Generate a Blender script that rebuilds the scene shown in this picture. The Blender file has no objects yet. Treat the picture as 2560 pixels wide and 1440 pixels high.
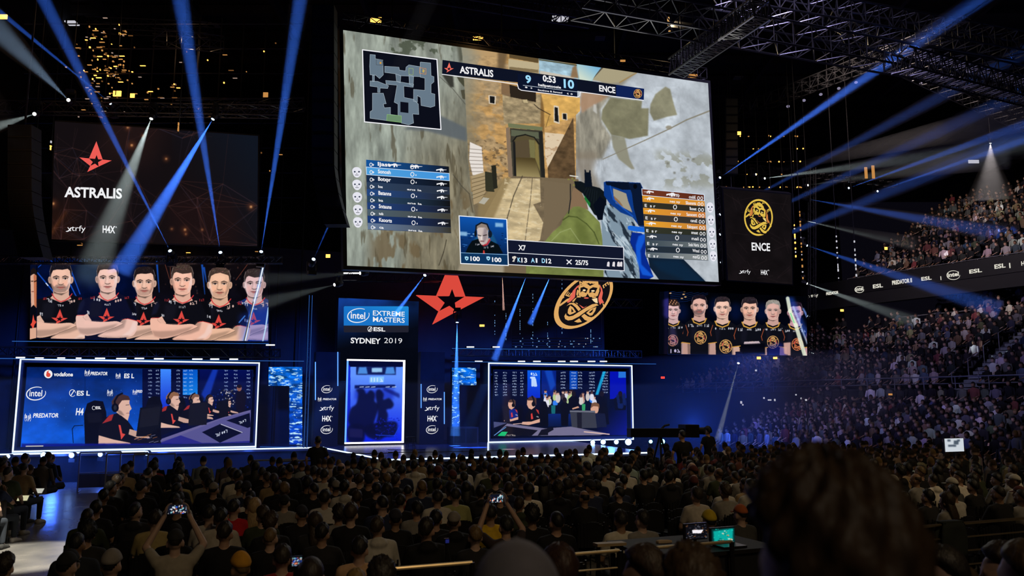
import bpy, bmesh, math, random
import numpy as np
from mathutils import Vector, Matrix

SC = bpy.context.scene
COL = SC.collection
random.seed(7)
RNG = np.random.default_rng(7)
PI = math.pi

# ------------------------------------------------------------------ camera
CAM_Z = 2.7
PITCH = math.radians(7.97)
FPX = 2000.0                                  # focal length in pixels of the 2560 wide frame
cd = bpy.data.cameras.new('camera')
cd.sensor_width = 36.0
cd.lens = 36.0 * FPX / 2560.0
cd.clip_start = 0.05
cd.clip_end = 300
cd.dof.use_dof = True
cd.dof.focus_distance = 28.0
cd.dof.aperture_fstop = 3.0
camo = bpy.data.objects.new('camera', cd)
camo.location = (0, 0, CAM_Z)
camo.rotation_euler = (PI / 2 + PITCH, 0, 0)
COL.objects.link(camo)
SC.camera = camo
CAM = Vector((0, 0, CAM_Z))

# ------------------------------------------------------------------ world, exposure
W = bpy.data.worlds.new('world')
SC.world = W
W.use_nodes = True
W.node_tree.nodes['Background'].inputs[0].default_value = (0.004, 0.0035, 0.007, 1)
W.node_tree.nodes['Background'].inputs[1].default_value = 0.55
vs = SC.view_settings
vs.view_transform = 'Standard'
vs.look = 'None'
vs.gamma = 1
vs.exposure = 0.0
vs.use_curve_mapping = False
cy = SC.cycles
cy.use_denoising = True
cy.max_bounces = 3
cy.diffuse_bounces = 1
cy.glossy_bounces = 2
cy.transmission_bounces = 1
cy.volume_bounces = 0
cy.transparent_max_bounces = 12
cy.sample_clamp_indirect = 1.5
cy.sample_clamp_direct = 12
cy.caustics_reflective = False
cy.caustics_refractive = False

# stage frame: origin on the stage back wall, e runs along it, n points to the audience
YAW = math.radians(22)
E_ = Vector((math.cos(YAW), math.sin(YAW), 0))
N_ = Vector((math.sin(YAW), -math.cos(YAW), 0))
S0 = Vector((-16.7, 27.0, 0))
STAGE_Z = 0.98
DS = 1.256
UP = Vector((0, 0, 1))


def st(a, b, z):
    return S0 + E_ * a + N_ * b + UP * z


def lamp(name, kind, loc, target, power, color, **kw):
    ld = bpy.data.lights.new(name, kind)
    ld.energy = power
    ld.color = color
    for k, v in kw.items():
        setattr(ld, k, v)
    o = bpy.data.objects.new(name, ld)
    o.location = loc
    d = Vector(target) - Vector(loc)
    o.rotation_euler = d.to_track_quat('-Z', 'Y').to_euler()
    COL.objects.link(o)
    return o


BLUE = (0.02, 0.12, 1.0)
# blue wash of the stage from the lighting truss in front of it
for a_, p_ in ((1.5, 1.4), (6.5, 1.4), (11.5, 1.0), (16.5, 1.0), (21.0, 1.5), (27.0, 1.6)):
    lamp('stage_wash_spot', 'SPOT', st(a_, 5.8, 5.9), st(a_, 0.3, 1.9), p_ * 1150, BLUE, spot_size=1.5, spot_blend=0.8, shadow_soft_size=0.25)
# the glow of the footlights
for a_, p_ in ((1.55, 55), (3.05, 45), (4.7, 40), (7.6, 14)):
    lamp('footlight_glow', 'POINT', st(a_, 1.45, 0.82), st(a_, 6, 0), p_, (0.05, 0.16, 1), shadow_soft_size=0.16)
for a_, p_ in ((20.9, 22), (21.9, 30), (23.4, 16)):
    lamp('footlight_glow', 'POINT', st(a_, 3.2, 1.35), st(a_, 6, 0), p_, (0.08, 0.25, 1), shadow_soft_size=0.16)
lamp('haze_light', 'POINT', st(24.9, 3.0, 1.7), st(28, 3, 0), 260, (0.02, 0.10, 1), shadow_soft_size=0.3)  # added point light inside the haze, no lamp stands there
# the video screens light the hall in front of them
lamp('screen_light', 'AREA', (1.2, 26.6, 11.0), (-4, 0, 2), 420, (0.85, 0.83, 0.75), shape='RECTANGLE', size=13, size_y=7)
# warm house lights over the floor seats
lamp('warm_spot', 'SPOT', (7, -3, 15), (0, 12.5, 1), 1500, (1.0, 0.72, 0.38), spot_size=1.1, spot_blend=1.0, shadow_soft_size=0.6)
lamp('warm_spot', 'SPOT', (17, 8, 16), (8, 20, 1), 2500, (1.0, 0.74, 0.42), spot_size=1.1, spot_blend=1.0, shadow_soft_size=0.6)
# lavender house light over the side stands
lamp('stand_spot', 'SPOT', (6, 24, 19), (21, 38, 4), 9000, (0.62, 0.55, 1.0), spot_size=1.25, spot_blend=0.9, shadow_soft_size=0.8)
lamp('stand_spot', 'SPOT', (12, 32, 21), (29, 47, 12), 9000, (1.0, 0.78, 0.66), spot_size=1.0, spot_blend=0.9, shadow_soft_size=0.8)
lamp('stand_spot', 'SPOT', (0, 24, 14), (13, 37, 1.5), 1500, (0.3, 0.33, 1.0), spot_size=0.9, spot_blend=0.9, shadow_soft_size=0.8)
lamp('warm_spot', 'SPOT', (3.5, -5, 11), (1, 3.0, 2), 420, (1.0, 0.8, 0.6), spot_size=0.9, spot_blend=1.0, shadow_soft_size=0.5)  # added fill over the camera rows, not a known fixture
# white pool on the aisle and the dim lavender of the roof
lamp('aisle_spot', 'SPOT', (-5, 9, 15), (-8.5, 14.4, 0), 42000, (1.0, 0.93, 0.75), spot_size=0.19, spot_blend=0.4, shadow_soft_size=0.1)
lamp('roof_spot', 'SPOT', (7, 13, 9), (9, 24, 20), 380, (0.62, 0.5, 0.95), spot_size=1.7, spot_blend=0.9, shadow_soft_size=0.5)
lamp('roof_spot', 'SPOT', (-11, 17, 7), (-14, 32, 18), 600, (1.0, 0.55, 0.25), spot_size=1.3, spot_blend=0.9, shadow_soft_size=0.5)


# ------------------------------------------------------------------ picture geometry
def ray(px, py):
    x = (px - 1280.0) / FPX
    y = (720.0 - py) / FPX
    c, s = math.cos(PITCH), math.sin(PITCH)
    return Vector((x, c - y * s, s + y * c))


def at_y(px, py, Y):
    r = ray(px, py)
    return CAM + r * (Y / r.y)


def at_z(px, py, z):
    r = ray(px, py)
    return CAM + r * ((z - CAM_Z) / r.z)


def at_b(px, py, b):
    """point seen at a pixel on the vertical plane b metres in front of the stage wall"""
    r = ray(px, py)
    p0 = S0 + N_ * b
    return CAM + r * ((p0 - CAM).dot(N_) / r.dot(N_))


def st_of(P):
    d = Vector(P) - S0
    return d.dot(E_), d.dot(N_), P[2]


class Plane:
    """a flat screen: O its lower left corner, A its width, B its height"""
    def __init__(s, O, A, B):
        s.O, s.A, s.B = Vector(O), Vector(A), Vector(B)
        s.N = s.A.cross(s.B).normalized()
        s.G = np.linalg.inv(np.array([[s.A.dot(s.A), s.A.dot(s.B)], [s.A.dot(s.B), s.B.dot(s.B)]]))

    @staticmethod
    def quad(TL, TR, BR, BL, depth):
        r = [ray(*p) for p in (TL, TR, BR, BL)]
        r = [v / v.y for v in r]
        M = np.array([list(r[1]), list(-r[0]), list(-r[2])]).T
        d = np.linalg.solve(M, -np.array(list(r[3])) * depth)
        P = [CAM + r[0] * d[1], CAM + r[1] * d[0], CAM + r[2] * d[2], CAM + r[3] * depth]
        return Plane(P[3], P[2] - P[3], P[0] - P[3])

    @staticmethod
    def stage(x0, y0, x1, y1, b):
        """upright rectangle on the plane b in front of the stage wall"""
        xm, ym = (x0 + x1) / 2, (y0 + y1) / 2
        a0 = st_of(at_b(x0, ym, b))[0]
        a1 = st_of(at_b(x1, ym, b))[0]
        z1 = at_b(xm, y0, b).z
        z0 = at_b(xm, y1, b).z
        return Plane(st(a0, b, z0), E_ * (a1 - a0), UP * (z1 - z0))

    def uv(s, px, py):
        r = ray(px, py)
        P = CAM + r * ((s.O - CAM).dot(s.N) / r.dot(s.N)) - s.O
        u = s.G @ np.array([P.dot(s.A), P.dot(s.B)])
        return float(u[0]), float(u[1])

    def uvs(s, pts):
        return [s.uv(*p) for p in pts]

    def pt(s, u, v, off=0.0):
        return s.O + s.A * u + s.B * v + s.N * off

    def at(s, px, py, off=0.0):
        return s.pt(*s.uv(px, py), off)

    def sub(s, x0, y0, x1, y1, off=0.0):
        """smaller upright rectangle of the same plane, from pixel corners"""
        u0, v1 = s.uv(x0, y0)
        u1, v0 = s.uv(x1, y1)
        return Plane(s.pt(u0, v0, off), s.A * (u1 - u0), s.B * (v1 - v0))


# ------------------------------------------------------------------ materials
def nt(name):
    m = bpy.data.materials.new(name)
    m.use_nodes = True
    t = m.node_tree
    return m, t, t.nodes['Principled BSDF'], t.nodes['Material Output']


def mat(name, col, rough=0.6, metal=0.0, var=0.25, scale=6.0, bump=0.0, spec=0.4):
    m, t, p, o = nt(name)
    tc = t.nodes.new('ShaderNodeTexCoord')
    nz = t.nodes.new('ShaderNodeTexNoise')
    nz.inputs['Scale'].default_value = scale
    nz.inputs['Detail'].default_value = 3
    t.links.new(tc.outputs['Object'], nz.inputs['Vector'])
    mx = t.nodes.new('ShaderNodeMix')
    mx.data_type = 'RGBA'
    mx.inputs[6].default_value = (*[c * (1 - var) for c in col], 1)
    mx.inputs[7].default_value = (*[min(1, c * (1 + var)) for c in col], 1)
    t.links.new(nz.outputs['Fac'], mx.inputs[0])
    t.links.new(mx.outputs[2], p.inputs['Base Color'])
    p.inputs['Roughness'].default_value = rough
    p.inputs['Metallic'].default_value = metal
    p.inputs['Specular IOR Level'].default_value = spec
    if bump:
        b = t.nodes.new('ShaderNodeBump')
        b.inputs['Strength'].default_value = bump
        b.inputs['Distance'].default_value = 0.02
        t.links.new(nz.outputs['Fac'], b.inputs['Height'])
        t.links.new(b.outputs[0], p.inputs['Normal'])
    return m


def emis(name, col, strength=1.0, sample=False):
    m, t, p, o = nt(name)
    t.nodes.remove(p)
    e = t.nodes.new('ShaderNodeEmission')
    e.inputs[0].default_value = (*col, 1)
    e.inputs[1].default_value = strength
    t.links.new(e.outputs[0], o.inputs['Surface'])
    if not sample:
        m.cycles.emission_sampling = 'NONE'
    return m


def lin(c):
    c = np.asarray(c, dtype=np.float64)
    return np.where(c <= 0.04045, c / 12.92, ((np.maximum(c, 0) + 0.055) / 1.055) ** 2.4)


def srgb(*c):
    return tuple(float(x) for x in lin(np.array(c)))


def screen_mat(name, attr='Col', strength=1.0):
    m, t, p, o = nt(name)
    t.nodes.remove(p)
    a = t.nodes.new('ShaderNodeAttribute')
    a.attribute_name = attr
    e = t.nodes.new('ShaderNodeEmission')
    e.inputs[1].default_value = strength
    t.links.new(a.outputs['Color'], e.inputs[0])
    t.links.new(e.outputs[0], o.inputs['Surface'])
    m.cycles.emission_sampling = 'NONE'
    return m


def objcol_mat(name, rough=0.8, scale=14.0, var=0.18, stretch=(1, 1, 1), spec=0.3, bump=0.0):
    """takes the colour of each object, with a fine mottle"""
    m, t, p, o = nt(name)
    oi = t.nodes.new('ShaderNodeObjectInfo')
    tc = t.nodes.new('ShaderNodeTexCoord')
    mp = t.nodes.new('ShaderNodeMapping')
    mp.inputs['Scale'].default_value = stretch
    nz = t.nodes.new('ShaderNodeTexNoise')
    nz.inputs['Scale'].default_value = scale
    nz.inputs['Detail'].default_value = 2
    t.links.new(tc.outputs['Object'], mp.inputs[0])
    t.links.new(mp.outputs[0], nz.inputs['Vector'])
    mr = t.nodes.new('ShaderNodeMapRange')
    mr.inputs['To Min'].default_value = 1 - var
    mr.inputs['To Max'].default_value = 1 + var
    t.links.new(nz.outputs['Fac'], mr.inputs['Value'])
    mu = t.nodes.new('ShaderNodeMix')
    mu.data_type = 'RGBA'
    mu.blend_type = 'MULTIPLY'
    mu.inputs[0].default_value = 1
    t.links.new(oi.outputs['Color'], mu.inputs[6])
    t.links.new(mr.outputs[0], mu.inputs[7])
    t.links.new(mu.outputs[2], p.inputs['Base Color'])
    p.inputs['Roughness'].default_value = rough
    p.inputs['Specular IOR Level'].default_value = spec
    if bump:
        b = t.nodes.new('ShaderNodeBump')
        b.inputs['Strength'].default_value = bump
        b.inputs['Distance'].default_value = 0.01
        t.links.new(nz.outputs['Fac'], b.inputs['Height'])
        t.links.new(b.outputs[0], p.inputs['Normal'])
    return m


def attr_mat(name, rough=0.85):
    m, t, p, o = nt(name)
    a = t.nodes.new('ShaderNodeAttribute')
    a.attribute_name = 'Col'
    t.links.new(a.outputs['Color'], p.inputs['Base Color'])
    p.inputs['Roughness'].default_value = rough
    p.inputs['Specular IOR Level'].default_value = 0.2
    return m


M = {}
M['black'] = mat('matte_black', (0.006, 0.006, 0.008), 0.75)
M['casing'] = mat('screen_casing', (0.008, 0.008, 0.010), 0.5)
M['steel'] = mat('truss_aluminium', (0.10, 0.10, 0.11), 0.35, 0.9)
M['darksteel'] = mat('dark_steel', (0.035, 0.033, 0.036), 0.4, 0.8)
M['chrome'] = mat('polished_rail', (0.8, 0.62, 0.36), 0.38, 1.0)
M['drape'] = mat('black_drape', (0.010, 0.012, 0.020), 0.85, 0, 0.5, 3.0)
M['setpanel'] = mat('stage_set_panel', (0.036, 0.04, 0.06), 0.5, 0, 0.3, 2.0)
M['deck'] = mat('glossy_stage_deck', (0.06, 0.07, 0.13), 0.2, 0, 0.5, 1.2)
M['roof'] = mat('roof_deck', (0.022, 0.018, 0.026), 0.8)
M['concrete'] = mat('stand_concrete', (0.045, 0.045, 0.06), 0.85, 0, 0.3, 1.5)
M['rail'] = mat('grey_rail', (0.22, 0.22, 0.25), 0.45, 0.4)
M['chair'] = mat('black_plastic', (0.010, 0.010, 0.011), 0.32, 0, 0.3, 9.0)
M['strip_dim'] = emis('dim_blue_led', (0.05, 0.22, 0.8), 0.55)
M['strip'] = emis('white_blue_led', (0.62, 0.80, 1.0), 1.8)
M['strip_blue'] = emis('blue_led', (0.10, 0.30, 1.0), 1.6)
M['white_led'] = emis('white_led', (1, 0.98, 0.95), 2.2)
M['letter'] = emis('white_lettering', (0.86, 0.86, 0.88), 1.0)
M['letter_cyan'] = emis('pale_blue_lettering', srgb(0.62, 0.86, 0.98), 1.0)
M['warm_lamp'] = emis('warm_lamp_glow', (1.0, 0.42, 0.07), 3.0)
M['warm_dim'] = emis('warm_glint', (1.0, 0.45, 0.12), 0.55)
M['warm_faint'] = emis('faint_warm_glint', (0.75, 0.30, 0.08), 0.22)
M['pink_faint'] = emis('pale_glint', (0.9, 0.62, 0.48), 0.4)
M['cool_dim'] = emis('cool_glint', (0.25, 0.55, 1.0), 0.6)
M['white_dim'] = emis('white_glint', (0.9, 0.9, 1.0), 0.6)
M['red_dot'] = emis('red_pilot_lamp', (1.0, 0.05, 0.02), 1.5)
M['lens_w'] = emis('white_lens', (1.0, 0.98, 0.9), 6.0)
M['lens_b'] = emis('blue_lens', (0.55, 0.75, 1.0), 6.0)
M['foot'] = emis('footlight_lens', (0.25, 0.45, 1.0), 9.0)
M['foot_c'] = emis('cyan_footlight_lens', (0.25, 0.95, 1.0), 8.0)
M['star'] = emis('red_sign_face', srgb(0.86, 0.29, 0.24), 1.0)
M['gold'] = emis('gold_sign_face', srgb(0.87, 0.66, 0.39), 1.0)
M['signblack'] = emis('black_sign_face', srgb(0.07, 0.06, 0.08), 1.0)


# ------------------------------------------------------------------ object helpers
def tag(o, label=None, cat=None, group=None, kind=None):
    if label:
        o['label'] = label
    if cat:
        o['category'] = cat
    if group:
        o['group'] = group
    if kind:
        o['kind'] = kind
    return o


def empty(name, loc, label, cat, group=None, rz=0.0):
    o = bpy.data.objects.new(name, None)
    o.empty_display_size = 0.2
    o.location = loc
    o.rotation_euler = (0, 0, rz)
    COL.objects.link(o)
    return tag(o, label, cat, group)


def wm(o):
    """world matrix of a parent built in this script (at most two levels)"""
    m = o.matrix_basis.copy()
    if o.parent:
        m = wm(o.parent) @ m
    return m


class MB:
    """collects boxes, bars and shapes, then links them as one mesh object"""
    def __init__(s):
        s.v, s.f, s.k = [], [], []

    def add(s, vs, fs, col=None):
        n = len(s.v)
        s.v += [tuple(p) for p in vs]
        s.f += [tuple(i + n for i in f) for f in fs]
        s.k += [col] * len(vs)
        return s

    def hexa(s, P):
        return s.add(P, [(0, 3, 2, 1), (4, 5, 6, 7), (0, 1, 5, 4), (1, 2, 6, 5), (2, 3, 7, 6), (3, 0, 4, 7)])

    def box(s, c, x, y, z):
        """box at centre c with full edge vectors x, y, z"""
        c, x, y, z = Vector(c), Vector(x) / 2, Vector(y) / 2, Vector(z) / 2
        return s.hexa([c - x - y - z, c + x - y - z, c + x + y - z, c - x + y - z,
                       c - x - y + z, c + x - y + z, c + x + y + z, c - x + y + z])

    def sbox(s, a0, a1, b0, b1, z0, z1):
        """box in the stage frame"""
        return s.hexa([st(a0, b0, z0), st(a0, b1, z0), st(a1, b1, z0), st(a1, b0, z0),
                       st(a0, b0, z1), st(a0, b1, z1), st(a1, b1, z1), st(a1, b0, z1)])

    def bar(s, p0, p1, r, n=6, r1=None, caps=True):
        p0, p1 = Vector(p0), Vector(p1)
        d = (p1 - p0)
        if d.length < 1e-6:
            return s
        d.normalize()
        u = d.orthogonal().normalized()
        w = d.cross(u)
        r1 = r if r1 is None else r1
        vs = []
        for P, R in ((p0, r), (p1, r1)):
            for i in range(n):
                t = 2 * PI * i / n
                vs.append(P + (u * math.cos(t) + w * math.sin(t)) * R)
        fs = [(i, (i + 1) % n, n + (i + 1) % n, n + i) for i in range(n)]
        if caps:
            fs += [tuple(range(n))[::-1], tuple(range(n, 2 * n))]
        return s.add(vs, fs)

    def path(s, pts, r, n=6):
        for a, b in zip(pts, pts[1:]):
            s.bar(a, b, r, n)
        return s

    def loft(s, rings, caps=True):
        n = len(rings[0])
        vs = [p for r in rings for p in r]
        fs = []
        for k in range(len(rings) - 1):
            for i in range(n):
                j = (i + 1) % n
                fs.append((k * n + i, k * n + j, (k + 1) * n + j, (k + 1) * n + i))
        if caps:
            fs += [tuple(range(n))[::-1], tuple(range((len(rings) - 1) * n, len(rings) * n))]
        return s.add(vs, fs)

    def lathe(s, base, axis, prof, n=12):
        """prof: list of (distance along axis, radius)"""
        base, axis = Vector(base), Vector(axis).normalized()
        u = axis.orthogonal().normalized()
        w = axis.cross(u)
        rings = [[base + axis * h + (u * math.cos(2 * PI * i / n) + w * math.sin(2 * PI * i / n)) * r for i in range(n)]
                 for h, r in prof]
        return s.loft(rings)

    def prism(s, pts, dvec):
        """extrude a planar outline by dvec"""
        n = len(pts)
        d = Vector(dvec)
        vs = [Vector(p) for p in pts] + [Vector(p) + d for p in pts]
        fs = [tuple(range(n)), tuple(range(n, 2 * n))[::-1]] + [(i, n + i, n + (i + 1) % n, (i + 1) % n) for i in range(n)]
        return s.add(vs, fs)

    def face(s, pts):
        return s.add(pts, [tuple(range(len(pts)))])

    def sphere(s, c, r, n=10, m=6, sc=(1, 1, 1)):
        c = Vector(c)
        rings = []
        for j in range(m + 1):
            t = PI * (j + 0.02) / (m + 0.04)
            rings.append([c + Vector((r * sc[0] * math.sin(t) * math.cos(2 * PI * i / n), r * sc[1] * math.sin(t) * math.sin(2 * PI * i / n),
                                      r * sc[2] * math.cos(t))) for i in range(n)])
        return s.loft(rings)

    def mesh(s, name, smooth=False):
        me = bpy.data.meshes.new(name)
        me.from_pydata([tuple(p) for p in s.v], [], s.f)
        if smooth:
            me.polygons.foreach_set('use_smooth', [True] * len(me.polygons))
        me.update()
        return me

    def build(s, name, material, parent=None, smooth=False, local=False, col=None):
        """links the shapes; parent: they are in world coordinates and become a part of it"""
        if parent is not None and not local:
            inv = wm(parent).inverted()
            s.v = [tuple(inv @ Vector(p)) for p in s.v]
        me = s.mesh(name, smooth)
        me.materials.append(material)
        o = bpy.data.objects.new(name, me)
        COL.objects.link(o)
        if parent is not None:
            o.parent = parent
        if col:
            o.color = (*col, 1)
        return o


def recenter(o, loc):
    """move an object's origin to loc without moving its shape"""
    loc = Vector(loc)
    o.data.transform(Matrix.Translation(-loc))
    o.location = loc
    return o


# ------------------------------------------------------------------ canvas: the picture a video screen shows
def fbm(h, w, sx, sy, seed, octaves=4):
    r = np.random.default_rng(seed)
    out = np.zeros((h, w))
    amp, tot = 1.0, 0.0
    for k in range(octaves):
        gh, gw = max(2, int(h / sy) + 2), max(2, int(w / sx) + 2)
        g = r.random((gh + 1, gw + 1))
        yy = np.linspace(0, gh - 1.001, h)
        xx = np.linspace(0, gw - 1.001, w)
        y0, x0 = yy.astype(int), xx.astype(int)
        fy, fx = (yy - y0)[:, None], (xx - x0)[None, :]
        fy, fx = fy * fy * (3 - 2 * fy), fx * fx * (3 - 2 * fx)
        a = g[y0][:, x0] * (1 - fx) + g[y0][:, x0 + 1] * fx
        b = g[y0 + 1][:, x0] * (1 - fx) + g[y0 + 1][:, x0 + 1] * fx
        out += amp * (a * (1 - fy) + b * fy)
        tot += amp
        amp *= 0.55
        sx, sy = max(1.2, sx / 2), max(1.2, sy / 2)
    return out / tot - 0.5


def blur(a, r):
    r = int(round(r))
    if r < 1:
        return a
    for ax in (0, 1):
        for _ in range(2):
            p = np.concatenate([np.repeat(np.take(a, [0], ax), r, ax), a, np.repeat(np.take(a, [-1], ax), r + 1, ax)], ax)
            c = np.cumsum(p, ax)
            n = a.shape[ax]
            a = (np.take(c, range(2 * r + 1, 2 * r + 1 + n), ax) - np.take(c, range(0, n), ax)) / (2 * r + 1)
    return a


def spline(pts, k=6, closed=True):
    P = [np.array(p, float) for p in pts]
    n = len(P)
    out = []
    for i in range(n if closed else n - 1):
        p0, p1, p2, p3 = (P[(i - 1) % n], P[i], P[(i + 1) % n], P[(i + 2) % n]) if closed else \
            (P[max(i - 1, 0)], P[i], P[i + 1], P[min(i + 2, n - 1)])
        for j in range(k):
            t = j / k
            out.append(tuple(0.5 * (2 * p1 + (p2 - p0) * t + (2 * p0 - 5 * p1 + 4 * p2 - p3) * t * t + (3 * p1 - p0 - 3 * p2 + p3) * t ** 3)))
    if not closed:
        out.append(tuple(P[-1]))
    return out


def ellpts(cx, cy, rx, ry, rot=0.0, n=28):
    c, s = math.cos(rot), math.sin(rot)
    return [(cx + rx * math.cos(2 * PI * i / n) * c - ry * math.sin(2 * PI * i / n) * s,
             cy + rx * math.cos(2 * PI * i / n) * s + ry * math.sin(2 * PI * i / n) * c) for i in range(n)]


class Canvas:
    """colours over a screen plane; all shapes are given where the photo shows them on that screen"""
    def __init__(s, plane, w, h, base=(0, 0, 0)):
        s.P, s.w, s.h = plane, w, h
        s.im = np.zeros((h, w, 3)) + np.array(base)
        s.clip = None

    def X(s, pts):
        return [(u * (s.w - 1), (1 - v) * (s.h - 1)) for u, v in s.P.uvs(pts)]

    def mask(s, q, soft=0.0, closed=True):
        q = np.array(q)
        pad = int(soft * 2.5) + 1
        x0, y0 = np.floor(q.min(0)).astype(int) - pad
        x1, y1 = np.ceil(q.max(0)).astype(int) + pad + 1
        x0, y0, x1, y1 = max(x0, 0), max(y0, 0), min(x1, s.w), min(y1, s.h)
        if x1 <= x0 or y1 <= y0:
            return None
        n = 2
        xs = x0 - 0.5 + (np.arange((x1 - x0) * n) + 0.5) / n
        ys = y0 - 0.5 + (np.arange((y1 - y0) * n) + 0.5) / n
        ins = np.zeros((len(ys), len(xs)), bool)
        for i in range(len(q)):
            (ax, ay), (bx, by) = q[i], q[(i + 1) % len(q)]
            if ay == by:
                continue
            rows = np.nonzero((ys >= min(ay, by)) & (ys < max(ay, by)))[0]
            if len(rows) == 0:
                continue
            xc = ax + (ys[rows] - ay) * (bx - ax) / (by - ay)
            ins[rows] ^= xs[None, :] < xc[:, None]
        m = ins.reshape(y1 - y0, n, x1 - x0, n).mean((1, 3))
        if soft > 0:
            m = blur(m, soft)
        return (slice(y0, y1), slice(x0, x1)), m

    def put(s, sl, m, col, al=1.0):
        if s.clip is not None:
            m = m * s.clip[sl]
        m = (m * al)[..., None]
        s.im[sl] = s.im[sl] * (1 - m) + np.array(col) * m

    def poly(s, pts, col, al=1.0, soft=0.0, sm=False):
        if sm:
            pts = spline(pts)
        r = s.mask(s.X(pts), soft)
        if r:
            s.put(r[0], r[1], col, al)

    def ell(s, cx, cy, rx, ry, col, al=1.0, soft=0.0, rot=0.0):
        s.poly(ellpts(cx, cy, rx, ry, rot), col, al, soft)

    def line(s, pts, wd, col, al=1.0, wd1=None, soft=0.6):
        """stroke of wd photo pixels"""
        q = s.X(pts)
        k = abs(s.X([(pts[0][0] + 10, pts[0][1])])[0][0] - q[0][0]) / 10.0
        n = len(q) - 1
        for i in range(n):
            (ax, ay), (bx, by) = q[i], q[i + 1]
            w0 = wd if wd1 is None else wd + (wd1 - wd) * i / n
            w1 = wd if wd1 is None else wd + (wd1 - wd) * (i + 1) / n
            R = max(w0, w1) * k / 2 + 2 + soft
            x0, x1 = int(max(0, min(ax, bx) - R)), int(min(s.w, max(ax, bx) + R + 1))
            y0, y1 = int(max(0, min(ay, by) - R)), int(min(s.h, max(ay, by) + R + 1))
            if x1 <= x0 or y1 <= y0:
                continue
            yy, xx = np.mgrid[y0:y1, x0:x1]
            L2 = (bx - ax) ** 2 + (by - ay) ** 2 + 1e-9
            t = np.clip(((xx - ax) * (bx - ax) + (yy - ay) * (by - ay)) / L2, 0, 1)
            d = np.hypot(xx - ax - t * (bx - ax), yy - ay - t * (by - ay))
            m = np.clip(((w0 + (w1 - w0) * t) * k / 2 - d) / (2 * soft) + 0.5, 0, 1)
            s.put((slice(y0, y1), slice(x0, x1)), m, col, al)

    def grad(s, pts, c0, c1, p0, p1, al=1.0, soft=0.0):
        """polygon shaded from colour c0 at p0 to c1 at p1"""
        r = s.mask(s.X(pts), soft)
        if not r:
            return
        sl, m = r
        (ax, ay), (bx, by) = s.X([p0, p1])
        yy, xx = np.mgrid[sl[0], sl[1]]
        t = np.clip(((xx - ax) * (bx - ax) + (yy - ay) * (by - ay)) / ((bx - ax) ** 2 + (by - ay) ** 2 + 1e-9), 0, 1)[..., None]
        if s.clip is not None:
            m = m * s.clip[sl]
        m = (m * al)[..., None]
        s.im[sl] = s.im[sl] * (1 - m) + (np.array(c0) * (1 - t) + np.array(c1) * t) * m

    def tex(s, pts, sx, sy, amp, seed, tint=(1, 1, 1), soft=0.0, thr=None, col=None, shear=0.0):
        """mottle inside a polygon: brightness noise, or patches of col where the noise passes thr"""
        r = s.mask(s.X(pts), soft)
        if not r:
            return
        sl, m = r
        h, w = m.shape
        n = fbm(h, w, sx, sy, seed)
        if shear:
            for i in range(h):
                n[i] = np.roll(n[i], int(i * shear))
        if s.clip is not None:
            m = m * s.clip[sl]
        if thr is None:
            f = 1 + amp * 2 * n[..., None] * np.array(tint)
            s.im[sl] = s.im[sl] * (1 - m[..., None]) + np.clip(s.im[sl] * f, 0, 1) * m[..., None]
        else:
            k = (np.clip((n - thr) * 14, 0, 1) * m * amp)[..., None]
            s.im[sl] = s.im[sl] * (1 - k) + np.array(col) * k

    def build(s, name, parent, off=0.0):
        h, w = s.h, s.w
        u = np.linspace(0, 1, w)
        v = np.linspace(1, 0, h)
        U, V = np.meshgrid(u, v)
        inv = np.array(wm(parent).inverted())
        O, A, B = (np.array(list(x)) for x in (s.P.O + s.P.N * off, s.P.A, s.P.B))
        P = O + U[..., None] * A + V[..., None] * B
        P = P.reshape(-1, 3) @ inv[:3, :3].T + inv[:3, 3]
        i = np.arange(h * w).reshape(h, w)
        F = np.stack([i[1:, :-1], i[1:, 1:], i[:-1, 1:], i[:-1, :-1]], -1).reshape(-1, 4)
        me = bpy.data.meshes.new(name)
        me.vertices.add(h * w)
        me.vertices.foreach_set('co', P.astype(np.float32).ravel())
        me.loops.add(F.size)
        me.loops.foreach_set('vertex_index', F.astype(np.int32).ravel())
        me.polygons.add(len(F))
        me.polygons.foreach_set('loop_start', np.arange(0, F.size, 4, dtype=np.int32))
        a = me.attributes.new('Col', 'FLOAT_COLOR', 'POINT')
        c = np.ones((h * w, 4), np.float32)
        c[:, :3] = lin(np.clip(s.im, 0, 1)).reshape(-1, 3)
        a.data.foreach_set('color', c.ravel())
        me.update()
        me.validate()
        me.materials.append(M['picture'])
        o = bpy.data.objects.new(name, me)
        COL.objects.link(o)
        o.parent = parent
        return o


M['picture'] = screen_mat('screen_picture')

# ------------------------------------------------------------------ lettering
_tc = {}


def glyphs(txt, bold):
    k = (txt, bold)
    if k not in _tc:
        c = bpy.data.curves.new('lettering', 'FONT')
        c.body = txt
        c.offset = bold
        c.resolution_u = 3
        o = bpy.data.objects.new('lettering', c)
        COL.objects.link(o)
        dg = bpy.context.evaluated_depsgraph_get()
        me = bpy.data.meshes.new_from_object(o.evaluated_get(dg))
        v = np.zeros(len(me.vertices) * 3)
        me.vertices.foreach_get('co', v)
        v = v.reshape(-1, 3)[:, :2]
        f = [tuple(p.vertices) for p in me.polygons]
        bpy.data.objects.remove(o)
        bpy.data.curves.remove(c)
        bpy.data.meshes.remove(me)
        v[:, 0] -= v[:, 0].min()
        _tc[k] = (v, f, max(v[:, 0].max(), 1e-6))
    return _tc[k]


CAPH = 0.729


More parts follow.
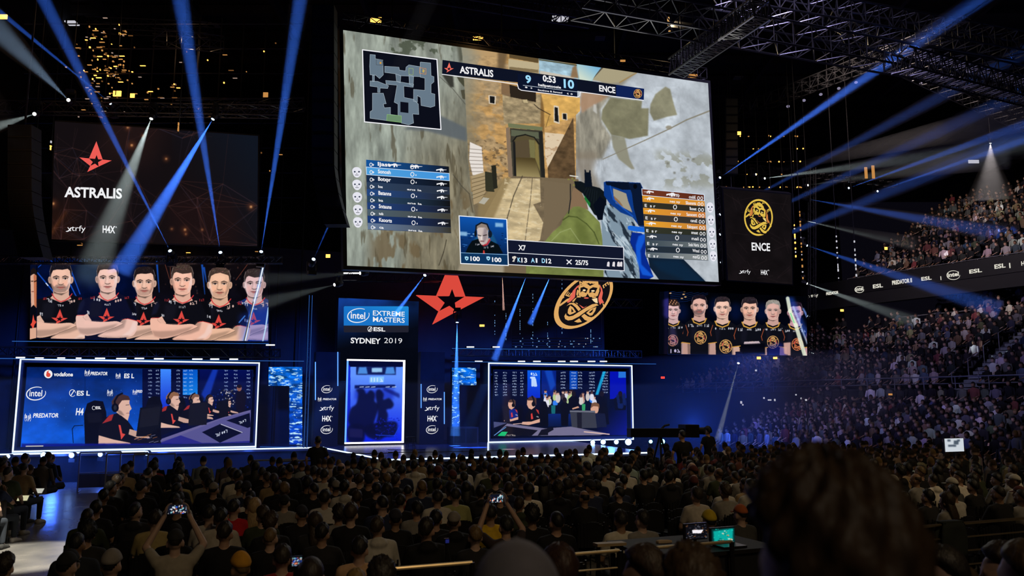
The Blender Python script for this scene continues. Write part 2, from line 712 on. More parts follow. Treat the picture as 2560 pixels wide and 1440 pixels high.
def write(mb, plane, txt, x0, x1, y, cap, bold=0.02, off=0.01, slant=0.0, y1=None):
    """lettering from photo x0 to x1 on the baseline y, capitals cap pixels high"""
    global CAPH
    v, f, wd = glyphs(txt, bold)
    u0, v0 = plane.uv(x0, y)
    u1, v1 = plane.uv(x1, y if y1 is None else y1)
    ut, vt = plane.uv(x0, y - cap)
    du, dv = u1 - u0, (vt - v0) / CAPH
    slope = 0.0 if y1 is None else (v1 - v0)
    P = [plane.pt(u0 + (p[0] + slant * p[1]) / wd * du, v0 + p[1] * dv + p[0] / wd * slope, off) for p in v]
    mb.add(P, f)
    return mb


_h = glyphs('H', 0.0)
CAPH = float(_h[0][:, 1].max())


def letters(parent, plane, rows, material='letter', name='lettering', off=0.01):
    for r in rows:
        kw = r[6] if len(r) > 6 else {}
        bold = r[5] if len(r) > 5 else 0.02
        write(MB(), plane, r[0], r[1], r[2], r[3], r[4], bold, off, **kw).build(name, M[material], parent)


def outline(mb, plane, pts, off=0.01):
    mb.face([plane.at(x, y, off) for x, y in pts])
    return mb


def stroke(mb, plane, pts, wd, off=0.01, closed=False):
    """flat line of wd photo pixels on a screen"""
    if closed:
        pts = list(pts) + [pts[0]]
    for (ax, ay), (bx, by) in zip(pts, pts[1:]):
        L = math.hypot(bx - ax, by - ay) + 1e-9
        nx, ny = -(by - ay) / L * wd / 2, (bx - ax) / L * wd / 2
        ex, ey = (bx - ax) / L * wd / 2, (by - ay) / L * wd / 2
        mb.face([plane.at(x, y, off) for x, y in ((ax + nx - ex, ay + ny - ey), (ax - nx - ex, ay - ny - ey), (bx - nx + ex, by - ny + ey), (bx + nx + ex, by + ny + ey))])
    return mb


# ------------------------------------------------------------------ marks
_s = [[(1345, 5), (1442, 272), (1372, 272), (1348, 208), (1325, 268), (1232, 268)],
      [(1085, 262), (1232, 268), (1290, 318), (1250, 378)],
      [(1442, 272), (1580, 278), (1380, 380), (1372, 315)],
      [(1250, 378), (1325, 340), (1380, 380), (1205, 472)]]
STAR = [[((x - 1332) / 495.0, (y - 272) / 495.0) for x, y in p] for p in _s]      # width 1, centred near the middle of the star

_g = [  # (colour, outline) of the round badge, in a view of the hanging sign
    ('R', [(690, 285), (600, 340), (500, 450), (430, 600), (360, 690), (370, 745), (470, 700), (550, 600), (570, 420), (620, 370)]),
    ('R', [(1135, 285), (1200, 400), (1220, 500), (1195, 640), (1250, 740), (1190, 745), (1150, 790), (1115, 700), (1110, 620), (1170, 450), (1150, 340)]),
    ('G', [(700, 290), (760, 230), (860, 160), (970, 125), (1050, 165), (1105, 230), (1115, 300), (1150, 330), (1130, 440), (1090, 560), (1050, 600), (900, 600), (850, 520), (820, 590), (720, 600), (640, 560), (640, 420), (630, 350)]),
    ('K', [(700, 310), (770, 305), (700, 322), (650, 345), (630, 345)]),
    ('K', [(810, 265), (850, 275), (880, 258), (915, 290), (950, 270), (980, 285), (1040, 278), (910, 335)]),
    ('K', [(680, 380), (760, 355), (860, 405), (815, 505), (720, 460), (680, 500)]),
    ('K', [(900, 410), (980, 365), (1090, 380), (1030, 510), (960, 480), (890, 510)]),
    ('W', ellpts(770, 440, 38, 24, 0, 10)), ('W', ellpts(980, 455, 45, 20, 0, 10)),
    ('K', [(850, 520), (900, 600), (800, 600)]),
    ('K', [(560, 600), (640, 560), (750, 610), (950, 610), (1010, 575), (1100, 600), (1115, 745), (1040, 760), (860, 810), (760, 860), (640, 790), (500, 720), (430, 720)]),
    ('G', [(600, 420), (640, 450), (610, 590), (580, 540)]), ('G', [(1140, 440), (1090, 580), (1062, 560), (1090, 490)]),
    ('G', [(590, 590), (640, 570), (695, 590), (680, 612), (590, 612)]), ('G', [(960, 595), (1010, 585), (1060, 600), (1040, 625), (960, 625)]),
    ('R', ellpts(820, 625, 60, 16, 0, 12)),
    ('G', [(590, 615), (540, 640), (470, 710), (520, 720), (565, 650)]), ('W', [(950, 650), (1080, 625), (1095, 750), (1040, 740), (990, 700)]),
    ('G', [(560, 735), (600, 745), (625, 775), (590, 765)]), ('R', [(640, 780), (760, 850), (845, 810), (735, 880)]), ('G', [(875, 800), (990, 765), (920, 800)]),
    ('K', [(1150, 800), (1060, 740), (950, 755), (780, 850), (690, 900), (600, 780), (500, 715), (410, 730), (320, 830), (350, 1000), (300, 960), (250, 1080), (300, 1170), (450, 1210), (600, 1250), (800, 1240), (960, 1190), (1050, 1090), (1040, 1000), (1080, 860)]),
    ('G', [(340, 820), (420, 745), (520, 740), (600, 790), (690, 895), (630, 940), (560, 850), (470, 775), (390, 790)]),
    ('G', [(700, 1060), (770, 1005), (860, 1070), (940, 1090), (1010, 1060), (1030, 1020), (1025, 1090), (960, 1160), (870, 1185), (780, 1150)]),
    ('G', [(1115, 800), (1060, 760), (960, 775), (800, 860), (640, 960), (500, 1050), (400, 1070), (340, 1040), (330, 990), (290, 1060), (310, 1130), (380, 1165), (480, 1150), (640, 1070), (820, 940), (950, 870), (1070, 810)]),
    ('G', [(430, 805), (500, 850), (570, 960), (500, 1000), (420, 1030), (370, 990), (380, 900)]), ('K', [(460, 870), (515, 950), (460, 970)]),
    ('G', [(815, 985), (920, 890), (1060, 840), (1030, 940), (960, 1040), (900, 1050)]), ('K', [(880, 970), (990, 885), (960, 960), (910, 990)]),
    ('G', [(650, 1115), (710, 1200), (610, 1215), (525, 1190)]),
    ('G', [(180, 780), (350, 650), (430, 620), (380, 690), (180, 830)]), ('G', [(190, 640), (280, 580), (290, 610), (200, 680)]),
    ('G', [(1200, 740), (1290, 830), (1240, 890)]), ('G', [(1310, 670), (1340, 630), (1360, 700)])]
_bx, _by, _bc = np.array([665.0, -165.0]), np.array([-175.0, 660.0]), np.array([770.0, 680.0])
_Mi = np.linalg.inv(np.array([_bx, _by]).T)


def _unit(p):
    q = _Mi @ (np.array(p) - _bc)
    return float(q[0]), float(q[1])


BADGE = [('G', ellpts(0, 0, 1, 1, 0, 40)), ('K', ellpts(0, 0, 0.9, 0.9, 0, 40))] + [(c, [_unit(p) for p in o]) for c, o in _g]
for k_, (ang, ch) in enumerate(((-150, 'E'), (-112, 'N'), (-68, 'C'), (-30, 'E'))):
    t_ = math.radians(ang)
    cx_, cy_ = 0.77 * math.cos(t_), 0.77 * math.sin(t_)
    rt = t_ + PI / 2
    segs = {'E': [(-1, -1, -1, 1), (-1, -1, 1, -1), (-1, 0, 0.7, 0), (-1, 1, 1, 1)], 'N': [(-1, -1, -1, 1), (-1, -1, 1, 1), (1, -1, 1, 1)],
            'C': [(-1, -1, -1, 1), (-1, -1, 1, -1), (-1, 1, 1, 1)]}[ch]
    for (x0, y0, x1, y1) in segs:
        p0, p1 = np.array([x0 * 0.055, y0 * 0.08]), np.array([x1 * 0.055, y1 * 0.08])
        d = (p1 - p0) / np.linalg.norm(p1 - p0)
        q = np.array([-d[1], d[0]]) * 0.018
        d = d * 0.018
        R_ = np.array([[math.cos(rt), -math.sin(rt)], [math.sin(rt), math.cos(rt)]])
        BADGE.append(('G', [tuple(R_ @ p + np.array([cx_, cy_])) for p in (p0 - d - q, p0 - d + q, p1 + d + q, p1 + d - q)]))
BCOL = {'G': (0.87, 0.66, 0.39), 'K': (0.07, 0.06, 0.08), 'R': (0.89, 0.40, 0.33), 'W': (0.97, 0.86, 0.66)}


def paint_star(c, cx, cy, w, col=(0.86, 0.29, 0.24), al=1.0, lean=0.0, sx=1.0):
    for p in STAR:
        c.poly([(cx + x * w * sx + y * w * lean, cy + y * w) for x, y in p], col, al)


def paint_badge(c, cx, cy, rx, ry, al=1.0, tint=None):
    for k, p in BADGE:
        col = BCOL[k]
        if tint and k != 'K':
            col = tuple(a * b for a, b in zip(col, tint))
        c.poly([(cx + x * rx, cy + y * ry) for x, y in p], col, al)


def ring_mark(mb, plane, cx, cy, rx, ry, wd, off=0.01, gap=(0.3, 0.55), rot=-0.12):
    """open oval swoosh with a word inside it"""
    pts = []
    for i in range(41):
        t = 2 * PI * (gap[1] + (1 - (gap[1] - gap[0])) * i / 40)
        x, y = rx * math.cos(t), ry * math.sin(t)
        pts.append((cx + x * math.cos(rot) - y * math.sin(rot), cy + x * math.sin(rot) + y * math.cos(rot)))
    for i in range(40):
        k = wd * (0.55 + 0.45 * math.sin(PI * i / 40))
        stroke(mb, plane, pts[i:i + 2], k, off)
    return mb


def oval_word(mb, plane, cx, cy, rx, ry, off=0.01, wd=None):
    ring_mark(mb, plane, cx, cy, rx, ry, wd or max(1.0, rx * 0.11), off, (0.86, 0.98), -0.15)
    write(mb, plane, 'intel', cx - rx * 0.72, cx + rx * 0.62, cy + ry * 0.42, ry * 0.95, 0.015, off)
    return mb


def claw_mark(mb, plane, cx, cy, h, off=0.01):
    """angular mask-like mark"""
    s = h / 2
    for sg in (-1, 1):
        for pts in ([(0.12, 0.95), (0.42, 0.1), (0.3, 0.55), (0.12, 0.3)], [(0.42, -0.9), (0.66, -0.5), (0.66, 0.15), (0.42, 0.3), (0.5, -0.2)],
                    [(0.12, -0.35), (0.36, -0.5), (0.36, 0.1), (0.12, 0.3)], [(0.7, 0.2), (0.8, -0.1), (0.62, 0.75), (0.45, 0.95)]):
            outline(mb, plane, [(cx + sg * x * s, cy + y * s) for x, y in pts][::sg], off)
    return mb


def swoosh_x(mb, plane, x0, y, h, off=0.01):
    """brush-like x at the start of a word"""
    outline(mb, plane, [(x0 - h * 0.35, y + h * 0.12), (x0 + h * 0.15, y - h * 0.05), (x0 + h * 0.62, y - h * 0.62), (x0 + h * 0.9, y - h * 0.62), (x0 + h * 0.35, y + h * 0.08), (x0 - h * 0.05, y + h * 0.22)], off)
    stroke(mb, plane, [(x0 + h * 0.1, y - h * 0.58), (x0 + h * 0.62, y)], h * 0.14, off)
    return mb


def xword(mb, plane, x0, x1, y, h, off=0.01):
    swoosh_x(mb, plane, x0 + h * 0.2, y, h, off)
    write(mb, plane, 'trfy', x0 + h * 0.95, x1, y, h, 0.0, off)
    return mb


class CM(MB):
    """flat coloured shapes on a screen"""
    def poly(s, plane, pts, col, off=0.01, col2=None):
        """col2: colour of the last half of the corners (a sideways or downward fade)"""
        P = [plane.at(x, y, off) for x, y in pts]
        n = len(P)
        s.add(P, [tuple(range(n))])
        if col2 is not None:
            h = n // 2
            s.k[-n:] = [col] * h + [col2] * (n - h)
        else:
            s.k[-n:] = [col] * n
        return s

    def frame(s, plane, pts, wd, col, off=0.012):
        n0 = len(s.v)
        stroke(s, plane, pts, wd, off, True)
        s.k[n0:] = [col] * (len(s.v) - n0)
        return s

    def seg(s, plane, pts, wd, col, off=0.012):
        n0 = len(s.v)
        stroke(s, plane, pts, wd, off)
        s.k[n0:] = [col] * (len(s.v) - n0)
        return s

    def build(s, name, parent, material='picture'):
        o = super().build(name, M[material], parent)
        a = o.data.attributes.new('Col', 'FLOAT_COLOR', 'POINT')
        c = np.ones((len(s.v), 4), np.float32)
        c[:, :3] = lin(np.array(s.k))
        a.data.foreach_set('color', c.ravel())
        return o


def casing(parent, plane, thick=0.25, rim=0.06, name='casing', material='casing'):
    a, b = plane.A.normalized(), plane.B.normalized()
    c = plane.pt(0.5, 0.5, -thick / 2 - 0.01)
    return MB().box(c, plane.A + a * rim * 2, plane.N * thick, plane.B + b * rim * 2).build(name, M[material], parent)


# ================================================================== THE SETTING
def structure(o):
    o['kind'] = 'structure'
    return o


def floor_mat():
    m, t, p, o = nt('polished_concrete_floor')
    tc = t.nodes.new('ShaderNodeTexCoord')
    nz = t.nodes.new('ShaderNodeTexNoise')
    nz.inputs['Scale'].default_value = 1.3
    nz.inputs['Detail'].default_value = 6
    t.links.new(tc.outputs['Object'], nz.inputs['Vector'])
    cr = t.nodes.new('ShaderNodeValToRGB')
    cr.color_ramp.elements[0].position = 0.3
    cr.color_ramp.elements[0].color = (0.10, 0.10, 0.105, 1)
    cr.color_ramp.elements[1].position = 0.7
    cr.color_ramp.elements[1].color = (0.20, 0.19, 0.18, 1)
    t.links.new(nz.outputs['Fac'], cr.inputs[0])
    t.links.new(cr.outputs[0], p.inputs['Base Color'])
    mr = t.nodes.new('ShaderNodeMapRange')
    mr.inputs['To Min'].default_value = 0.16
    mr.inputs['To Max'].default_value = 0.34
    t.links.new(nz.outputs['Fac'], mr.inputs['Value'])
    t.links.new(mr.outputs[0], p.inputs['Roughness'])
    b = t.nodes.new('ShaderNodeBump')
    b.inputs['Strength'].default_value = 0.08
    b.inputs['Distance'].default_value = 0.05
    t.links.new(nz.outputs['Fac'], b.inputs['Height'])
    t.links.new(b.outputs[0], p.inputs['Normal'])
    return m


structure(MB().box((5, 30, -0.1), (100, 0, 0), (0, 100, 0), (0, 0, 0.2)).build('floor', floor_mat()))
structure(MB().box((5, 30, 24.2), (110, 0, 0), (0, 110, 0), (0, 0, 0.3)).build('ceiling', M['roof']))
structure(MB().sbox(-20, 60, -24.3, -24, 0, 24).build('wall_back', M['drape']))
structure(MB().box((-24, 24, 12), (0.3, 0, 0), (0, 60, 0), (0, 0, 24)).build('wall_left', M['drape']))
structure(MB().box((46, 36, 12), (0.3, 0, 0), (0, 70, 0), (0, 0, 24)).build('wall_right', M['black']))
# platform the camera's own rows stand on
mb = MB()
for k in range(3):
    mb.box((2, 3.0 - k * 1.2, (0.55 + 0.25 * k) / 2), (26, 0, 0), (0, 1.2, 0), (0, 0, 0.55 + 0.25 * k))
structure(mb.build('floor_riser', M['concrete']))

# ------------------------------------------------------------------ stage
stage = empty('stage', st(9, 3, 0), 'wide low stage with a glossy dark deck and blue glowing front edge', 'stage')
FC = at_z(965, 1148, STAGE_Z)
FL = at_z(818, 1120, STAGE_Z)
FR = at_z(1622, 1130, STAGE_Z)
aFC, bFC, _ = st_of(FC)
aFL, bFL, _ = st_of(FL)
aFR, bFR, _ = st_of(FR)
deck_outline = [st(-0.6, -2.85, STAGE_Z), st(-0.6, 0.7, STAGE_Z), st(aFL, 0.7, STAGE_Z), FL, FC, FR, st(aFR + 0.8, 0.9, STAGE_Z), st(aFR + 0.8, -2.85, STAGE_Z)]
MB().prism([p - UP * 0.12 for p in deck_outline], UP * 0.12).build('deck', M['deck'], stage)
mb = MB()
inner = [p - UP * STAGE_Z for p in deck_outline]
mb.prism([st(-0.55, -2.8, 0), st(-0.55, 0.6, 0), st(aFL + 0.05, 0.6, 0), Vector((FL.x, FL.y, 0)) + N_ * -0.1, Vector((FC.x, FC.y, 0)) - N_ * 0.1, Vector((FR.x, FR.y, 0)) - N_ * 0.1, st(aFR + 0.7, 0.8, 0), st(aFR + 0.7, -2.8, 0)], UP * (STAGE_Z - 0.13))
mb.build('skirt', M['drape'], stage)
for p0, p1 in ((FL, FC), (FC, FR), (deck_outline[1], deck_outline[2])):
    d = (p1 - p0).normalized()
    MB().box((p0 + p1) / 2 - UP * 0.02 + N_ * 0.03, p1 - p0, N_ * 0.03, UP * 0.045).build('edge_light', M['strip'], stage)
# blue strip that crosses the deck in front of the right booth
P0, P1 = at_z(1220, 1106, STAGE_Z + .01), at_z(1220, 1143, STAGE_Z + .01)
MB().box((P0 + P1) / 2, P1 - P0, E_ * 0.04, UP * 0.02).build('deck_light', M['strip'], stage)
P0, P1 = at_z(1222, 1106, STAGE_Z + .01), at_z(1400, 1102, STAGE_Z + .01)
MB().box((P0 + P1) / 2, P1 - P0, N_ * 0.04, UP * 0.02).build('deck_light', M['strip'], stage)
mb = MB()
for px, py, w in ((900, 1136, 0.5), (1090, 1132, 0.9), (1010, 1127, 0.3)):
    p = at_z(px, py, STAGE_Z)
    mb.path([p + E_ * (w * math.cos(t * 0.9) * (1 + 0.2 * t)) + N_ * (0.25 * math.sin(t * 1.3)) + UP * 0.035 for t in np.linspace(0, 7, 26)], 0.015, 4)
tag(mb.build('cable', M['black']), 'loose black cables lying across the glossy stage deck', 'cable', kind='stuff')

# set wall behind everything on the stage
mb = MB()
mb.sbox(-4, 24, -3.2, -2.9, 0, 9)
structure(mb.build('wall_stage', M['setpanel']))


# ------------------------------------------------------------------ the two booths with their screens
def booth(x0, y0, x1, y1, b, label, ins, opts):
    P = Plane.stage(x0, y0, x1, y1, b)
    w, h = P.A.length, P.B.length
    r = empty('video_booth', P.pt(0.5, 0), label, 'booth')
    a0, _, z0 = st_of(P.O)
    a1, z1 = a0 + w, z0 + h
    t = 0.10
    mb = MB()
    mb.sbox(a0, a1, b - 0.9, b, z1 - 0.13, z1).sbox(a0, a1, b - 0.9, b, z0, z0 + 0.16)
    mb.sbox(a0, a0 + 0.12, b - 0.9, b, z0 + 0.16, z1 - 0.13).sbox(a1 - 0.12, a1, b - 0.9, b, z0 + 0.16, z1 - 0.13)
    mb.sbox(a0, a1, b - 1.0, b - 0.9, z0, z1)
    mb.build('shell', M['setpanel'], r)
    mb = MB()
    s = 0.045
    for q in ((a0, a1, z1 - s, z1), (a0, a1, z0, z0 + s), (a0, a0 + s, z0 + s, z1 - s), (a1 - s, a1, z0 + s, z1 - s)):
        mb.sbox(q[0], q[1], b, b + 0.03, q[2], q[3])
    mb.build('frame_light', M['strip'], r)
    S = Plane.stage(*ins, b - 0.12)
    casing(r, S, 0.1, 0.02, 'screen_back')
    return r, S


lb, LBS = booth(40, 901, 645, 1124, 0.0, 'wide glowing booth on the left showing headset players at desks', (60, 922, 628, 1112), None)
rb, RBS = booth(1220, 910, 1582, 1103, 0.15, 'smaller glowing booth on the right showing players and a seated crowd', (1234, 927, 1566, 1092), None)


def paint_face(c, cx, cy, h, skin=(0.84, 0.66, 0.57), hair=(0.16, 0.12, 0.11), beard=0.0, style=0, seed=0, rim=(0.93, 0.86, 0.86), cap=False):
    """frontal head: (cx, cy) the chin, h from the top of the hair to the chin"""
    r = random.Random(seed)
    X = lambda x, y: (cx + x * h, cy + y * h)
    V = lambda pts: [X(*p) for p in pts]
    skin = tuple(min(.98, k * 1.08) for k in skin)
    dk = tuple(k * 0.60 for k in skin)
    # neck with the shadow of the jaw
    c.poly(V([(-.24, -.25), (.26, -.25), (.26, .06), (.34, .18), (0, .30), (-.34, .16), (-.25, .06)]), tuple(k * .92 for k in skin))
    c.poly(V([(-.23, -.2), (.25, -.2), (.24, -.03), (.05, .09), (-.2, .02)]), tuple(k * .35 for k in skin), .85, h * .012)
    # ears
    for sg in (-1, 1):
        c.ell(*X(sg * .345, -.42), h * .06, h * .115, tuple(k * .86 for k in skin), 1, 0, sg * .12)
        c.ell(*X(sg * .345, -.41), h * .03, h * .07, dk, .7, h * .008)
    face = [(-.30, -.72), (-.325, -.5), (-.305, -.3), (-.26, -.13), (-.17, -.03), (0, .005), (.17, -.03), (.26, -.13), (.305, -.3), (.325, -.5), (.30, -.72), (.15, -.86), (-.15, -.86)]
    c.poly(V(face), skin, 1, 0.3, True)
    # cheek and temple modelling of the printed portrait
    for sg in (-1, 1):
        c.poly(V([(sg * .33, -.62), (sg * .33, -.3), (sg * .2, -.05), (sg * .2, -.22), (sg * .27, -.45)]), rim if sg * (1 - 2 * (seed % 2)) > 0 else dk, .55, h * .018)
        c.ell(*X(sg * .17, -.27), h * .10, h * .11, (min(1, skin[0] * 1.08), skin[1] * .98, skin[2] * .95), .5, h * .03)
        c.ell(*X(sg * .15, -.475), h * .10, h * .05, dk, .55, h * .016)
    c.ell(*X(0, -.64), h * .2, h * .1, tuple(min(1, k * 1.07) for k in skin), .6, h * .03)
    if beard:
        c.poly(V([(-.31, -.33), (-.2, -.18), (-.12, -.25), (.12, -.25), (.2, -.18), (.31, -.33), (.26, -.12), (.16, -.02), (0, .01), (-.16, -.02), (-.26, -.12)]), hair, beard * .6, h * .015)
    # brows, eyes, nose, mouth
    for sg in (-1, 1):
        c.line(V([(sg * .06, -.525), (sg * .14, -.555), (sg * .24, -.515)]), h * .026, tuple(k * .9 for k in hair), .9)
        c.ell(*X(sg * .145, -.465), h * .06, h * .024, (.88, .82, .80), .8)
        c.ell(*X(sg * .145, -.465), h * .028, h * .026, (.10, .09, .10))
        c.line(V([(sg * .07, -.475), (sg * .145, -.495), (sg * .22, -.47)]), h * .018, (.12, .08, .08), .9)
    c.poly(V([(-.03, -.5), (.0, -.5), (-.05, -.3), (-.085, -.29), (-.06, -.36)]), dk, .45, h * .01)
    c.poly(V([(.02, -.5), (.035, -.32), (.0, -.3), (-.01, -.36)]), tuple(min(1, k * 1.13) for k in skin), .6, h * .01)
    c.line(V([(-.085, -.30), (-.03, -.275), (.03, -.275), (.085, -.30)]), h * .026, tuple(k * .42 for k in skin), .8)
    c.poly(V([(-.13, -.195), (-.04, -.215), (0, -.205), (.04, -.215), (.13, -.195), (.06, -.15), (0, -.14), (-.06, -.15)]), (skin[0] * .80, skin[1] * .60, skin[2] * .62))
    c.line(V([(-.13, -.19), (0, -.183), (.13, -.19)]), h * .014, (.28, .14, .13), .9)
    c.line(V([(-.06, -.12), (.06, -.12)]), h * .02, dk, .5)
    # hair
    top = [(-.33, -.5), (-.36, -.7), (-.33, -.87), (-.22, -.97), (-.02, -1.0), (.18, -.985), (.31, -.9), (.36, -.72), (.335, -.5), (.305, -.62), (.29, -.72)]
    fr = [[(.22, -.78), (.05, -.75), (-.12, -.76), (-.25, -.73)], [(.25, -.75), (.02, -.82), (-.15, -.79), (-.27, -.72)], [(.2, -.70), (.0, -.68), (-.2, -.74), (-.27, -.70)]][style]
    c.poly(V(top + fr + [(-.30, -.62)]), hair, 1, 0.3)
    for i in range(26):
        x = r.uniform(-.27, .27)
        y = r.uniform(-.96, -.8)
        c.line(V([(x, y), (x + r.uniform(-.05, .09), y - r.uniform(.01, .05))]), h * .012, tuple(min(1, k * r.uniform(1.5, 2.6) + .05) for k in hair), .35)
    for sg in (-1, 1):
        c.line(V([(sg * .335, -.5), (sg * .355, -.7), (sg * .3, -.88)]), h * .015, rim, .35)
    if cap:
        c.poly(V([(-.36, -.72), (-.3, -.95), (0, -1.02), (.3, -.95), (.36, -.78), (.0, -.84)]), (.16, .12, .12))


def paint_scribble(c, x, y, w, h, col=(.85, .85, .88), al=.9, seed=0, rot=0.0):
    """illegible little sponsor word"""
    r = random.Random(seed)
    n = max(3, int(w / (h * .8)))
    for i in range(n):
        t = i / n
        px, py = x + w * t, y + w * t * rot
        k = r.randrange(4)
        dx = w / n * .7
        if k == 0:
            c.line([(px, py), (px, py - h)], h * .28, col, al)
        elif k == 1:
            c.line([(px, py - h), (px + dx, py - h), (px + dx, py)], h * .25, col, al)
        elif k == 2:
            c.line([(px, py), (px + dx, py), (px + dx * .2, py - h * .8)], h * .25, col, al)
        else:
            c.ell(px + dx / 2, py - h / 2, dx / 2, h / 2, col, al)


def paint_redplayer(c, cx, cy, h, seed, hair, beard=0.0, style=0, skin=(.85, .68, .60), shirt=(.05, .05, .08), arms=True):
    """player with folded arms in a black jersey with the red star"""
    V = lambda pts: [(cx + (x - 1370) / 498.0 * h, cy + (y - 590) / 498.0 * h) for x, y in pts]
    sl = tuple(k * 1.06 for k in skin)
    dk = tuple(k * .60 for k in skin)
    body = [(1235, 605), (1120, 660), (985, 690), (920, 770), (880, 900), (868, 965), (990, 975), (1000, 1500), (1700, 1500), (1640, 1030), (1850, 1060), (1850, 960), (1820, 800), (1770, 700), (1650, 650), (1545, 605), (1480, 680), (1370, 722), (1290, 690)]
    c.poly(V(body), shirt)
    c.poly(V([(985, 690), (920, 770), (875, 940), (960, 900), (1010, 780)]), (.10, .12, .24), .5, h * .03)
    c.poly(V([(1650, 650), (1770, 700), (1840, 900), (1850, 1050), (1760, 900), (1700, 760)]), (.03, .03, .05), .7, h * .03)
    c.poly(V([(1100, 760), (1300, 740), (1250, 1000), (1080, 1020)]), (.11, .11, .16), .45, h * .05)
    paint_face(c, cx, cy, h, skin, hair, beard, style, seed)
    c.line(V([(1232, 600), (1265, 660), (1310, 700), (1370, 725), (1440, 705), (1500, 665), (1548, 600)]), h * .03, (.82, .22, .24))
    s = h / 498.0
    paint_scribble(c, *V([(1150, 720)])[0], 110 * s, 42 * s, seed=seed, rot=.25)
    paint_scribble(c, *V([(1490, 755)])[0], 120 * s, 42 * s, (.9, .75, .7), seed=seed + 1, rot=-.25)
    paint_scribble(c, *V([(1320, 800)])[0], 100 * s, 26 * s, seed=seed + 2)
    for q, a in ((1090, .3), (1650, -.3)):
        paint_scribble(c, *V([(q, 690)])[0], 70 * s, 30 * s, (.75, .2, .22), seed=seed + 3)
    x, y = V([(1350, 985)])[0]
    paint_star(c, x, y, 262 * s, (.85, .28, .25))
    paint_scribble(c, *V([(1035, 935)])[0], 45 * s, 40 * s, seed=seed + 5, rot=.4)
    paint_scribble(c, *V([(1775, 955)])[0], 70 * s, 36 * s, seed=seed + 6, rot=.3)
    if not arms:
        return
    # right forearm underneath, left forearm on top
    R1 = [(1615, 1040), (1700, 1022), (1850, 1062), (1855, 1150), (1830, 1240), (1750, 1312), (1500, 1335), (1210, 1310), (1350, 1220), (1500, 1160)]
    c.poly(V(R1), sl, 1, 0.3, True)
    c.poly(V([(1620, 1040), (1690, 1050), (1650, 1180), (1520, 1230), (1300, 1270), (1500, 1165)]), dk, .55, h * .03)
    c.poly(V([(1800, 1080), (1850, 1080), (1850, 1200), (1760, 1300), (1600, 1325), (1740, 1220)]), (.95, .86, .84), .5, h * .025)
    c.poly(V([(1210, 1310), (1500, 1330), (1740, 1312), (1700, 1335), (1400, 1345)]), dk, .6, h * .02)
    L1 = [(866, 965), (990, 975), (1010, 1030), (1110, 1062), (1300, 1075), (1500, 1062), (1580, 1085), (1610, 1115), (1470, 1180), (1240, 1262), (1050, 1300), (930, 1270), (870, 1170), (850, 1060)]
    c.poly(V(L1), sl, 1, 0.3, True)
    c.poly(V([(880, 1180), (1000, 1190), (1240, 1180), (1560, 1110), (1470, 1185), (1240, 1265), (1050, 1302), (930, 1270)]), dk, .5, h * .028)
    c.poly(V([(1000, 1060), (1110, 1075), (1400, 1085), (1200, 1130), (1000, 1130)]), (min(1, skin[0] * 1.1), skin[1] * 1.08, skin[2] * 1.08), .7, h * .03)
    c.line(V([(1205, 1302), (1350, 1222), (1500, 1165), (1615, 1112)]), h * .014, tuple(k * .35 for k in skin), .8)
    for k in range(4):      # fingers over the upper arm
        c.line(V([(1095 - k * 22, 1050), (1060 - k * 26, 1000), (1015 - k * 16 + 20, 950 + k * 8)]), h * .042, sl)
        c.line(V([(1082 - k * 22, 1045), (1046 - k * 26, 1000), (1003 - k * 16 + 20, 960 + k * 8)]), h * .008, dk, .8)
    c.line(V([(866, 968), (990, 960)]), h * .015, (.8, .2, .2))
    c.line(V([(1620, 1035), (1700, 1020), (1850, 1058)]), h * .015, (.8, .2, .2))


def paint_goldplayer(c, cx, cy, h, seed, hair, beard=0.0, style=0, skin=(.84, .67, .60), mark=(0, 360), tint=None):
    """player with hanging arms in a black jersey with a gold collar and round badge"""
    V = lambda pts: [(cx + (x - 620) / 360.0 * h, cy + (y - 480) / 360.0 * h) for x, y in pts]
    sh = (.05, .055, .09)
    for sg in (-1, 1):
        V2 = lambda pts: V([(620 + sg * (x - 620), y) for x, y in pts])
        c.poly(V2([(345, 930), (470, 920), (478, 1200), (336, 1200)]), tuple(k * .93 for k in skin))
        c.poly(V2([(430, 930), (470, 930), (478, 1200), (440, 1200)]), tuple(k * .5 for k in skin), .7, h * .02)
    c.poly(V([(500, 530), (400, 590), (370, 630), (345, 780), (326, 925), (465, 948), (470, 1300), (775, 1300), (775, 948), (914, 925), (895, 780), (870, 630), (840, 590), (740, 530), (700, 600), (620, 625), (540, 600)]), sh)
    c.poly(V([(500, 640), (600, 660), (560, 900), (490, 860)]), (.10, .10, .16), .5, h * .05)
    paint_face(c, cx, cy, h, skin, hair, beard, style, seed)
    c.line(V([(500, 528), (530, 590), (620, 625), (710, 590), (740, 528)]), h * .055, (.80, .60, .26))
    s = h / 360.0
    for sg in (-1, 1):
        c.line(V([(620 + sg * 292, 932), (620 + sg * 158, 950)]), h * .04, (.80, .58, .25))
        c.line(V([(620 + sg * 230, 640), (620 + sg * 190, 760), (620 + sg * 205, 820)]), h * .03, (.75, .35, .2), .8)
    paint_scribble(c, *V([(440, 665)])[0], 90 * s, 38 * s, seed=seed)
    paint_scribble(c, *V([(580, 660)])[0], 90 * s, 24 * s, seed=seed + 1)
    paint_scribble(c, *V([(715, 665)])[0], 95 * s, 38 * s, seed=seed + 2)
    x, y = V([(630 + mark[0], 850 + mark[1])])[0]
    paint_badge(c, x, y, 104 * s, 114 * s, 1, tint)


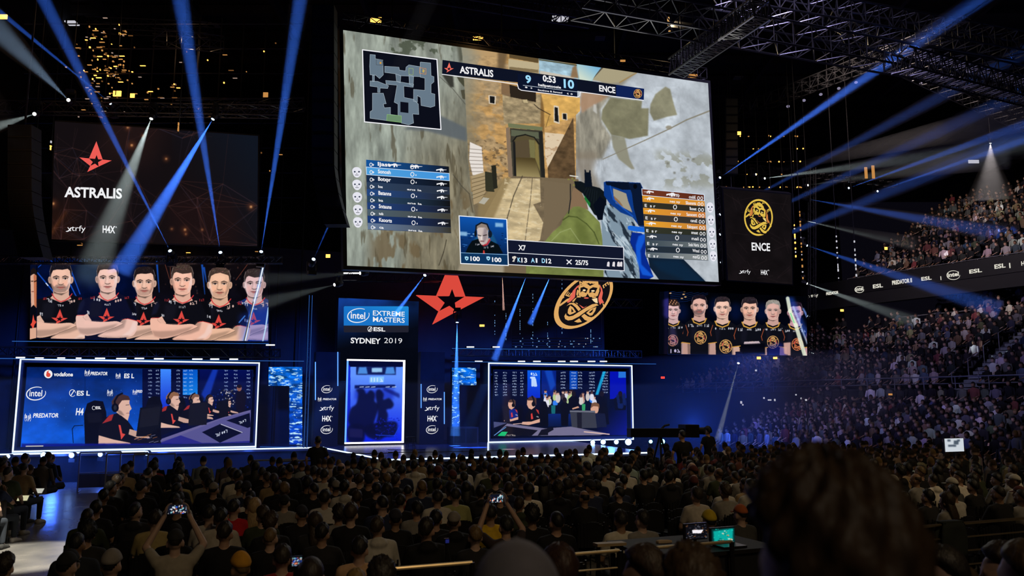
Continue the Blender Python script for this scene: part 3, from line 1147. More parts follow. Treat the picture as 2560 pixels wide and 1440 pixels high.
# ---- left booth screen: players at desks in front of a sponsor wall
c = Canvas(LBS, 640, 214, (.02, .10, .38))
z3 = lambda pts: [(x / 3.765, 860 + y / 3.765) for x, y in pts]       # zoomed crop to photo
c.grad(z3([(150, 180), (1350, 180), (1350, 1000), (150, 1000)]), (.02, .14, .42), (.05, .34, .82), (100, 930), (90, 1110))
c.tex(z3([(150, 180), (1350, 180), (1350, 1000), (150, 1000)]), 60, 40, .35, 3)
r = random.Random(5)
for i in range(70):
    x, y = r.uniform(220, 1330), r.uniform(240, 800)
    c.ell(*z3([(x, y)])[0], .8, .8, (.4, .65, 1), r.uniform(.2, .8))
c.line(z3([(800, 230), (800, 520)]), .8, (.02, .06, .22))
c.poly(z3([(1340, 180), (2420, 180), (2420, 1000), (1340, 1000)]), (.02, .04, .20))
c.grad(z3([(1880, 235), (2360, 235), (2360, 700), (1880, 700)]), (.02, .06, .34), (.02, .03, .12), (500, 920), (500, 1050))
c.grad(z3([(1510, 235), (1610, 235), (1610, 620), (1510, 620)]), (.25, .55, 1), (.08, .2, .8), (400, 920), (400, 1020))
c.grad(z3([(1720, 235), (1860, 235), (1860, 480), (1720, 480)]), (.02, .30, .75), (.05, .5, .9), (460, 920), (470, 990))
for gx, n in ((1415, 9), (1485, 7), (1680, 8), (1745, 8), (1800, 7), (2130, 6), (2220, 6), (2340, 8)):
    for k in range(n):
        y = 245 + k * 36 + (gx % 7)
        paint_scribble(c, *z3([(gx - 18, y + 8)])[0], 9, 2.6, (.75, .85, 1), .9, gx + k)
c.poly(z3([(1900, 480), (2010, 240), (2060, 240), (1960, 560)]), (.1, .3, .9), .6, 2)
for i in range(40):
    x, y = r.uniform(1900, 2350), r.uniform(420, 600)
    c.ell(*z3([(x, y)])[0], r.uniform(1, 2.5), r.uniform(1, 2.5), (.05, .2, r.uniform(.3, .8)), .7)
for i in range(60):       # the distant pale group beyond the desks
    x, y = r.gauss(2150, 40), r.uniform(430, 590)
    c.ell(*z3([(x, y)])[0], 1.6, 1.8, r.choice([(.75, .72, .72), (.1, .1, .12), (.4, .38, .4)]), .9)
# standing figure at the right edge
c.poly(z3([(2230, 440), (2290, 430), (2320, 490), (2300, 640), (2230, 660), (2215, 560)]), (.06, .04, .09))
c.ell(*z3([(2252, 415)])[0], 6, 8, (.55, .36, .30))
c.ell(*z3([(2252, 398)])[0], 6, 4.5, (.10, .06, .07))
# desks
c.poly(z3([(1500, 900), (1780, 800), (2100, 690), (2360, 620), (2360, 720), (2100, 800), (1800, 960), (1500, 1000)]), (.40, .38, .58))
c.poly(z3([(1380, 960), (1720, 850), (2100, 700), (2360, 640), (2360, 1000), (1380, 1000)]), (.34, .33, .56))
c.poly(z3([(1900, 830), (2080, 750), (2290, 830), (2070, 930)]), (.03, .04, .14))
c.poly(z3([(2130, 720), (2350, 650), (2360, 780), (2330, 790)]), (.03, .04, .14))
c.poly(z3([(1480, 940), (1700, 860), (1900, 930), (2050, 930), (2360, 910), (2360, 1000), (1450, 1000)]), (.16, .16, .52))
c.line(z3([(2080, 755), (2280, 832)]), 1.6, (.85, .85, .95))
paint_scribble(c, *z3([(2030, 870)])[0], 30, 6, (.85, .88, .95), .95, 4, -.4)
paint_scribble(c, *z3([(2250, 750)])[0], 18, 5, (.85, .88, .95), .95, 8, -.4)
c.poly(z3([(1240, 840), (1500, 800), (1700, 790), (1500, 870), (1250, 940), (1200, 940)]), (.04, .05, .14))


def paint_desk_player(c, ox, oy, s, seed, hair, near=True):
    """seated player seen from the side with a headset; (ox, oy) the ear in crop units, s scale"""
    Z = lambda pts: z3([(ox + x * s, oy + y * s) for x, y in pts])
    sk = (.87, .70, .63)
    c.poly(Z([(-290, 360), (-300, 60), (-270, -40), (-200, -70), (-120, -60), (-90, 40), (-80, 360)]), (.03, .03, .05))
    c.poly(Z([(-270, 60), (-130, 50), (-120, 140), (-250, 150)]), (.07, .07, .10), .8, .6)
    c.poly(Z([(20, 20), (130, 60), (110, 130), (20, 110)]), sk)
    c.poly(Z([(-60, 70), (20, 50), (110, 120), (160, 190), (205, 260), (150, 300), (140, 345), (-160, 345), (-170, 250), (-140, 130)]), (.05, .05, .08))
    c.poly(Z([(-60, 70), (-20, 60), (-40, 120), (-130, 150)]), (.75, .2, .18), .8)
    c.poly(Z([(25, 160), (45, 165), (60, 240), (90, 250), (50, 300), (45, 260)]), (.85, .28, .24))
    c.poly(Z([(-160, 260), (-20, 300), (130, 330), (150, 345), (-165, 345)]), sk)
    c.poly(Z([(130, 200), (200, 220), (340, 260), (360, 290), (200, 280), (120, 250)]), tuple(k * .9 for k in sk))
    # head
    c.poly(Z([(-20, -80), (60, -110), (130, -80), (128, -40), (150, 10), (130, 30), (128, 55), (90, 82), (40, 70), (-10, 30)]), sk, 1, .4)
    c.poly(Z([(0, 10), (40, 70), (90, 82), (60, 40)]), tuple(k * .5 for k in sk), .6, 1.2)
    c.poly(Z([(-30, 20), (-40, -60), (0, -115), (60, -128), (120, -110), (138, -72), (60, -70), (30, -30), (10, 20)]), hair)
    c.line(Z([(95, -25), (125, -28)]), 1.2, (.15, .1, .1))
    c.line(Z([(100, 52), (126, 50)]), 1.0, (.45, .2, .2))
    c.line(Z([(0, 10), (-12, -60), (20, -115), (60, -135)]), 4.5 * s, (.03, .03, .05))
    c.ell(*Z([(-6, 0)])[0], 9 * s, 11 * s, (.03, .03, .06))
    c.ell(*Z([(-6, 0)])[0], 4 * s, 6 * s, (.14, .15, .18))


paint_desk_player(c, 2130, 560, .32, 5, (.2, .12, .1))
paint_desk_player(c, 1950, 530, .42, 4, (.18, .12, .1))
paint_desk_player(c, 1800, 540, .58, 3, (.48, .34, .25))
paint_desk_player(c, 1590, 540, .72, 2, (.55, .38, .26))
c.poly(z3([(1790, 560), (1960, 545), (1945, 760), (1770, 770)]), (.08, .08, .11))
c.poly(z3([(2070, 540), (2150, 520), (2150, 680), (2060, 690)]), (.05, .05, .07))
paint_desk_player(c, 1090, 600, 1.0, 1, (.26, .17, .15))
c.poly(z3([(1320, 600), (1530, 570), (1510, 830), (1450, 870), (1280, 870)]), (.05, .055, .08))
c.poly(z3([(1330, 615), (1510, 590), (1490, 760), (1310, 790)]), (.10, .10, .13), .8)
c.poly(z3([(1400, 860), (1510, 780), (1520, 900), (1430, 940)]), (.03, .03, .05))
c.line(z3([(690, 930), (680, 800), (700, 770), (780, 765)]), 1.8, (.02, .03, .10))
c.poly(z3([(1240, 920), (1500, 880), (1520, 940), (1230, 945)]), (.06, .06, .10))
for i in range(14):
    x, y = r.uniform(1260, 1480), r.uniform(860, 930)
    c.line(z3([(x, y), (x + 40, y - 12)]), 1.0, r.choice([(.8, .5, .25), (.12, .12, .2), (.6, .6, .75)]), .8)
c.poly(z3([(210, 945), (2420, 940), (2420, 1000), (210, 1000)]), (.05, .07, .50), .9, 1)
c.line(z3([(245, 962), (405, 960)]), 2, (.95, .95, .8))
c.build('screen_picture', lb)
zz = lambda x, y: (x / 3.765, 860 + y / 3.765)
LT = M['letter']
oval_word(MB(), LBS, *zz(340, 466), 24, 16).build('oval_logo', LT, lb)
for q, h in (((262, 690), 23), ((822, 272), 19), ((1035, 458), 20), ((1270, 452), 16), ((1112, 300), 17)):
    claw_mark(MB(), LBS, *zz(*q), h).build('claw_logo', LT, lb)
for t, x0, x1, y, h, sl in (('vodafone', 505, 686, 302, 36, 0), ('PREDATOR', 852, 1012, 292, 30, .15), ('ES L', 1168, 1262, 320, 40, 0), ('ES L', 722, 846, 484, 42, 0),
                            ('PREDATOR', 310, 550, 692, 38, .15), ('H4', 712, 782, 668, 62, .1), ('PRED', 1290, 1338, 458, 24, .15), ('ESL', 900, 952, 612, 24, 0)):
    X0, Y0 = zz(x0, y)
    write(MB(), LBS, t, X0, zz(x1, y)[0], Y0, h / 3.765, .03, .012, sl).build('lettering', LT, lb)
X0, Y0 = zz(660, 462)
mb = ring_mark(MB(), LBS, X0 + 6, Y0, 7.5, 8.5, 1.5, .012, (.0, .1), 0)
stroke(mb, LBS, [(X0 + 2, Y0 + 6), (X0 + 10, Y0 - 6)], 2.2, .012)
mb.build('disc_logo', LT, lb)
X0, Y0 = zz(868, 602)
ring_mark(MB(), LBS, X0 + 4, Y0, 4, 4.5, 1, .012, (0, .1), 0).build('disc_logo', LT, lb)
mb = MB()
x, y = zz(455, 283)
outline(mb, LBS, ellpts(x, y, 10.5, 10.5), .012)
mb.build('round_logo', M['letter'], lb)
mb = MB()
outline(mb, LBS, ellpts(x + .2, y + 2.2, 5.6, 5.4) , .02)
outline(mb, LBS, [(x - 5, y + 1), (x - 3.5, y - 6), (x + 3, y - 10), (x, y - 4.5), (x + 4, y - 1)], .021)
mb.build('logo_drop', M['star'], lb)

# ---- right booth screen
c = Canvas(RBS, 440, 220, (.01, .03, .12))
z4 = lambda pts: [(1210 + x / 6.546, 900 + y / 6.546) for x, y in pts]
c.grad(z4([(100, 150), (2400, 150), (2400, 1000), (100, 1000)]), (.02, .05, .22), (.01, .02, .10), (1400, 925), (1400, 1040))
c.grad(z4([(710, 170), (920, 170), (920, 620), (710, 620)]), (.05, .38, .92), (.02, .16, .80), (1330, 925), (1330, 995))
c.poly(z4([(940, 170), (1180, 170), (1180, 620), (940, 560)]), (.03, .13, .50))
c.poly(z4([(1000, 170), (1120, 170), (1180, 420), (1100, 520)]), (.10, .35, .85), .6, 2)
c.poly(z4([(1400, 170), (1530, 170), (1530, 480), (1400, 480)]), (.05, .30, .75), .9)
c.poly(z4([(2060, 170), (2350, 170), (2350, 620), (2060, 640)]), (.02, .07, .70))
c.poly(z4([(2200, 180), (2330, 180), (2330, 290), (2200, 290)]), (.15, .45, .85))
for gx, n, w in ((205, 9, 8), (340, 9, 10), (495, 9, 10), (625, 9, 8), (1285, 6, 12), (1460, 6, 12), (1570, 6, 10), (1750, 7, 14), (1965, 8, 14)):
    for k in range(n):
        paint_scribble(c, *z4([(gx - 28, 215 + k * (46 if n > 7 else 50))])[0], w, 2.6, (.80, .88, 1), .95, gx + k)
paint_scribble(c, *z4([(765, 250)])[0], 17, 7, (.8, .9, 1), 1, 9)
paint_scribble(c, *z4([(770, 420)])[0], 14, 20, (.75, .85, 1), 1, 3)
c.poly(z4([(1830, 580), (1960, 180), (2010, 180), (1880, 580)]), (.10, .75, .98), .8, 1)
r = random.Random(8)
c.poly(z4([(930, 640), (2060, 640), (2060, 900), (930, 900)]), (.02, .05, .14))
for i in range(30):          # the audience in the feed
    x, y = r.uniform(950, 1850), r.uniform(520, 640)
    col = r.choice([(.85, .82, .80), (.2, .5, .95), (.75, .55, .45), (.72, .82, .55), (.9, .9, .95), (.25, .2, .22)])
    c.ell(*z4([(x, y + 70)])[0], r.uniform(4, 7), r.uniform(7, 12), col, .95, .4)
    c.ell(*z4([(x, y - 5)])[0], 3.2, 4.2, r.choice([(.75, .55, .47), (.85, .68, .6), (.3, .2, .2)]), .95, .3)
    c.ell(*z4([(x, y - 25)])[0], 3.2, 2.0, (.18, .12, .12), .9, .3)
c.poly(z4([(1060, 740), (1270, 740), (1270, 850), (1060, 850)]), (.02, .04, .10))
c.poly(z4([(1100, 740), (1170, 740), (1165, 880), (1105, 880)]), (.10, .50, .52), .8, .4)
c.poly(z4([(1600, 720), (1660, 720), (1655, 830), (1605, 830)]), (.25, .75, .45), .8, .4)
c.grad(z4([(1050, 880), (2000, 880), (2000, 1090), (1050, 1090)]), (.03, .14, .45), (.02, .08, .25), (1400, 1036), (1400, 1064))
c.grad(z4([(1850, 900), (2350, 640), (2350, 1230), (1850, 1230)]), (.01, .02, .10), (.03, .07, .55), (1500, 1040), (1560, 1088))
for x, y, w, h in ((1470, 640, 90, 170), (1320, 740, 70, 340), (1930, 640, 90, 150), (2230, 640, 110, 180)):
    c.poly(z4([(x - w, y), (x - w * .3, y - 60), (x + w * .3, y - 60), (x + w, y), (x + w * .8, y + h), (x - w * .8, y + h)]), (.025, .03, .06))
    c.ell(*z4([(x, y - 85)])[0], 5.5, 7, (.10, .07, .08))
c.poly(z4([(1440, 790), (1540, 755), (1560, 780), (1450, 810)]), (.8, .6, .5))
for i in range(12):
    c.ell(*z4([(r.uniform(2150, 2320), r.uniform(540, 760))])[0], 4, 7, (.05, .12, .35), .8, .5)
c.poly(z4([(920, 760), (920, 690), (960, 670), (1010, 680), (1050, 780), (1050, 1080), (900, 1080)]), (.02, .025, .04))
# two players at the left desk
for ox, oy, s, hair, sh in ((470, 740, .9, (.32, .22, .18), (.06, .14, .50)), (800, 720, 1.15, (.30, .2, .16), (.04, .04, .06))):
    Z = lambda pts: z4([(ox + x * s, oy + y * s) for x, y in pts])
    sk = (.86, .66, .57)
    c.poly(Z([(-60, 80), (30, 60), (90, 110), (100, 260), (-70, 280), (-110, 200)]), sh)
    c.poly(Z([(-80, -60), (0, -100), (40, -60), (30, 40), (-20, 80), (-60, 60), (-85, 10)]), sk)
    c.poly(Z([(-80, -50), (-60, -95), (0, -115), (50, -80), (50, 20), (20, 0), (0, -50)]), hair)
    c.line(Z([(0, 20), (15, -60), (-10, -110)]), 3.2 * s, (.04, .04, .06))
    c.ell(*Z([(10, 0)])[0], 4.2 * s, 5.5 * s, (.04, .04, .06))
    c.poly(Z([(100, 210), (100, 260), (-60, 300), (-160, 290), (-150, 255), (-20, 250)]), sk)
    c.poly(Z([(40, 70), (80, 90), (90, 150), (60, 110)]), (.8, .25, .2), .9)
    c.poly(Z([(-30, 140), (-10, 130), (5, 210), (-25, 220)]), (.85, .25, .22))
    paint_scribble(c, *Z([(50, 190)])[0], 6, 2.5, (.9, .9, .9), .9, 3)
c.poly(z4([(280, 745), (400, 750), (430, 1050), (350, 1050)]), (.06, .07, .14))
c.poly(z4([(570, 740), (640, 745), (610, 1030), (575, 1030)]), (.02, .02, .06))
# monitor and the player behind it
c.poly(z4([(1760, 760), (1850, 700), (1960, 700), (2020, 780), (2050, 1050), (1800, 1100)]), (.03, .03, .05))
c.ell(*z4([(1810, 800)])[0], 10, 14, (.85, .65, .55))
c.poly(z4([(1745, 790), (1760, 710), (1820, 690), (1885, 720), (1890, 800), (1860, 760), (1790, 755)]), (.48, .33, .22))
c.poly(z4([(1405, 825), (1815, 830), (1850, 1110), (1440, 1120)]), (.22, .23, .27))
c.poly(z4([(1405, 825), (1815, 830), (1815, 860), (1405, 850)]), (.42, .43, .48))
c.poly(z4([(1520, 860), (1600, 860), (1600, 1160), (1530, 1160)]), (.10, .10, .13))
c.poly(z4([(1820, 870), (1980, 875), (2010, 1100), (1850, 1100)]), (.08, .10, .20))
# desk
c.poly(z4([(160, 1010), (380, 1030), (160, 1110)]), (.28, .30, .46))
c.poly(z4([(380, 1040), (1000, 1120), (1140, 1110), (1420, 1090), (2000, 1200), (1900, 1230), (800, 1240), (160, 1240)]), (.46, .44, .56))
c.poly(z4([(360, 1080), (880, 1150), (780, 1240), (170, 1240)]), (.05, .05, .09))
c.poly(z4([(940, 1140), (1130, 1100), (1140, 1140), (1050, 1190), (1050, 1230), (880, 1235)]), (.06, .06, .10))
c.line(z4([(170, 1230), (360, 1100)]), 1.4, (.4, .7, 1))
c.line(z4([(1640, 1175), (2050, 1215)]), 2.2, (.95, .80, .72))
c.poly(z4([(220, 1240), (290, 1175), (390, 1175), (340, 1245)]), (.10, .75, .45))
paint_scribble(c, *z4([(360, 1240)])[0], 24, 3, (.85, .8, .75), .9, 6)
c.line(z4([(480, 1050), (700, 1030)]), 2, (.8, .65, .6))
c.build('screen_picture', rb)


# ================================================================== SCREENS ABOVE THE STAGE
# ---- the giant screen with the match
MS = Plane.quad((858, 75), (1770, 208), (1797, 705), (868, 664), 20.0 * DS)
big = empty('video_screen', MS.pt(0.5, 0), 'giant hanging video screen showing a shooter game match with scores 9 and 10', 'screen')
casing(big, MS, 0.45, 0.12)
c = Canvas(MS, 800, 505, (.52, .53, .50))
A4 = lambda pts: [(840 + x / 4.236, 60 + y / 4.236) for x, y in pts]
A5 = lambda pts: [(840 + x / 4.236, 380 + y / 4.236) for x, y in pts]
A6 = lambda pts: [(1320 + x / 4.8, 100 + y / 4.8) for x, y in pts]
A7 = lambda pts: [(1320 + x / 4.236, 380 + y / 4.236) for x, y in pts]
AB = lambda pts: [(1140 + x / 4.5, 140 + y / 4.5) for x, y in pts]
full = [(840, 40), (1830, 160), (1830, 740), (840, 690)]
# right hand pale plaster wall
c.poly([(1430, 120), (1830, 160), (1830, 740), (1430, 700)], (.72, .75, .78))
c.tex([(1430, 120), (1830, 160), (1830, 740), (1430, 700)], 60, 60, .14, 11)
c.tex([(1430, 120), (1830, 160), (1830, 740), (1430, 700)], 14, 14, .10, 12)
c.poly(A6([(560, 920), (850, 760), (900, 400), (1320, 390), (1180, 520), (1000, 690), (880, 850), (900, 1000), (1020, 1180), (900, 1440), (560, 1440)]), (.56, .54, .48), .95, 3)
c.tex(A6([(560, 700), (1000, 690), (1020, 1180), (900, 1900), (560, 1900)]), 10, 34, .32, 13, soft=2)
c.poly(A7([(500, 0), (760, 0), (700, 200), (800, 430), (600, 400), (510, 180)]), (.52, .48, .42), .8, 6)
c.poly(A6([(630, 790), (650, 640), (760, 620), (1000, 660), (900, 740), (740, 830), (660, 890)]), (.66, .52, .40), .9, 2)
c.poly(A6([(740, 480), (880, 320), (1310, 390), (1120, 520), (1000, 530), (770, 490)]), (.66, .62, .50), 1, 1)
c.line(A6([(760, 470), (890, 330)]), 5, (.28, .27, .25), .9)
c.line(A6([(1100, 510), (1300, 395)]), 3, (.62, .50, .30), .8)
c.poly(A6([(800, 780), (830, 790), (840, 900), (790, 860)]), (.78, .78, .76), .8, 1)
c.poly(A6([(1000, 700), (1380, 740), (1370, 830), (1460, 830), (1450, 1160), (1230, 1200), (1110, 1170), (1010, 1150), (890, 960), (900, 850)]), (.50, .49, .39), 1, .8)
c.poly(A6([(1480, 780), (1540, 660), (1660, 570), (1715, 600), (1760, 780), (1800, 910), (1690, 930), (1520, 980), (1470, 880)]), (.53, .52, .43), 1, .8)
c.poly(A6([(1010, 1150), (1170, 1180), (1230, 1440), (1290, 1560), (1250, 1560), (1100, 1440), (1030, 1300)]), (.54, .53, .45), .9, .8)
c.tex(A6([(880, 560), (1820, 560), (1820, 1000), (1450, 1200), (880, 1200)]), 20, 20, .16, 14)
c.tex([(1640, 380), (1790, 390), (1790, 470), (1660, 470)], 26, 20, .55, 15, thr=.04, col=(.50, .50, .42), soft=8)
for x, y in ((1705, 90), (1760, 85), (1490, 130), (1560, 230)):
    c.ell(*A7([(x, y)])[0], 3.5, 3, (.45, .45, .42), .8, .8)
c.line(A6([(2180, 850), (1900, 960), (1700, 1065), (1400, 1205), (900, 1430)]), 3.5, (.52, .50, .44), .9, 2)
c.ell(*A6([(1700, 1060)])[0], 8, 5, (.56, .53, .46), .9, 1)
# ochre houses in the middle
c.poly([(1140, 100), (1440, 130), (1440, 480), (1140, 480)], (.74, .58, .36))
c.poly(AB([(110, -60), (520, -60), (520, 430), (110, 420)]), (.73, .60, .42))
c.tex([(1150, 140), (1290, 140), (1290, 470), (1160, 470)], 34, 28, .7, 16, thr=.03, col=(.62, .54, .42), soft=2)
c.tex([(1150, 140), (1440, 140), (1440, 470), (1160, 470)], 12, 7, .26, 17)
c.tex([(1165, 350), (1280, 350), (1280, 470), (1180, 470)], 9, 6, .8, 18, thr=.10, col=(.42, .34, .24))
c.poly(AB([(520, 420), (960, 430), (970, 760), (540, 760)]), (.62, .55, .42))
c.tex(AB([(520, 420), (960, 430), (970, 760), (540, 760)]), 14, 8, .35, 19)
c.poly(AB([(480, -60), (600, -60), (520, 300), (480, 180)]), (.42, .34, .24), .9, 2)
c.poly(AB([(590, 30), (930, 80), (930, 200), (590, 170)]), (.74, .68, .54))
c.poly(AB([(600, -40), (930, 20), (925, 80), (600, 20)]), (.36, .29, .18))
c.poly(AB([(600, 120), (925, 155), (925, 190), (600, 170)]), (.45, .38, .26), .8)
c.poly(AB([(930, 20), (1360, 100), (1360, 270), (935, 200)]), (.62, .74, .80))
c.tex(AB([(930, 20), (1360, 100), (1360, 270), (935, 200)]), 16, 10, .25, 20)
c.line(AB([(940, 40), (1365, 105)]), 4, (.33, .33, .25))
c.poly(AB([(945, 165), (1330, 235), (1330, 290), (945, 220)]), (.80, .75, .68), .9)
c.poly(AB([(1360, 90), (1620, 120), (1520, 300), (1400, 310), (1370, 260)]), (.62, .78, .82))
c.grad(AB([(1370, 100), (1640, 120), (1520, 280), (1390, 280)]), (.42, .68, .85), (.80, .86, .80), (1500, 165), (1470, 205))
c.poly(AB([(1320, 140), (1360, 110), (1390, 260), (1300, 250)]), (.55, .42, .28), .9, .8)
c.poly(AB([(600, 320), (900, 400), (900, 520), (610, 460)]), (.17, .14, .11))
c.poly(AB([(510, 300), (600, 320), (610, 460), (510, 430)]), (.48, .38, .28), .9)
c.poly(AB([(750, 490), (800, 490), (810, 530), (760, 525)]), (.75, .68, .52))
c.poly(AB([(960, 430), (1395, 470), (1395, 620), (1320, 690), (1000, 800), (985, 600)]), (.84, .66, .36))
c.tex(AB([(960, 430), (1395, 470), (1395, 620), (1320, 690), (1000, 800)]), 18, 10, .2, 21)
c.poly(AB([(965, 430), (1000, 600), (1005, 900), (960, 800)]), (.48, .36, .20), .9, 1)
c.poly(AB([(1000, 860), (1210, 880), (1230, 900), (1030, 1260), (1000, 1100)]), (.86, .78, .66))
c.tex(AB([(1000, 860), (1210, 880), (1230, 900), (1030, 1260), (1000, 1100)]), 12, 6, .5, 22, thr=.1, col=(.62, .46, .32))
c.poly(AB([(1320, 690), (1345, 1440), (1040, 1440), (1030, 1260)]), (.36, .28, .19), 1, .5)
c.tex(AB([(1320, 690), (1345, 1440), (1040, 1440), (1030, 1260)]), 14, 10, .35, 23)
c.line(AB([(880, 545), (930, 590), (1060, 660)]), 2, (.15, .12, .1))
c.line(AB([(1050, 670), (1010, 800)]), 1.6, (.42, .32, .18), .8)
for q in ([(365, 440), (450, 450), (445, 545), (370, 535)], [(1100, 555), (1155, 565), (1165, 765), (1100, 745)], [(1190, 640), (1250, 645), (1255, 725), (1195, 715)]):
    c.poly(AB(q), (.85, .80, .72))
    cx, cy_ = np.mean(np.array(q), 0)
    c.poly(AB([(cx + (x - cx) * .68, cy_ + (y - cy_) * .82) for x, y in q]), (.10, .10, .10))
c.poly(AB([(585, 755), (975, 800), (970, 840), (590, 805)]), (.44, .46, .33))
c.poly(AB([(560, 810), (600, 800), (650, 1380), (590, 1360)]), (.52, .44, .36))
c.poly(AB([(605, 810), (970, 840), (1000, 1390), (640, 1360)]), (.24, .23, .19))
c.poly(AB([(620, 830), (940, 860), (940, 930), (620, 900)]), (.36, .38, .30))
c.poly(AB([(640, 960), (680, 910), (780, 890), (880, 920), (930, 990), (950, 1370), (655, 1360)]), (.34, .30, .20))
c.poly(AB([(670, 960), (820, 940), (830, 1140), (670, 1150)]), (.34, .29, .21))
c.poly(AB([(820, 940), (885, 950), (890, 1150), (835, 1140)]), (.46, .44, .28))
c.grad(AB([(670, 1140), (890, 1150), (950, 1370), (665, 1360)]), (.30, .25, .14), (.62, .56, .38), (1310, 395), (1310, 442))
c.poly(AB([(890, 950), (925, 1000), (945, 1300), (890, 1150)]), (.50, .45, .26))
c.line(AB([(640, 960), (680, 905), (780, 885), (880, 915), (935, 990)]), 3.2, (.10, .10, .09))
c.poly(AB([(640, 960), (665, 960), (680, 1360), (655, 1360)]), (.12, .12, .12))
c.poly(AB([(930, 850), (975, 850), (1005, 1390), (960, 1375)]), (.14, .14, .13))
# alley floor
c.poly([(1284, 440), (1446, 448), (1500, 690), (1140, 680), (1180, 500)], (.45, .39, .30))
c.poly(A7([(130, 300), (450, 340), (430, 640), (370, 760), (180, 940), (0, 1020), (-50, 700), (120, 400)]), (.46, .40, .31))
c.poly([(1262, 446), (1350, 446), (1352, 505), (1333, 511), (1358, 556), (1350, 600), (1310, 625), (1240, 640), (1200, 560)], (.78, .70, .54))
c.tex([(1190, 446), (1360, 446), (1360, 640), (1190, 640)], 20, 9, .22, 24)
c.poly([(1200, 500), (1262, 446), (1280, 446), (1232, 560), (1240, 640), (1190, 600)], (.56, .48, .33), .9, 2)
c.line([(1306, 440), (1284, 490), (1268, 545), (1255, 600)], 2.5, (.28, .25, .20), .8)
c.line([(1331, 446), (1326, 500), (1318, 560), (1312, 610)], 2.0, (.32, .28, .22), .7)
c.tex([(1262, 446), (1350, 446), (1352, 505), (1358, 556), (1350, 600), (1240, 640)], 12, 5, .6, 26, thr=.12, col=(.88, .82, .68))
# left grey wall with streaks
LW = [(840, 40), (1150, 90), (1156, 140), (1164, 260), (1171, 400), (1180, 500), (1188, 535), (1152, 660), (1140, 690), (840, 690)]
c.poly(LW, (.57, .60, .56))
c.grad([(1010, 60), (1190, 90), (1190, 690), (1010, 690)], (.54, .56, .52), (.47, .43, .34), (1010, 300), (1160, 420), .8, 14)
c.clip = np.zeros((c.h, c.w))
r_ = c.mask(c.X(LW))
c.clip[r_[0]] = r_[1]
c.tex(LW, 16, 90, .26, 27)
c.tex(LW, 6, 26, .16, 28)
c.tex([(930, 480), (1190, 480), (1190, 690), (930, 690)], 22, 60, .8, 29, thr=.02, col=(.42, .36, .26), soft=10)
c.tex([(960, 70), (1140, 80), (1130, 150), (970, 140)], 18, 20, .8, 30, thr=.05, col=(.27, .30, .24), soft=4)
c.tex([(850, 80), (1190, 100), (1190, 690), (850, 690)], 10, 70, .6, 31, thr=.17, col=(.30, .27, .20), soft=4)
c.poly([(1075, 300), (1100, 290), (1168, 322), (1170, 356), (1070, 330), (1010, 326)], (.36, .39, .41), .9, 1.5)
c.poly(A4([(1130, 540), (1250, 560), (1260, 680), (1220, 680)]), (.18, .18, .16), .9, 1)
c.poly(A4([(1280, 560), (1400, 580), (1405, 690), (1350, 660), (1300, 600)]), (.28, .28, .22), 1, .5)
c.poly(A4([(1320, 700), (1410, 690), (1420, 820), (1340, 790)]), (.30, .29, .23), 1, .5)
c.line(A4([(1100, 560), (1240, 690), (1370, 850)]), 1.5, (.30, .30, .27))
c.poly(A4([(1290, 240), (1340, 250), (1370, 390), (1320, 420)]), (.30, .30, .25), .8, 2)
c.line(A5([(1240, 240), (1330, 360), (1410, 440), (1450, 640)]), 2, (.24, .23, .20), .7)
c.line(A5([(1170, 930), (1140, 1060), (1090, 1200)]), 2, (.15, .13, .10), .7)
c.clip = None
c.poly([(1140, 690), (1155, 660), (1190, 640), (1262, 650), (1262, 700), (1140, 700)], (.62, .58, .50), 1, 2)
c.poly([(1175, 355), (1204, 368), (1210, 442), (1182, 440), (1173, 400)], (.90, .87, .84))
for k in range(8):
    c.line([(1172, 372 + k * 9.5), (1208, 375 + k * 9)], 1.3, (.45, .40, .36))
c.poly([(1178, 440), (1212, 430), (1214, 480), (1198, 506), (1184, 512)], (.66, .58, .44))
for k in range(6):
    c.line([(1180, 448 + k * 10), (1213, 440 + k * 9)], 1.4, (.36, .30, .20))
c.poly([(1212, 428), (1231, 432), (1236, 480), (1214, 478)], (.20, .20, .15))
c.poly([(1228, 414), (1240, 413), (1244, 470), (1234, 473)], (.15, .15, .12))
c.poly(A5([(1510, 540), (1560, 480), (1625, 490), (1570, 555)]), (.70, .68, .62))
# rifle and sleeve
c.poly(A7([(180, 945), (260, 850), (350, 770), (380, 690), (440, 610), (490, 565), (560, 572), (640, 620), (760, 745), (800, 1000), (800, 1400), (-20, 1400), (-20, 1200), (0, 1000)]), (.46, .50, .27), 1, .4)
c.tex(A7([(180, 945), (440, 600), (560, 570), (640, 620), (760, 745), (800, 1300), (0, 1300)]), 26, 26, .22, 33)
c.line(A7([(370, 720), (430, 680), (520, 690), (620, 760), (700, 850), (750, 970)]), 3, (.26, .30, .14), .8)
c.poly(A7([(500, 700), (620, 780), (720, 1300), (480, 1300), (520, 900)]), (.36, .40, .19), .6, 5)
c.line(A7([(250, 940), (340, 850), (450, 810), (560, 970)]), 2.5, (.60, .64, .42), .7)
c.poly(A7([(440, 620), (465, 480), (462, 440), (480, 385), (520, 375), (570, 430), (620, 530), (640, 615), (540, 575), (480, 580)]), (.52, .42, .32))
c.line(A7([(448, 340), (450, 500), (430, 650)]), 2.2, (.08, .09, .12))
c.poly(A7([(490, 310), (560, 310), (640, 350), (760, 380), (830, 440), (830, 560), (800, 720), (700, 660), (640, 560), (580, 440), (500, 380)]), (.055, .08, .10))
for k in range(6):
    c.line(A7([(620 + k * 22, 380 + k * 6), (590 + k * 26, 440 + k * 26)]), 1.2, (.10, .13, .16))
c.poly(A7([(598, 185), (612, 190), (618, 215), (645, 215), (650, 190), (662, 195), (682, 370), (600, 370)]), (.04, .07, .12))
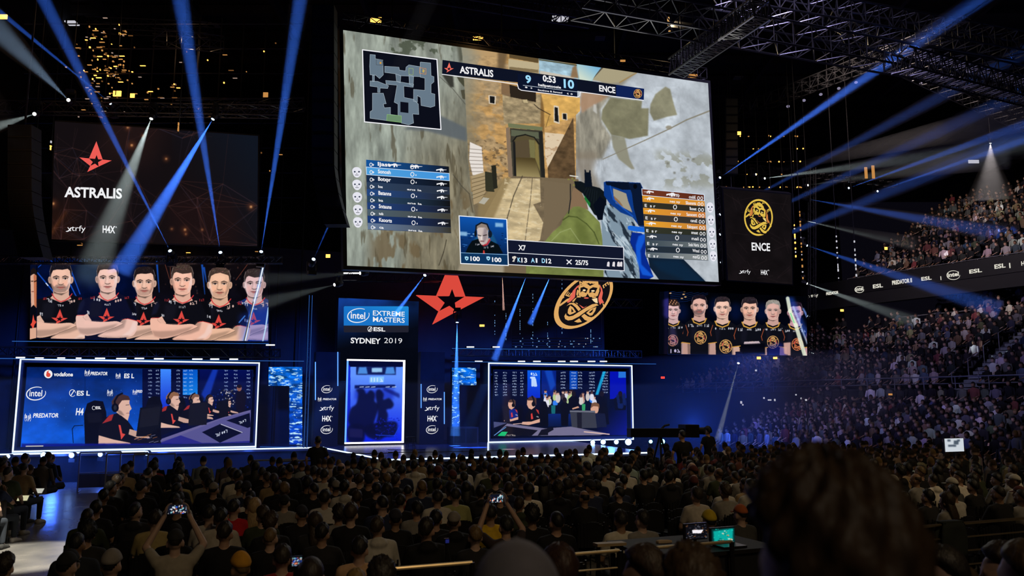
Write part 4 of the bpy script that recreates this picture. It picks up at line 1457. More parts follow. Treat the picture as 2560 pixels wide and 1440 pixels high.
c.poly(A7([(595, 455), (660, 540), (655, 590), (600, 500)]), (.12, .45, .20))
c.line(A7([(445, 250), (528, 262)]), 2.5, (.92, .92, .88))
for q in ((430, 290), (470, 280), (490, 300), (485, 350)):
    c.ell(*A7([q])[0], 3, 2, (.5, .5, .25), .9)
RC = A7([(770, 590), (880, 540), (990, 610), (1110, 690), (1230, 1100), (1200, 1400), (820, 1400), (790, 1000)])
c.poly(RC, (.50, .58, .64))
c.clip = np.zeros((c.h, c.w))
r_ = c.mask(c.X(RC))
c.clip[r_[0]] = r_[1]
c.tex(RC, 12, 30, .9, 35, thr=.02, col=(.10, .14, .19), shear=.5)
c.tex(RC, 10, 24, .7, 36, thr=.08, col=(.80, .86, .90), shear=.5)
c.line(A7([(900, 850), (1060, 1010), (1160, 1170)]), 2, (.82, .86, .88), .7)
c.clip = None
c.poly(A7([(690, 560), (760, 470), (830, 520), (800, 640), (790, 720), (740, 720)]), (.03, .05, .10))
c.poly(A7([(802, 320), (830, 308), (1190, 325), (1225, 400), (1240, 800), (1180, 790), (1105, 690), (980, 640), (860, 540), (805, 460)]), (.05, .22, .52))
c.poly(A7([(820, 315), (1070, 320), (1100, 400), (1000, 400), (880, 360), (830, 350)]), (.03, .07, .15))
c.poly(A7([(1060, 330), (1190, 330), (1225, 430), (1235, 780), (1170, 780), (1120, 600), (1100, 440)]), (.04, .09, .19))
c.poly(A7([(900, 385), (1040, 440), (1060, 520), (1105, 640), (1010, 590), (930, 540), (905, 460)]), (.63, .60, .52))
c.poly(A7([(905, 460), (970, 520), (1010, 580), (930, 540)]), (.55, .42, .30))
c.ell(*A7([(1135, 365)])[0], 5, 6, (.02, .03, .06))
c.line(A7([(870, 360), (905, 500), (1000, 590), (1110, 680)]), 3, (.10, .34, .75), .9)
c.poly(A7([(1100, 850), (1200, 860), (1260, 900), (1240, 1080), (1330, 1320), (1190, 1400), (1170, 1150), (1080, 950)]), (.03, .16, .55))
c.poly(A7([(1055, 790), (1080, 778), (1300, 810), (1300, 860), (1100, 835), (1060, 820)]), (.10, .40, .85))
c.poly(A7([(1180, 900), (1260, 870), (1240, 960), (1200, 1050), (1210, 1200), (1340, 1330), (1220, 1310), (1160, 1160), (1150, 1000)]), (.08, .36, .85), .9, .6)
c.poly(A7([(1240, 960), (1330, 880), (1490, 900), (1600, 980), (1640, 1060), (1630, 1120), (1890, 1380), (1400, 1370), (1290, 1220)]), (.06, .12, .19))
c.poly(A7([(1290, 1000), (1450, 950), (1620, 1040), (1500, 1080), (1330, 1120)]), (.12, .20, .28), .8, 3)
c.poly(A7([(1310, 1160), (1600, 1150), (1890, 1380), (1700, 1380), (1400, 1260)]), (.05, .15, .25), .8, 4)
c.build('screen_picture', big)

# minimap
NAVY = (.055, .075, .14)
mb = CM()
MM = [(906, 125), (1092, 149), (1102, 324), (911, 305)]
mb.poly(MS, MM, (.045, .055, .10), .012)
mb.frame(MS, MM, 2.4, (.95, .95, .97), .02)
GRY = (.40, .47, .53)
for k, q in enumerate(([(360, 325), (415, 330), (415, 370), (495, 385), (500, 540), (460, 580), (420, 545), (360, 540), (355, 450)],
          [(385, 545), (405, 545), (405, 610), (385, 610)], [(360, 605), (440, 610), (555, 655), (545, 685), (465, 680), (465, 725), (440, 725), (440, 670), (360, 660)],
          [(515, 450), (665, 460), (670, 490), (735, 500), (740, 460), (770, 435), (890, 455), (890, 560), (680, 550), (630, 530), (515, 515)],
          [(630, 530), (685, 550), (680, 625), (640, 610)], [(525, 600), (640, 610), (820, 640), (815, 672), (715, 660), (720, 780), (820, 800), (870, 850), (875, 960), (810, 955), (820, 1050), (770, 1070), (690, 1050), (655, 960), (655, 850), (615, 830), (645, 650), (530, 640)],
          [(770, 540), (820, 555), (815, 660), (775, 640)], [(890, 410), (895, 405), (1000, 415), (1005, 550), (1035, 560), (1035, 615), (1005, 640), (1005, 735), (1045, 745), (1045, 870), (1000, 885), (900, 865), (895, 780), (860, 760), (860, 830), (820, 820), (820, 695), (940, 705), (940, 575), (890, 565)],
          [(385, 735), (500, 735), (530, 845), (500, 850), (510, 890), (575, 885), (575, 960), (690, 975), (690, 1045), (540, 1025), (360, 1000), (360, 930), (385, 915)])):
    mb.poly(MS, A4(q), GRY, .016 + k * .0004)
    mb.frame(MS, A4(q), .7, (.68, .74, .78), .021)
mb.poly(MS, A4([(680, 825), (765, 835), (765, 945), (680, 935)]), (.045, .055, .10), .023)
mb.poly(MS, A4([(540, 960), (690, 975), (690, 1045), (535, 1025)]), (.42, .55, .42), .023)
mb.frame(MS, A4([(540, 960), (690, 975), (690, 1045), (535, 1025)]), .9, (.55, .75, .45), .025)
mb.frame(MS, A4([(885, 465), (950, 475), (950, 535), (885, 525)]), 1.0, (.85, .55, .25), .025)
mb.frame(MS, A4([(770, 470), (815, 475), (815, 540), (770, 535)]), .9, (.60, .70, .40), .025)
mb.frame(MS, A4([(425, 375), (495, 390), (495, 440), (425, 435)]), .8, (.25, .25, .25), .025)
mb.poly(MS, A4([(462, 405), (478, 405), (478, 425), (462, 425)]), (.85, .6, .2), .026)
mb.poly(MS, A4([(915, 480), (938, 490), (932, 520), (912, 512)]), (.75, .65, .35), .026)
mb.build('minimap', big)

# score bar
sb = empty('score_bar', MS.at(1360, 200), None, None)
sb.parent = big
sb.matrix_parent_inverse.identity()
sb.location = wm(big).inverted() @ MS.at(1360, 200)
mb = CM()
mb.poly(MS, [(1106, 150), (1610, 222), (1609, 251), (1446, 228), (1300, 207), (1105, 185)], NAVY, .012)
mb.poly(MS, A6([(-125, 405), (590, 490), (590, 685), (-70, 600), (-125, 560)]), (.05, .08, .17), .014)
mb.poly(MS, [(1540, 212), (1610, 222), (1609, 251), (1540, 241)], (.06, .13, .33), .014)
mb.seg(MS, [(1105, 186), (1293, 211), (1296, 222), (1303, 226), (1442, 243), (1449, 240), (1450, 230), (1608, 251)], 1.8, (.95, .95, .97), .016)
mb.seg(MS, A6([(-60, 545), (590, 625)]), 1.0, (.8, .85, .9), .016)
mb.build('bar_panel', sb)
mb = CM()
x, y = A4([(1195, 470)])[0]
for p in STAR:
    mb.poly(MS, [(x + a * 24, y + b * 27) for a, b in p], (.93, .43, .37), .016)
mb.build('star_logo', sb)
mb = CM()
for k, (cc, p) in enumerate(BADGE):
    mb.poly(MS, [(1594 + a * 10.5, 234.5 + b * 11.5) for a, b in p], BCOL[cc], .016 + k * .0002)
mb.build('round_logo', sb)
letters(sb, MS, [('ASTRALIS', 1149, 1233, 182.5, 16.5, .03, dict(y1=193)), ('0:53', 1356.5, 1389, 203, 14.5, .035, dict(y1=208)),
                 ('ENCE', 1497.5, 1538, 228, 14.5, .03, dict(y1=233.5)), ('halipetoosie', 1345, 1402, 215, 6, .03, dict(y1=222)),
                 ('Sautions & Sensed', 1344, 1405, 227, 4, .02, dict(y1=234.5)), ('o', 1326, 1330, 222, 5, .03), ('e', 1312, 1318, 220, 5, .03), ('c', 1417, 1421, 236, 5, .03), ('o', 1426, 1431, 237, 5, .03)], 'letter', 'lettering', .02)
letters(sb, MS, [('9', 1313.5, 1327.5, 206.5, 18, .035, dict(y1=208.5)), ('10', 1409, 1435, 219, 20, .035, dict(y1=222))], 'letter_cyan', 'score_digits', .02)


# player lists
def player_list(name, edges_l, edges_r, cols, rows, extra):
    g = empty(name, (0, 0, 0), None, None)
    g.parent = big
    g.location = wm(big).inverted() @ MS.at(*edges_l[5])
    mb = CM()
    for k in range(len(edges_l) - 1):
        a, b, c_, d = edges_l[k], edges_r[k], edges_r[k + 1], edges_l[k + 1]
        mb.poly(MS, [a, d, c_, b], cols[k][0], .012, cols[k][1])
        mb.seg(MS, [d, c_], .7, (.18, .24, .34), .013)
    mb.frame(MS, [edges_l[0], edges_r[0], edges_r[1], edges_l[1]] if extra else [edges_l[1], edges_r[1], edges_r[2], edges_l[2]], 1.3, (.85, .92, 1), .014)
    mb.build('list_panel', g)
    return g


def gun(mb, x, y, w, flip=1):
    h = w * .3
    X = lambda pts: [(x + a * w * flip, y + b * h) for a, b in pts]
    outline(mb, MS, X([(-.5, -.12), (-.2, -.3), (.12, -.28), (.2, -.1), (.5, -.06), (.5, .03), (.2, .1), (-.1, .14), (-.3, .12), (-.5, .35)])[::flip], .02)
    outline(mb, MS, X([(-.12, .1), (.02, .12), (-.03, .62), (-.14, .58)])[::flip], .021)
    outline(mb, MS, X([(.08, .1), (.17, .1), (.2, .5), (.1, .5)])[::flip], .021)
    outline(mb, MS, X([(-.14, -.45), (.08, -.45), (.08, -.3), (-.14, -.3)])[::flip], .021)
    return mb


ly = [82, 160, 240, 318, 390, 465, 532, 605, 675, 750, 820]
ry = [155, 228, 305, 375, 450, 515, 582, 650, 715, 797, 860]
EL = A5([(318 + k * 1.8, y) for k, y in enumerate(ly)])
ER = A5([(1195 + k * 2.3, y) for k, y in enumerate(ry)])
B0, B1, B2 = (.13, .30, .55), (.09, .10, .12), (.16, .20, .26)
cl = [((.08, .33, .60), (.07, .08, .10)), ((.30, .62, .86), (.26, .58, .86)), ((.09, .17, .29), (.06, .07, .09)), ((.17, .25, .36), (.16, .19, .25)), ((.14, .28, .50), (.14, .14, .13)),
      ((.16, .27, .38), (.07, .07, .08)), ((.13, .25, .47), (.11, .11, .12)), ((.30, .37, .42), (.26, .25, .21)), ((.10, .22, .45), (.10, .10, .10)), ((.40, .48, .60), (.22, .21, .17))]
pl = player_list('player_list', EL, ER, cl, None, 0)
names = ['Ijast', 'Sonosh', 'Botxpr', 'los', 'Batanns', 'bca', 'Sntauns', 'tudls', 'Ksoorts', 'ca']
rows = []
mb = MB()
for k, n_ in enumerate(names):
    xm = EL[k][0]
    ym = (EL[k][1] + EL[k + 1][1]) / 2 + 3.5
    big_ = k in (0, 1, 2, 4, 6, 8)
    rows.append((n_, xm + 29, xm + (29 + (32 if big_ else 11)), ym + 2.4, 9 if big_ else 6, .03, dict(y1=ym + (5 if big_ else 3.6))))
    if k != 5 and k != 7 and k != 9:
        gun(MB(), ER[k][0] - 19, (ER[k][1] + ER[k + 1][1]) / 2 + 1 - 1.2, 26).build('weapon_icon', M['letter'], pl)
    cx, cyy = xm + 115, (EL[k][1] + EL[k + 1][1]) / 2 + 9
    if k % 2 == 0 or k == 1:
        stroke(mb, MS, ellpts(cx, cyy, 4.2, 5, 0, 12), 1.6, .02, True)
        outline(mb, MS, ellpts(cx + 9, cyy + 2, 1.3, 2.2, 0, 8), .02)
    else:
        rows.append(('ans la', cx - 14, cx + 22, cyy + 3, 4.5, .02, dict(y1=cyy + 6)))
    stroke(mb, MS, ellpts(xm + 12, ym, 3.2, 4.2, 0, 10), 1.5, .02, True)
    outline(mb, MS, [(xm + 16, ym - 3), (xm + 20, ym), (xm + 17, ym + 4)], .02)
for sx, sy in ((625, 140), (850, 155)):
    gun(MB(), *A5([(sx, sy)])[0], 30).build('weapon_icon', M['letter'], pl)
mb.build('status_icons', M['letter'], pl)
letters(pl, MS, rows, 'letter', 'lettering', .022)
ly2 = [390, 458, 530, 590, 658, 725, 790, 862, 930, 995, 1060, 1120]
ry2 = [452, 518, 578, 638, 702, 768, 832, 890, 960, 1020, 1085, 1150]
EL2 = A7([(1203 + k * 4.4, y) for k, y in enumerate(ly2)])
ER2 = A7([(1862 + k * 4.2, y) for k, y in enumerate(ry2)])
OR = ((.85, .58, .16), (.84, .55, .18))
cl2 = [((.45, .22, .14), (.35, .16, .10)), OR, ((.20, .19, .14), (.17, .16, .13)), ((.88, .60, .17), (.80, .48, .22)), ((.23, .21, .19), (.22, .20, .18)), ((.90, .63, .18), (.76, .48, .20)),
       ((.20, .21, .16), (.16, .17, .14)), ((.21, .25, .30), (.22, .25, .28)), ((.22, .28, .32), (.42, .45, .46)), ((.13, .18, .23), (.16, .19, .22)), ((.34, .39, .42), (.55, .57, .57))]
pl2 = player_list('player_list', EL2, ER2, cl2, None, 1)
rows = []
mb = MB()
names2 = ['cnsbE', 'Sllosnsnts', 'Buoest', 'Sansosnt', 'csnsE', 'Eskspsnt', 'snsst', 'nsl', 'Snsls Nsrts', 'Wnsd', 'nsG']
for k, n_ in enumerate(names2):
    xr = ER2[k][0]
    ym = (ER2[k][1] + ER2[k + 1][1]) / 2
    w_ = 26 if k in (1, 3, 5, 8) else 17
    rows.append((n_, xr - 21 - w_, xr - 21, ym + 1.5, 7.5, .02, dict(y1=ym + 3)))
    stroke(mb, MS, ellpts(xr - 14, ym + 1, 2.6, 4, 0, 10), 1.4, .02, True)
    stroke(mb, MS, ellpts(xr - 6, ym + 1.5, 2.6, 4, 0, 10), 1.4, .02, True)
    xl = EL2[k][0]
    yl = (EL2[k][1] + EL2[k + 1][1]) / 2
    if k in (0, 1, 3, 5, 7, 9):
        gun(MB(), xl + 17, yl, 25, -1).build('weapon_icon', M['letter'], pl2)
    else:
        rows.append(('E  s r', xl + 5, xl + 32, yl + 5, 7, .02, dict(y1=yl + 7)))
    xm_ = (xl + xr) / 2 + 3
    yy_ = (yl + ym) / 2
    if k in (2, 4, 7, 9):
        stroke(mb, MS, ellpts(xm_, yy_, 4, 5, 0, 12), 1.6, .02, True)
    else:
        rows.append(('nes oy', xm_ - 12, xm_ + 14, yy_ + 3, 5.5, .02, dict(y1=yy_ + 5)))
gun(MB(), *A7([(1530, 450)])[0], 32).build('weapon_icon', M['letter'], pl2)
mb.build('status_icons', M['letter'], pl2)
letters(pl2, MS, rows, 'letter', 'lettering', .022)
# round pale faces beside the lists
for (cx, cyy, rx, ry_) in [(*A5([q])[0], 11.8, 13) for q in ((220, 217), (222, 350), (225, 482), (230, 615), (230, 747))] + [(*A7([q])[0], 8.9, 13) for q in ((1927, 590), (1935, 725), (1943, 853), (1953, 980), (1960, 1105))]:
    mb = CM()
    mb.poly(MS, spline([(cx - rx, cyy - ry_ * .3), (cx - rx * .6, cyy - ry_ * .9), (cx + rx * .2, cyy - ry_), (cx + rx * .85, cyy - ry_ * .6), (cx + rx, cyy), (cx + rx * .7, cyy + ry_ * .65), (cx + rx * .1, cyy + ry_), (cx - rx * .6, cyy + ry_ * .7)], 4), (.90, .90, .94), .016)
    for sg in (-.45, .45):
        mb.poly(MS, ellpts(cx + sg * rx, cyy - ry_ * .12, rx * .2, ry_ * .17, 0, 10), (.25, .28, .36), .018)
    mb.poly(MS, ellpts(cx, cyy + ry_ * .2, rx * .08, ry_ * .1, 0, 8), (.3, .3, .36), .018)
    mb.seg(MS, [(cx - rx * .3, cyy + ry_ * .5), (cx + rx * .3, cyy + ry_ * .52)], 1.4, (.3, .3, .36), .018)
    mb.build('avatar_face', big)

# player camera inset
INS = MS.sub(1149, 541, 1269, 664, .014)
ci = empty('camera_inset', (0, 0, 0), None, None)
ci.parent = big
ci.location = wm(big).inverted() @ MS.at(1208, 600)
c = Canvas(INS, 120, 118, (.04, .22, .48))
c.grad([(1140, 530), (1275, 530), (1275, 640), (1140, 640)], (.06, .33, .68), (.02, .14, .33), (1208, 545), (1208, 632))
r = random.Random(3)
for i in range(40):
    x, y = r.uniform(1150, 1264), r.uniform(582, 628)
    c.line([(x, y), (x + r.uniform(2, 8), y + .4)], r.uniform(.8, 2), r.choice([(.6, .8, .95), (.2, .45, .75), (.03, .10, .25)]), .9)
for x, y in ((1160, 586), (1250, 564)):
    c.poly([(x - 10, y - 5), (x + 10, y - 4), (x + 10, y + 6), (x - 10, y + 5)], (.62, .80, .92), .8, 1)
c.poly(A5([(1450, 960), (1500, 900), (1620, 840), (1660, 860), (1710, 960), (1700, 1060)]), (.10, .33, .50), .9, 1)
c.poly(A5([(1370, 1070), (1400, 1000), (1440, 940), (1520, 915), (1600, 1000), (1640, 940), (1720, 980), (1770, 1075)]), (.03, .06, .08))
c.poly(A5([(1510, 930), (1540, 985), (1580, 990), (1625, 960), (1630, 910)]), (.70, .55, .52))
c.line(A5([(1560, 990), (1600, 980), (1630, 930)]), 3.5, (.70, .16, .22))
c.poly(A5([(1490, 790), (1500, 770), (1590, 780), (1610, 830), (1612, 900), (1600, 950), (1560, 985), (1530, 970), (1500, 900)]), (.80, .74, .72), 1, .4)
c.poly(A5([(1580, 800), (1612, 830), (1612, 920), (1570, 980), (1560, 900)]), (.50, .45, .48), .7, 1.5)
c.poly(A5([(1485, 830), (1480, 780), (1520, 755), (1590, 765), (1620, 830), (1600, 830), (1580, 800), (1510, 800)]), (.56, .50, .46))
c.line(A5([(1480, 850), (1485, 780), (1540, 748), (1600, 765), (1630, 840)]), 3.5, (.07, .09, .12))
c.ell(*A5([(1478, 865)])[0], 3.2, 8, (.06, .08, .11))
c.ell(*A5([(1632, 870)])[0], 5, 9, (.06, .10, .16))
c.line(A5([(1505, 880), (1535, 888)]), 2, (.15, .12, .12))
c.line(A5([(1560, 885), (1595, 878)]), 2, (.15, .12, .12))
c.poly(A5([(1535, 890), (1550, 890), (1550, 930), (1530, 928)]), (.92, .88, .86), .8)
c.line(A5([(1532, 945), (1565, 945)]), 2.2, (.45, .25, .25))
for x, y in ((1480, 985), (1570, 1020), (1640, 1005)):
    paint_scribble(c, *A5([(x, y)])[0], 10, 3.5, (.9, .9, .95), .9, x)
c.poly(A5([(1560, 1040), (1570, 1040), (1578, 1080), (1555, 1080)]), (.85, .25, .2))
c.poly([(1140, 632), (1275, 637), (1275, 670), (1140, 665)], (.05, .20, .36))
c.build('player_picture', ci, 0.0)
mb = CM()
mb.frame(MS, [(1147, 540), (1266, 548.5), (1270, 664), (1151, 659)], 2.2, (.93, .95, .98), .03)
mb.seg(MS, [(1151, 632), (1269, 637)], 1, (.6, .8, .95), .03)
for x in (1166, 1220):
    mb.poly(MS, [(x - 5, 642), (x, 641), (x + 5, 643), (x + 4, 649), (x, 652), (x - 4, 648)], (.65, .86, .95), .03)
    mb.poly(MS, [(x - 2, 645), (x + 2, 645), (x + 1, 648), (x - 1, 648)], (.05, .20, .36), .032)
mb.build('inset_frame', ci)
letters(ci, MS, [('100', 1175.5, 1199, 652, 10.5, .035, dict(y1=653)), ('100', 1229.5, 1253, 654.5, 10.5, .035, dict(y1=655.5))], 'letter', 'lettering', .032)

# status bar
sbar = empty('status_bar', (0, 0, 0), None, None)
sbar.parent = big
sbar.location = wm(big).inverted() @ MS.at(1415, 640)
mb = CM()
mb.poly(MS, [(1268, 599.5), (1558, 618), (1560, 677), (1271, 661.5)], (.07, .09, .17), .012)
mb.frame(MS, [(1268, 599.5), (1558, 618), (1560, 677), (1271, 661.5)], 1.7, (.92, .93, .96), .016)
mb.seg(MS, [(1269, 631.5), (1559, 648)], 1.5, (.92, .93, .96), .016)
for x in (1283,):
    mb.poly(MS, [(x - 3, 642), (x + 4, 640), (x + 8, 643), (x + 4, 648), (x + 2, 655), (x - 3, 654), (x + 1, 648), (x - 3, 646)], (.85, .82, .78), .018)
mb.seg(MS, A7([(410, 1145), (455, 1185)]), 2.6, (.92, .92, .94), .018)
mb.seg(MS, A7([(455, 1145), (412, 1185)]), 2.6, (.92, .92, .94), .018)
for k, x in enumerate((848, 905, 955, 983)):
    mb.poly(MS, A7([(x - 16, 1210), (x - 10, 1168), (x + 6, 1160), (x + 14, 1172), (x + 12, 1216)]), (.88, .86, .88), .018)
mb.build('bar_panel', sbar)
letters(sbar, MS, [('X7', 1295.5, 1314, 625, 12, .03, dict(y1=626)), ('13', 1303, 1317.5, 656, 11, .03, dict(y1=656.5)), ('1', 1339, 1343, 656.5, 10.5, .03), ('12', 1364.5, 1378, 658, 11, .03, dict(y1=658.6)),
                   ('25/75', 1438, 1470, 661.5, 11, .03, dict(y1=663))], 'letter', 'lettering', .02)
letters(sbar, MS, [('K', 1293.5, 1301.5, 655, 10.5, .03), ('A', 1327, 1336.5, 656, 10.5, .03), ('D', 1354, 1362.5, 657, 10.5, .03)], 'letter_cyan', 'lettering', .02)

# ---- dark screen on the left with the red star
LS = Plane.quad((137, 303), (645, 340), (643, 616), (129, 598), 21.0 * DS)
ls = empty('video_screen', LS.pt(.5, 0), 'dark left video screen with a red star and a team name in white', 'screen')
casing(ls, LS, .3, .05)
c = Canvas(LS, 380, 212, (.075, .055, .065))
c.grad([(430, 280), (700, 330), (700, 640), (430, 640)], (.075, .055, .065), (.06, .085, .13), (480, 480), (640, 380), .9)
c.poly([(100, 540), (200, 490), (180, 640), (100, 640)], (.20, .09, .05), .5, 18)
c.poly([(270, 300), (420, 300), (380, 420), (240, 400)], (.17, .10, .09), .5, 18)
c.poly([(420, 480), (600, 500), (600, 620), (430, 610)], (.13, .07, .07), .6, 16)
r = random.Random(12)
nodes = [(r.uniform(120, 660), r.uniform(290, 630)) for _ in range(46)]
for i, a in enumerate(nodes):
    for b in sorted(nodes, key=lambda q: (q[0] - a[0]) ** 2 + (q[1] - a[1]) ** 2)[1:r.randrange(4, 9)]:
        c.line([a, b], r.uniform(.6, 1.4), r.choice([(.30, .17, .15), (.22, .14, .15), (.18, .16, .22), (.26, .15, .14)]), r.uniform(.25, .7))
for i in range(26):
    a = r.choice(nodes)
    for k in range(5):
        t = r.uniform(0, 2 * PI)
        c.line([a, (a[0] + 50 * math.cos(t), a[1] + 50 * math.sin(t))], .7, (.30, .20, .20), .28)
for x, y, s_ in ((332, 366, 4), (322, 322, 3), (465, 577, 3.5), (508, 577, 2), (432, 575, 2), (418, 400, 3), (136, 512, 4), (360, 342, 2), (467, 588, 2), (630, 520, 4)):
    c.ell(x, y, s_ * 2.2, s_ * 2.2, (.55, .28, .16), .5, s_)
    c.ell(x, y, s_ * .7, s_ * .7, (1, .72, .45), .9, .6)
c.line([(130, 580), (165, 530)], 9, (.55, .30, .14), .35, 2, 4)
c.build('screen_picture', ls)
mb = CM()
for p in STAR:
    mb.poly(LS, [(239 + x * 80.5, 398 + y * 83 + x * 5) for x, y in p], (.93, .36, .33), .012)
mb.build('star_logo', ls)
letters(ls, LS, [('ASTRALIS', 161, 305, 492, 24, .03, dict(y1=496)), ('H4X', 256.5, 288, 581.5, 17, .03, dict(y1=583)), ('R', 289, 293, 570, 4, .0)], 'letter', 'lettering', .012)
xword(MB(), LS, 165, 214, 577, 14, .012)
mb = xword(MB(), LS, 166, 214, 577, 13.5, .012)
mb.build('sponsor_word', M['letter'], ls)

# ---- long banner screen with the players in red and black
LB = Plane.quad((93, 643), (672, 661), (670, 853), (92, 846), 21.2 * DS)
lbn = empty('video_screen', LB.pt(.5, 0), 'long left banner screen with six folded-arm players in black red-star jerseys', 'screen')
casing(lbn, LB, .25, .02)
c = Canvas(LB, 700, 236, (.015, .03, .10))
c.grad([(80, 630), (400, 640), (400, 860), (80, 860)], (.01, .05, .19), (.01, .03, .13), (240, 650), (240, 850))
c.grad([(370, 630), (680, 640), (680, 860), (370, 860)], (.05, .035, .045), (.02, .03, .09), (520, 660), (520, 850), 1, 10)
c.tex([(80, 630), (690, 640), (690, 860), (80, 860)], 40, 40, .5, 41)
c.poly([(200, 640), (290, 640), (240, 720), (190, 700)], (.30, .38, .40), .5, 14)
for a, b, w_ in (((96, 668), (122, 644), 2), ((122, 644), (140, 668), 1.5), ((94, 682), (134, 730), 3), ((170, 655), (200, 735), 2.5), ((176, 712), (190, 740), 3)):
    c.line([a, b], w_, (.10, .35, .85), .8)
c.line([(115, 708), (120, 714)], 2.2, (.9, .95, 1))
for a, b in (((392, 655), (398, 730)), ((505, 660), (512, 735)), ((510, 670), (516, 705))):
    c.line([a, b], 5, (.10, .35, .80), .8, 1.5, 1.5)
for a, b in (((411, 655), (424, 698)), ((425, 655), (428, 720)), ((618, 662), (590, 700))):
    c.line([a, b], 1.5, (.60, .30, .22), .6)
r = random.Random(2)
for i in range(20):
    c.ell(r.uniform(400, 660), r.uniform(660, 740), r.uniform(.8, 2), r.uniform(.8, 3), r.choice([(.5, .3, .25), (.3, .25, .3)]), .6, .6)
DH, BH = (.10, .08, .11), (.24, .18, .16)
paint_redplayer(c, 361, 741, 75, 31, (.12, .09, .10), .35, 0)
paint_redplayer(c, 152, 733, 78, 20, (.09, .08, .11), .55, 0)
paint_redplayer(c, 636, 743, 72, 61, (.20, .16, .16), .15, 2, (.80, .66, .66), (.10, .18, .42))
paint_redplayer(c, 549, 746, 78, 51, (.27, .21, .18), .3, 1, (.86, .68, .57))
paint_redplayer(c, 456, 737, 77, 40, (.25, .19, .17), .1, 2, (.88, .68, .60))
paint_redplayer(c, 269, 731, 76, 10, (.20, .15, .14), .12, 0, (.86, .70, .65), (.05, .06, .16))
c.poly([(600, 790), (690, 760), (690, 860), (600, 860)], (.10, .25, .85), .30, 8)
c.line([(659, 660), (647, 715), (626, 790), (611, 853)], 6, (.25, .55, 1), .55, 8, 3)
c.line([(659, 662), (646, 718), (626, 788), (613, 850)], 3.6, (.95, .98, 1), .95)
c.line([(633, 755), (619, 815), (610, 853)], 2.5, (.20, .12, .08), .8)
c.line([(671, 770), (664, 820), (657, 853)], 4, (.75, .90, 1), .85, 3)
c.line([(612, 790), (598, 806)], 3, (.3, .6, 1), .7)
c.build('screen_picture', lbn)
# the narrow return of the banner, turned towards the side
r0 = LB.pt(0, 0)
a0_, b0_, z0_ = st_of(r0)
p_ = at_b(75, 845, b0_ - 0.9)
RT = Plane(Vector((p_.x, p_.y, r0.z + .02)), Vector((r0.x - p_.x, r0.y - p_.y, 0)), LB.B * .98)
c = Canvas(RT, 26, 190, (.01, .03, .10))
c.grad([(70, 640), (96, 640), (96, 860), (70, 860)], (.02, .05, .16), (.02, .02, .06), (84, 650), (84, 850))
c.poly([(76, 688), (92, 682), (95, 770), (78, 770)], (.85, .66, .57))
c.poly([(84, 688), (92, 684), (94, 765), (86, 770)], (.75, .42, .28), .9)
c.poly([(76, 690), (77, 675), (84, 669), (93, 678), (93, 690), (84, 684)], (.10, .07, .07))
c.poly([(74, 772), (84, 762), (96, 775), (96, 822), (74, 822)], (.02, .03, .07))
c.poly([(83, 786), (86, 800), (91, 805), (86, 812), (83, 826), (79, 815), (76, 812), (80, 806)], (.88, .30, .24))
c.poly([(70, 822), (96, 818), (96, 850), (70, 850)], (.86, .66, .56))
c.line([(78, 703), (83, 703)], 1.5, (.2, .12, .1))
c.line([(86, 704), (91, 702)], 2, (.2, .10, .08))
c.line([(79, 729), (84, 729)], 1.2, (.45, .2, .18))
c.build('side_picture', lbn)

# ---- small dark screen on the right with the round badge
RS = Plane.quad((1808, 472), (1977, 487), (1981, 711), (1820, 700), 29.5 * DS)
rs = empty('video_screen', RS.pt(.5, 0), 'dark right video screen with a gold round badge above a white team name', 'screen')
casing(rs, RS, .3, .05)
c = Canvas(RS, 130, 168, (.075, .06, .068))
c.tex([(1790, 460), (2000, 470), (2000, 720), (1790, 720)], 30, 30, .35, 44)
r = random.Random(4)
for i in range(40):
    a = (r.uniform(1800, 1990), r.uniform(470, 715))
    t = r.uniform(0, PI)
    c.line([a, (a[0] + 40 * math.cos(t), a[1] + 40 * math.sin(t))], .8, (.20, .15, .16), .4)
c.build('screen_picture', rs)
mb = CM()
for k, (cc, p) in enumerate(BADGE):
    col = {'G': (.88, .74, .30), 'K': (.075, .06, .068), 'R': (.80, .50, .25), 'W': (.93, .84, .50)}[cc]
    mb.poly(RS, [(1896 + x * 36, 543.5 + y * 46) for x, y in p], col, .010 + k * .0006)
mb.build('round_logo', rs)
letters(rs, RS, [('ENCE', 1879, 1925, 625, 18.5, .025, dict(y1=627)), ('H4X', 1902, 1919, 686, 11.5, .02, dict(y1=687)), ('R', 1920, 1923, 677, 3, 0)], 'letter', 'lettering', .02)
xword(MB(), RS, 1848, 1876, 682, 9, .02).build('sponsor_word', M['letter'], rs)

# ---- right banner with the players in black and gold
RBN = Plane.quad((1672, 728), (2016, 741), (2018, 889), (1670, 885), 29.6 * DS)
rbn = empty('video_screen', RBN.pt(.5, 0), 'right banner screen with six players in black gold-badge jerseys', 'screen')
casing(rbn, RBN, .25, .02)
c = Canvas(RBN, 430, 190, (.008, .012, .035))
z9 = lambda x, y: (1660 + x / 6.92, 720 + y / 6.92)
c.grad([(1660, 720), (2030, 730), (2030, 900), (1660, 900)], (.006, .010, .028), (.01, .03, .12), (1840, 750), (1840, 890))
for x, y in ((320, 420), (900, 330), (1250, 420), (1700, 420)):
    c.ell(*z9(x, y), 16, 22, (.02, .08, .26), .6, 8)
for k in range(8):
    c.line([z9(110, 40 + k * 30), z9(400, -10 + k * 34), z9(760, -60 + k * 24)], 1.4, (.08, .25, .62), .55, .6)
for x, y in ((350, 10), (355, 60), (340, 110), (370, 155), (310, 180), (110, 90)):
    c.ell(*z9(x, y), 3, 1.4, (.95, .75, .5), .9, .4)
paint_goldplayer(c, *z9(160, 535), 46, 71, (.22, .16, .14), .1, 2, (.80, .66, .66), (-20, 50), (.95, .85, 1.15))
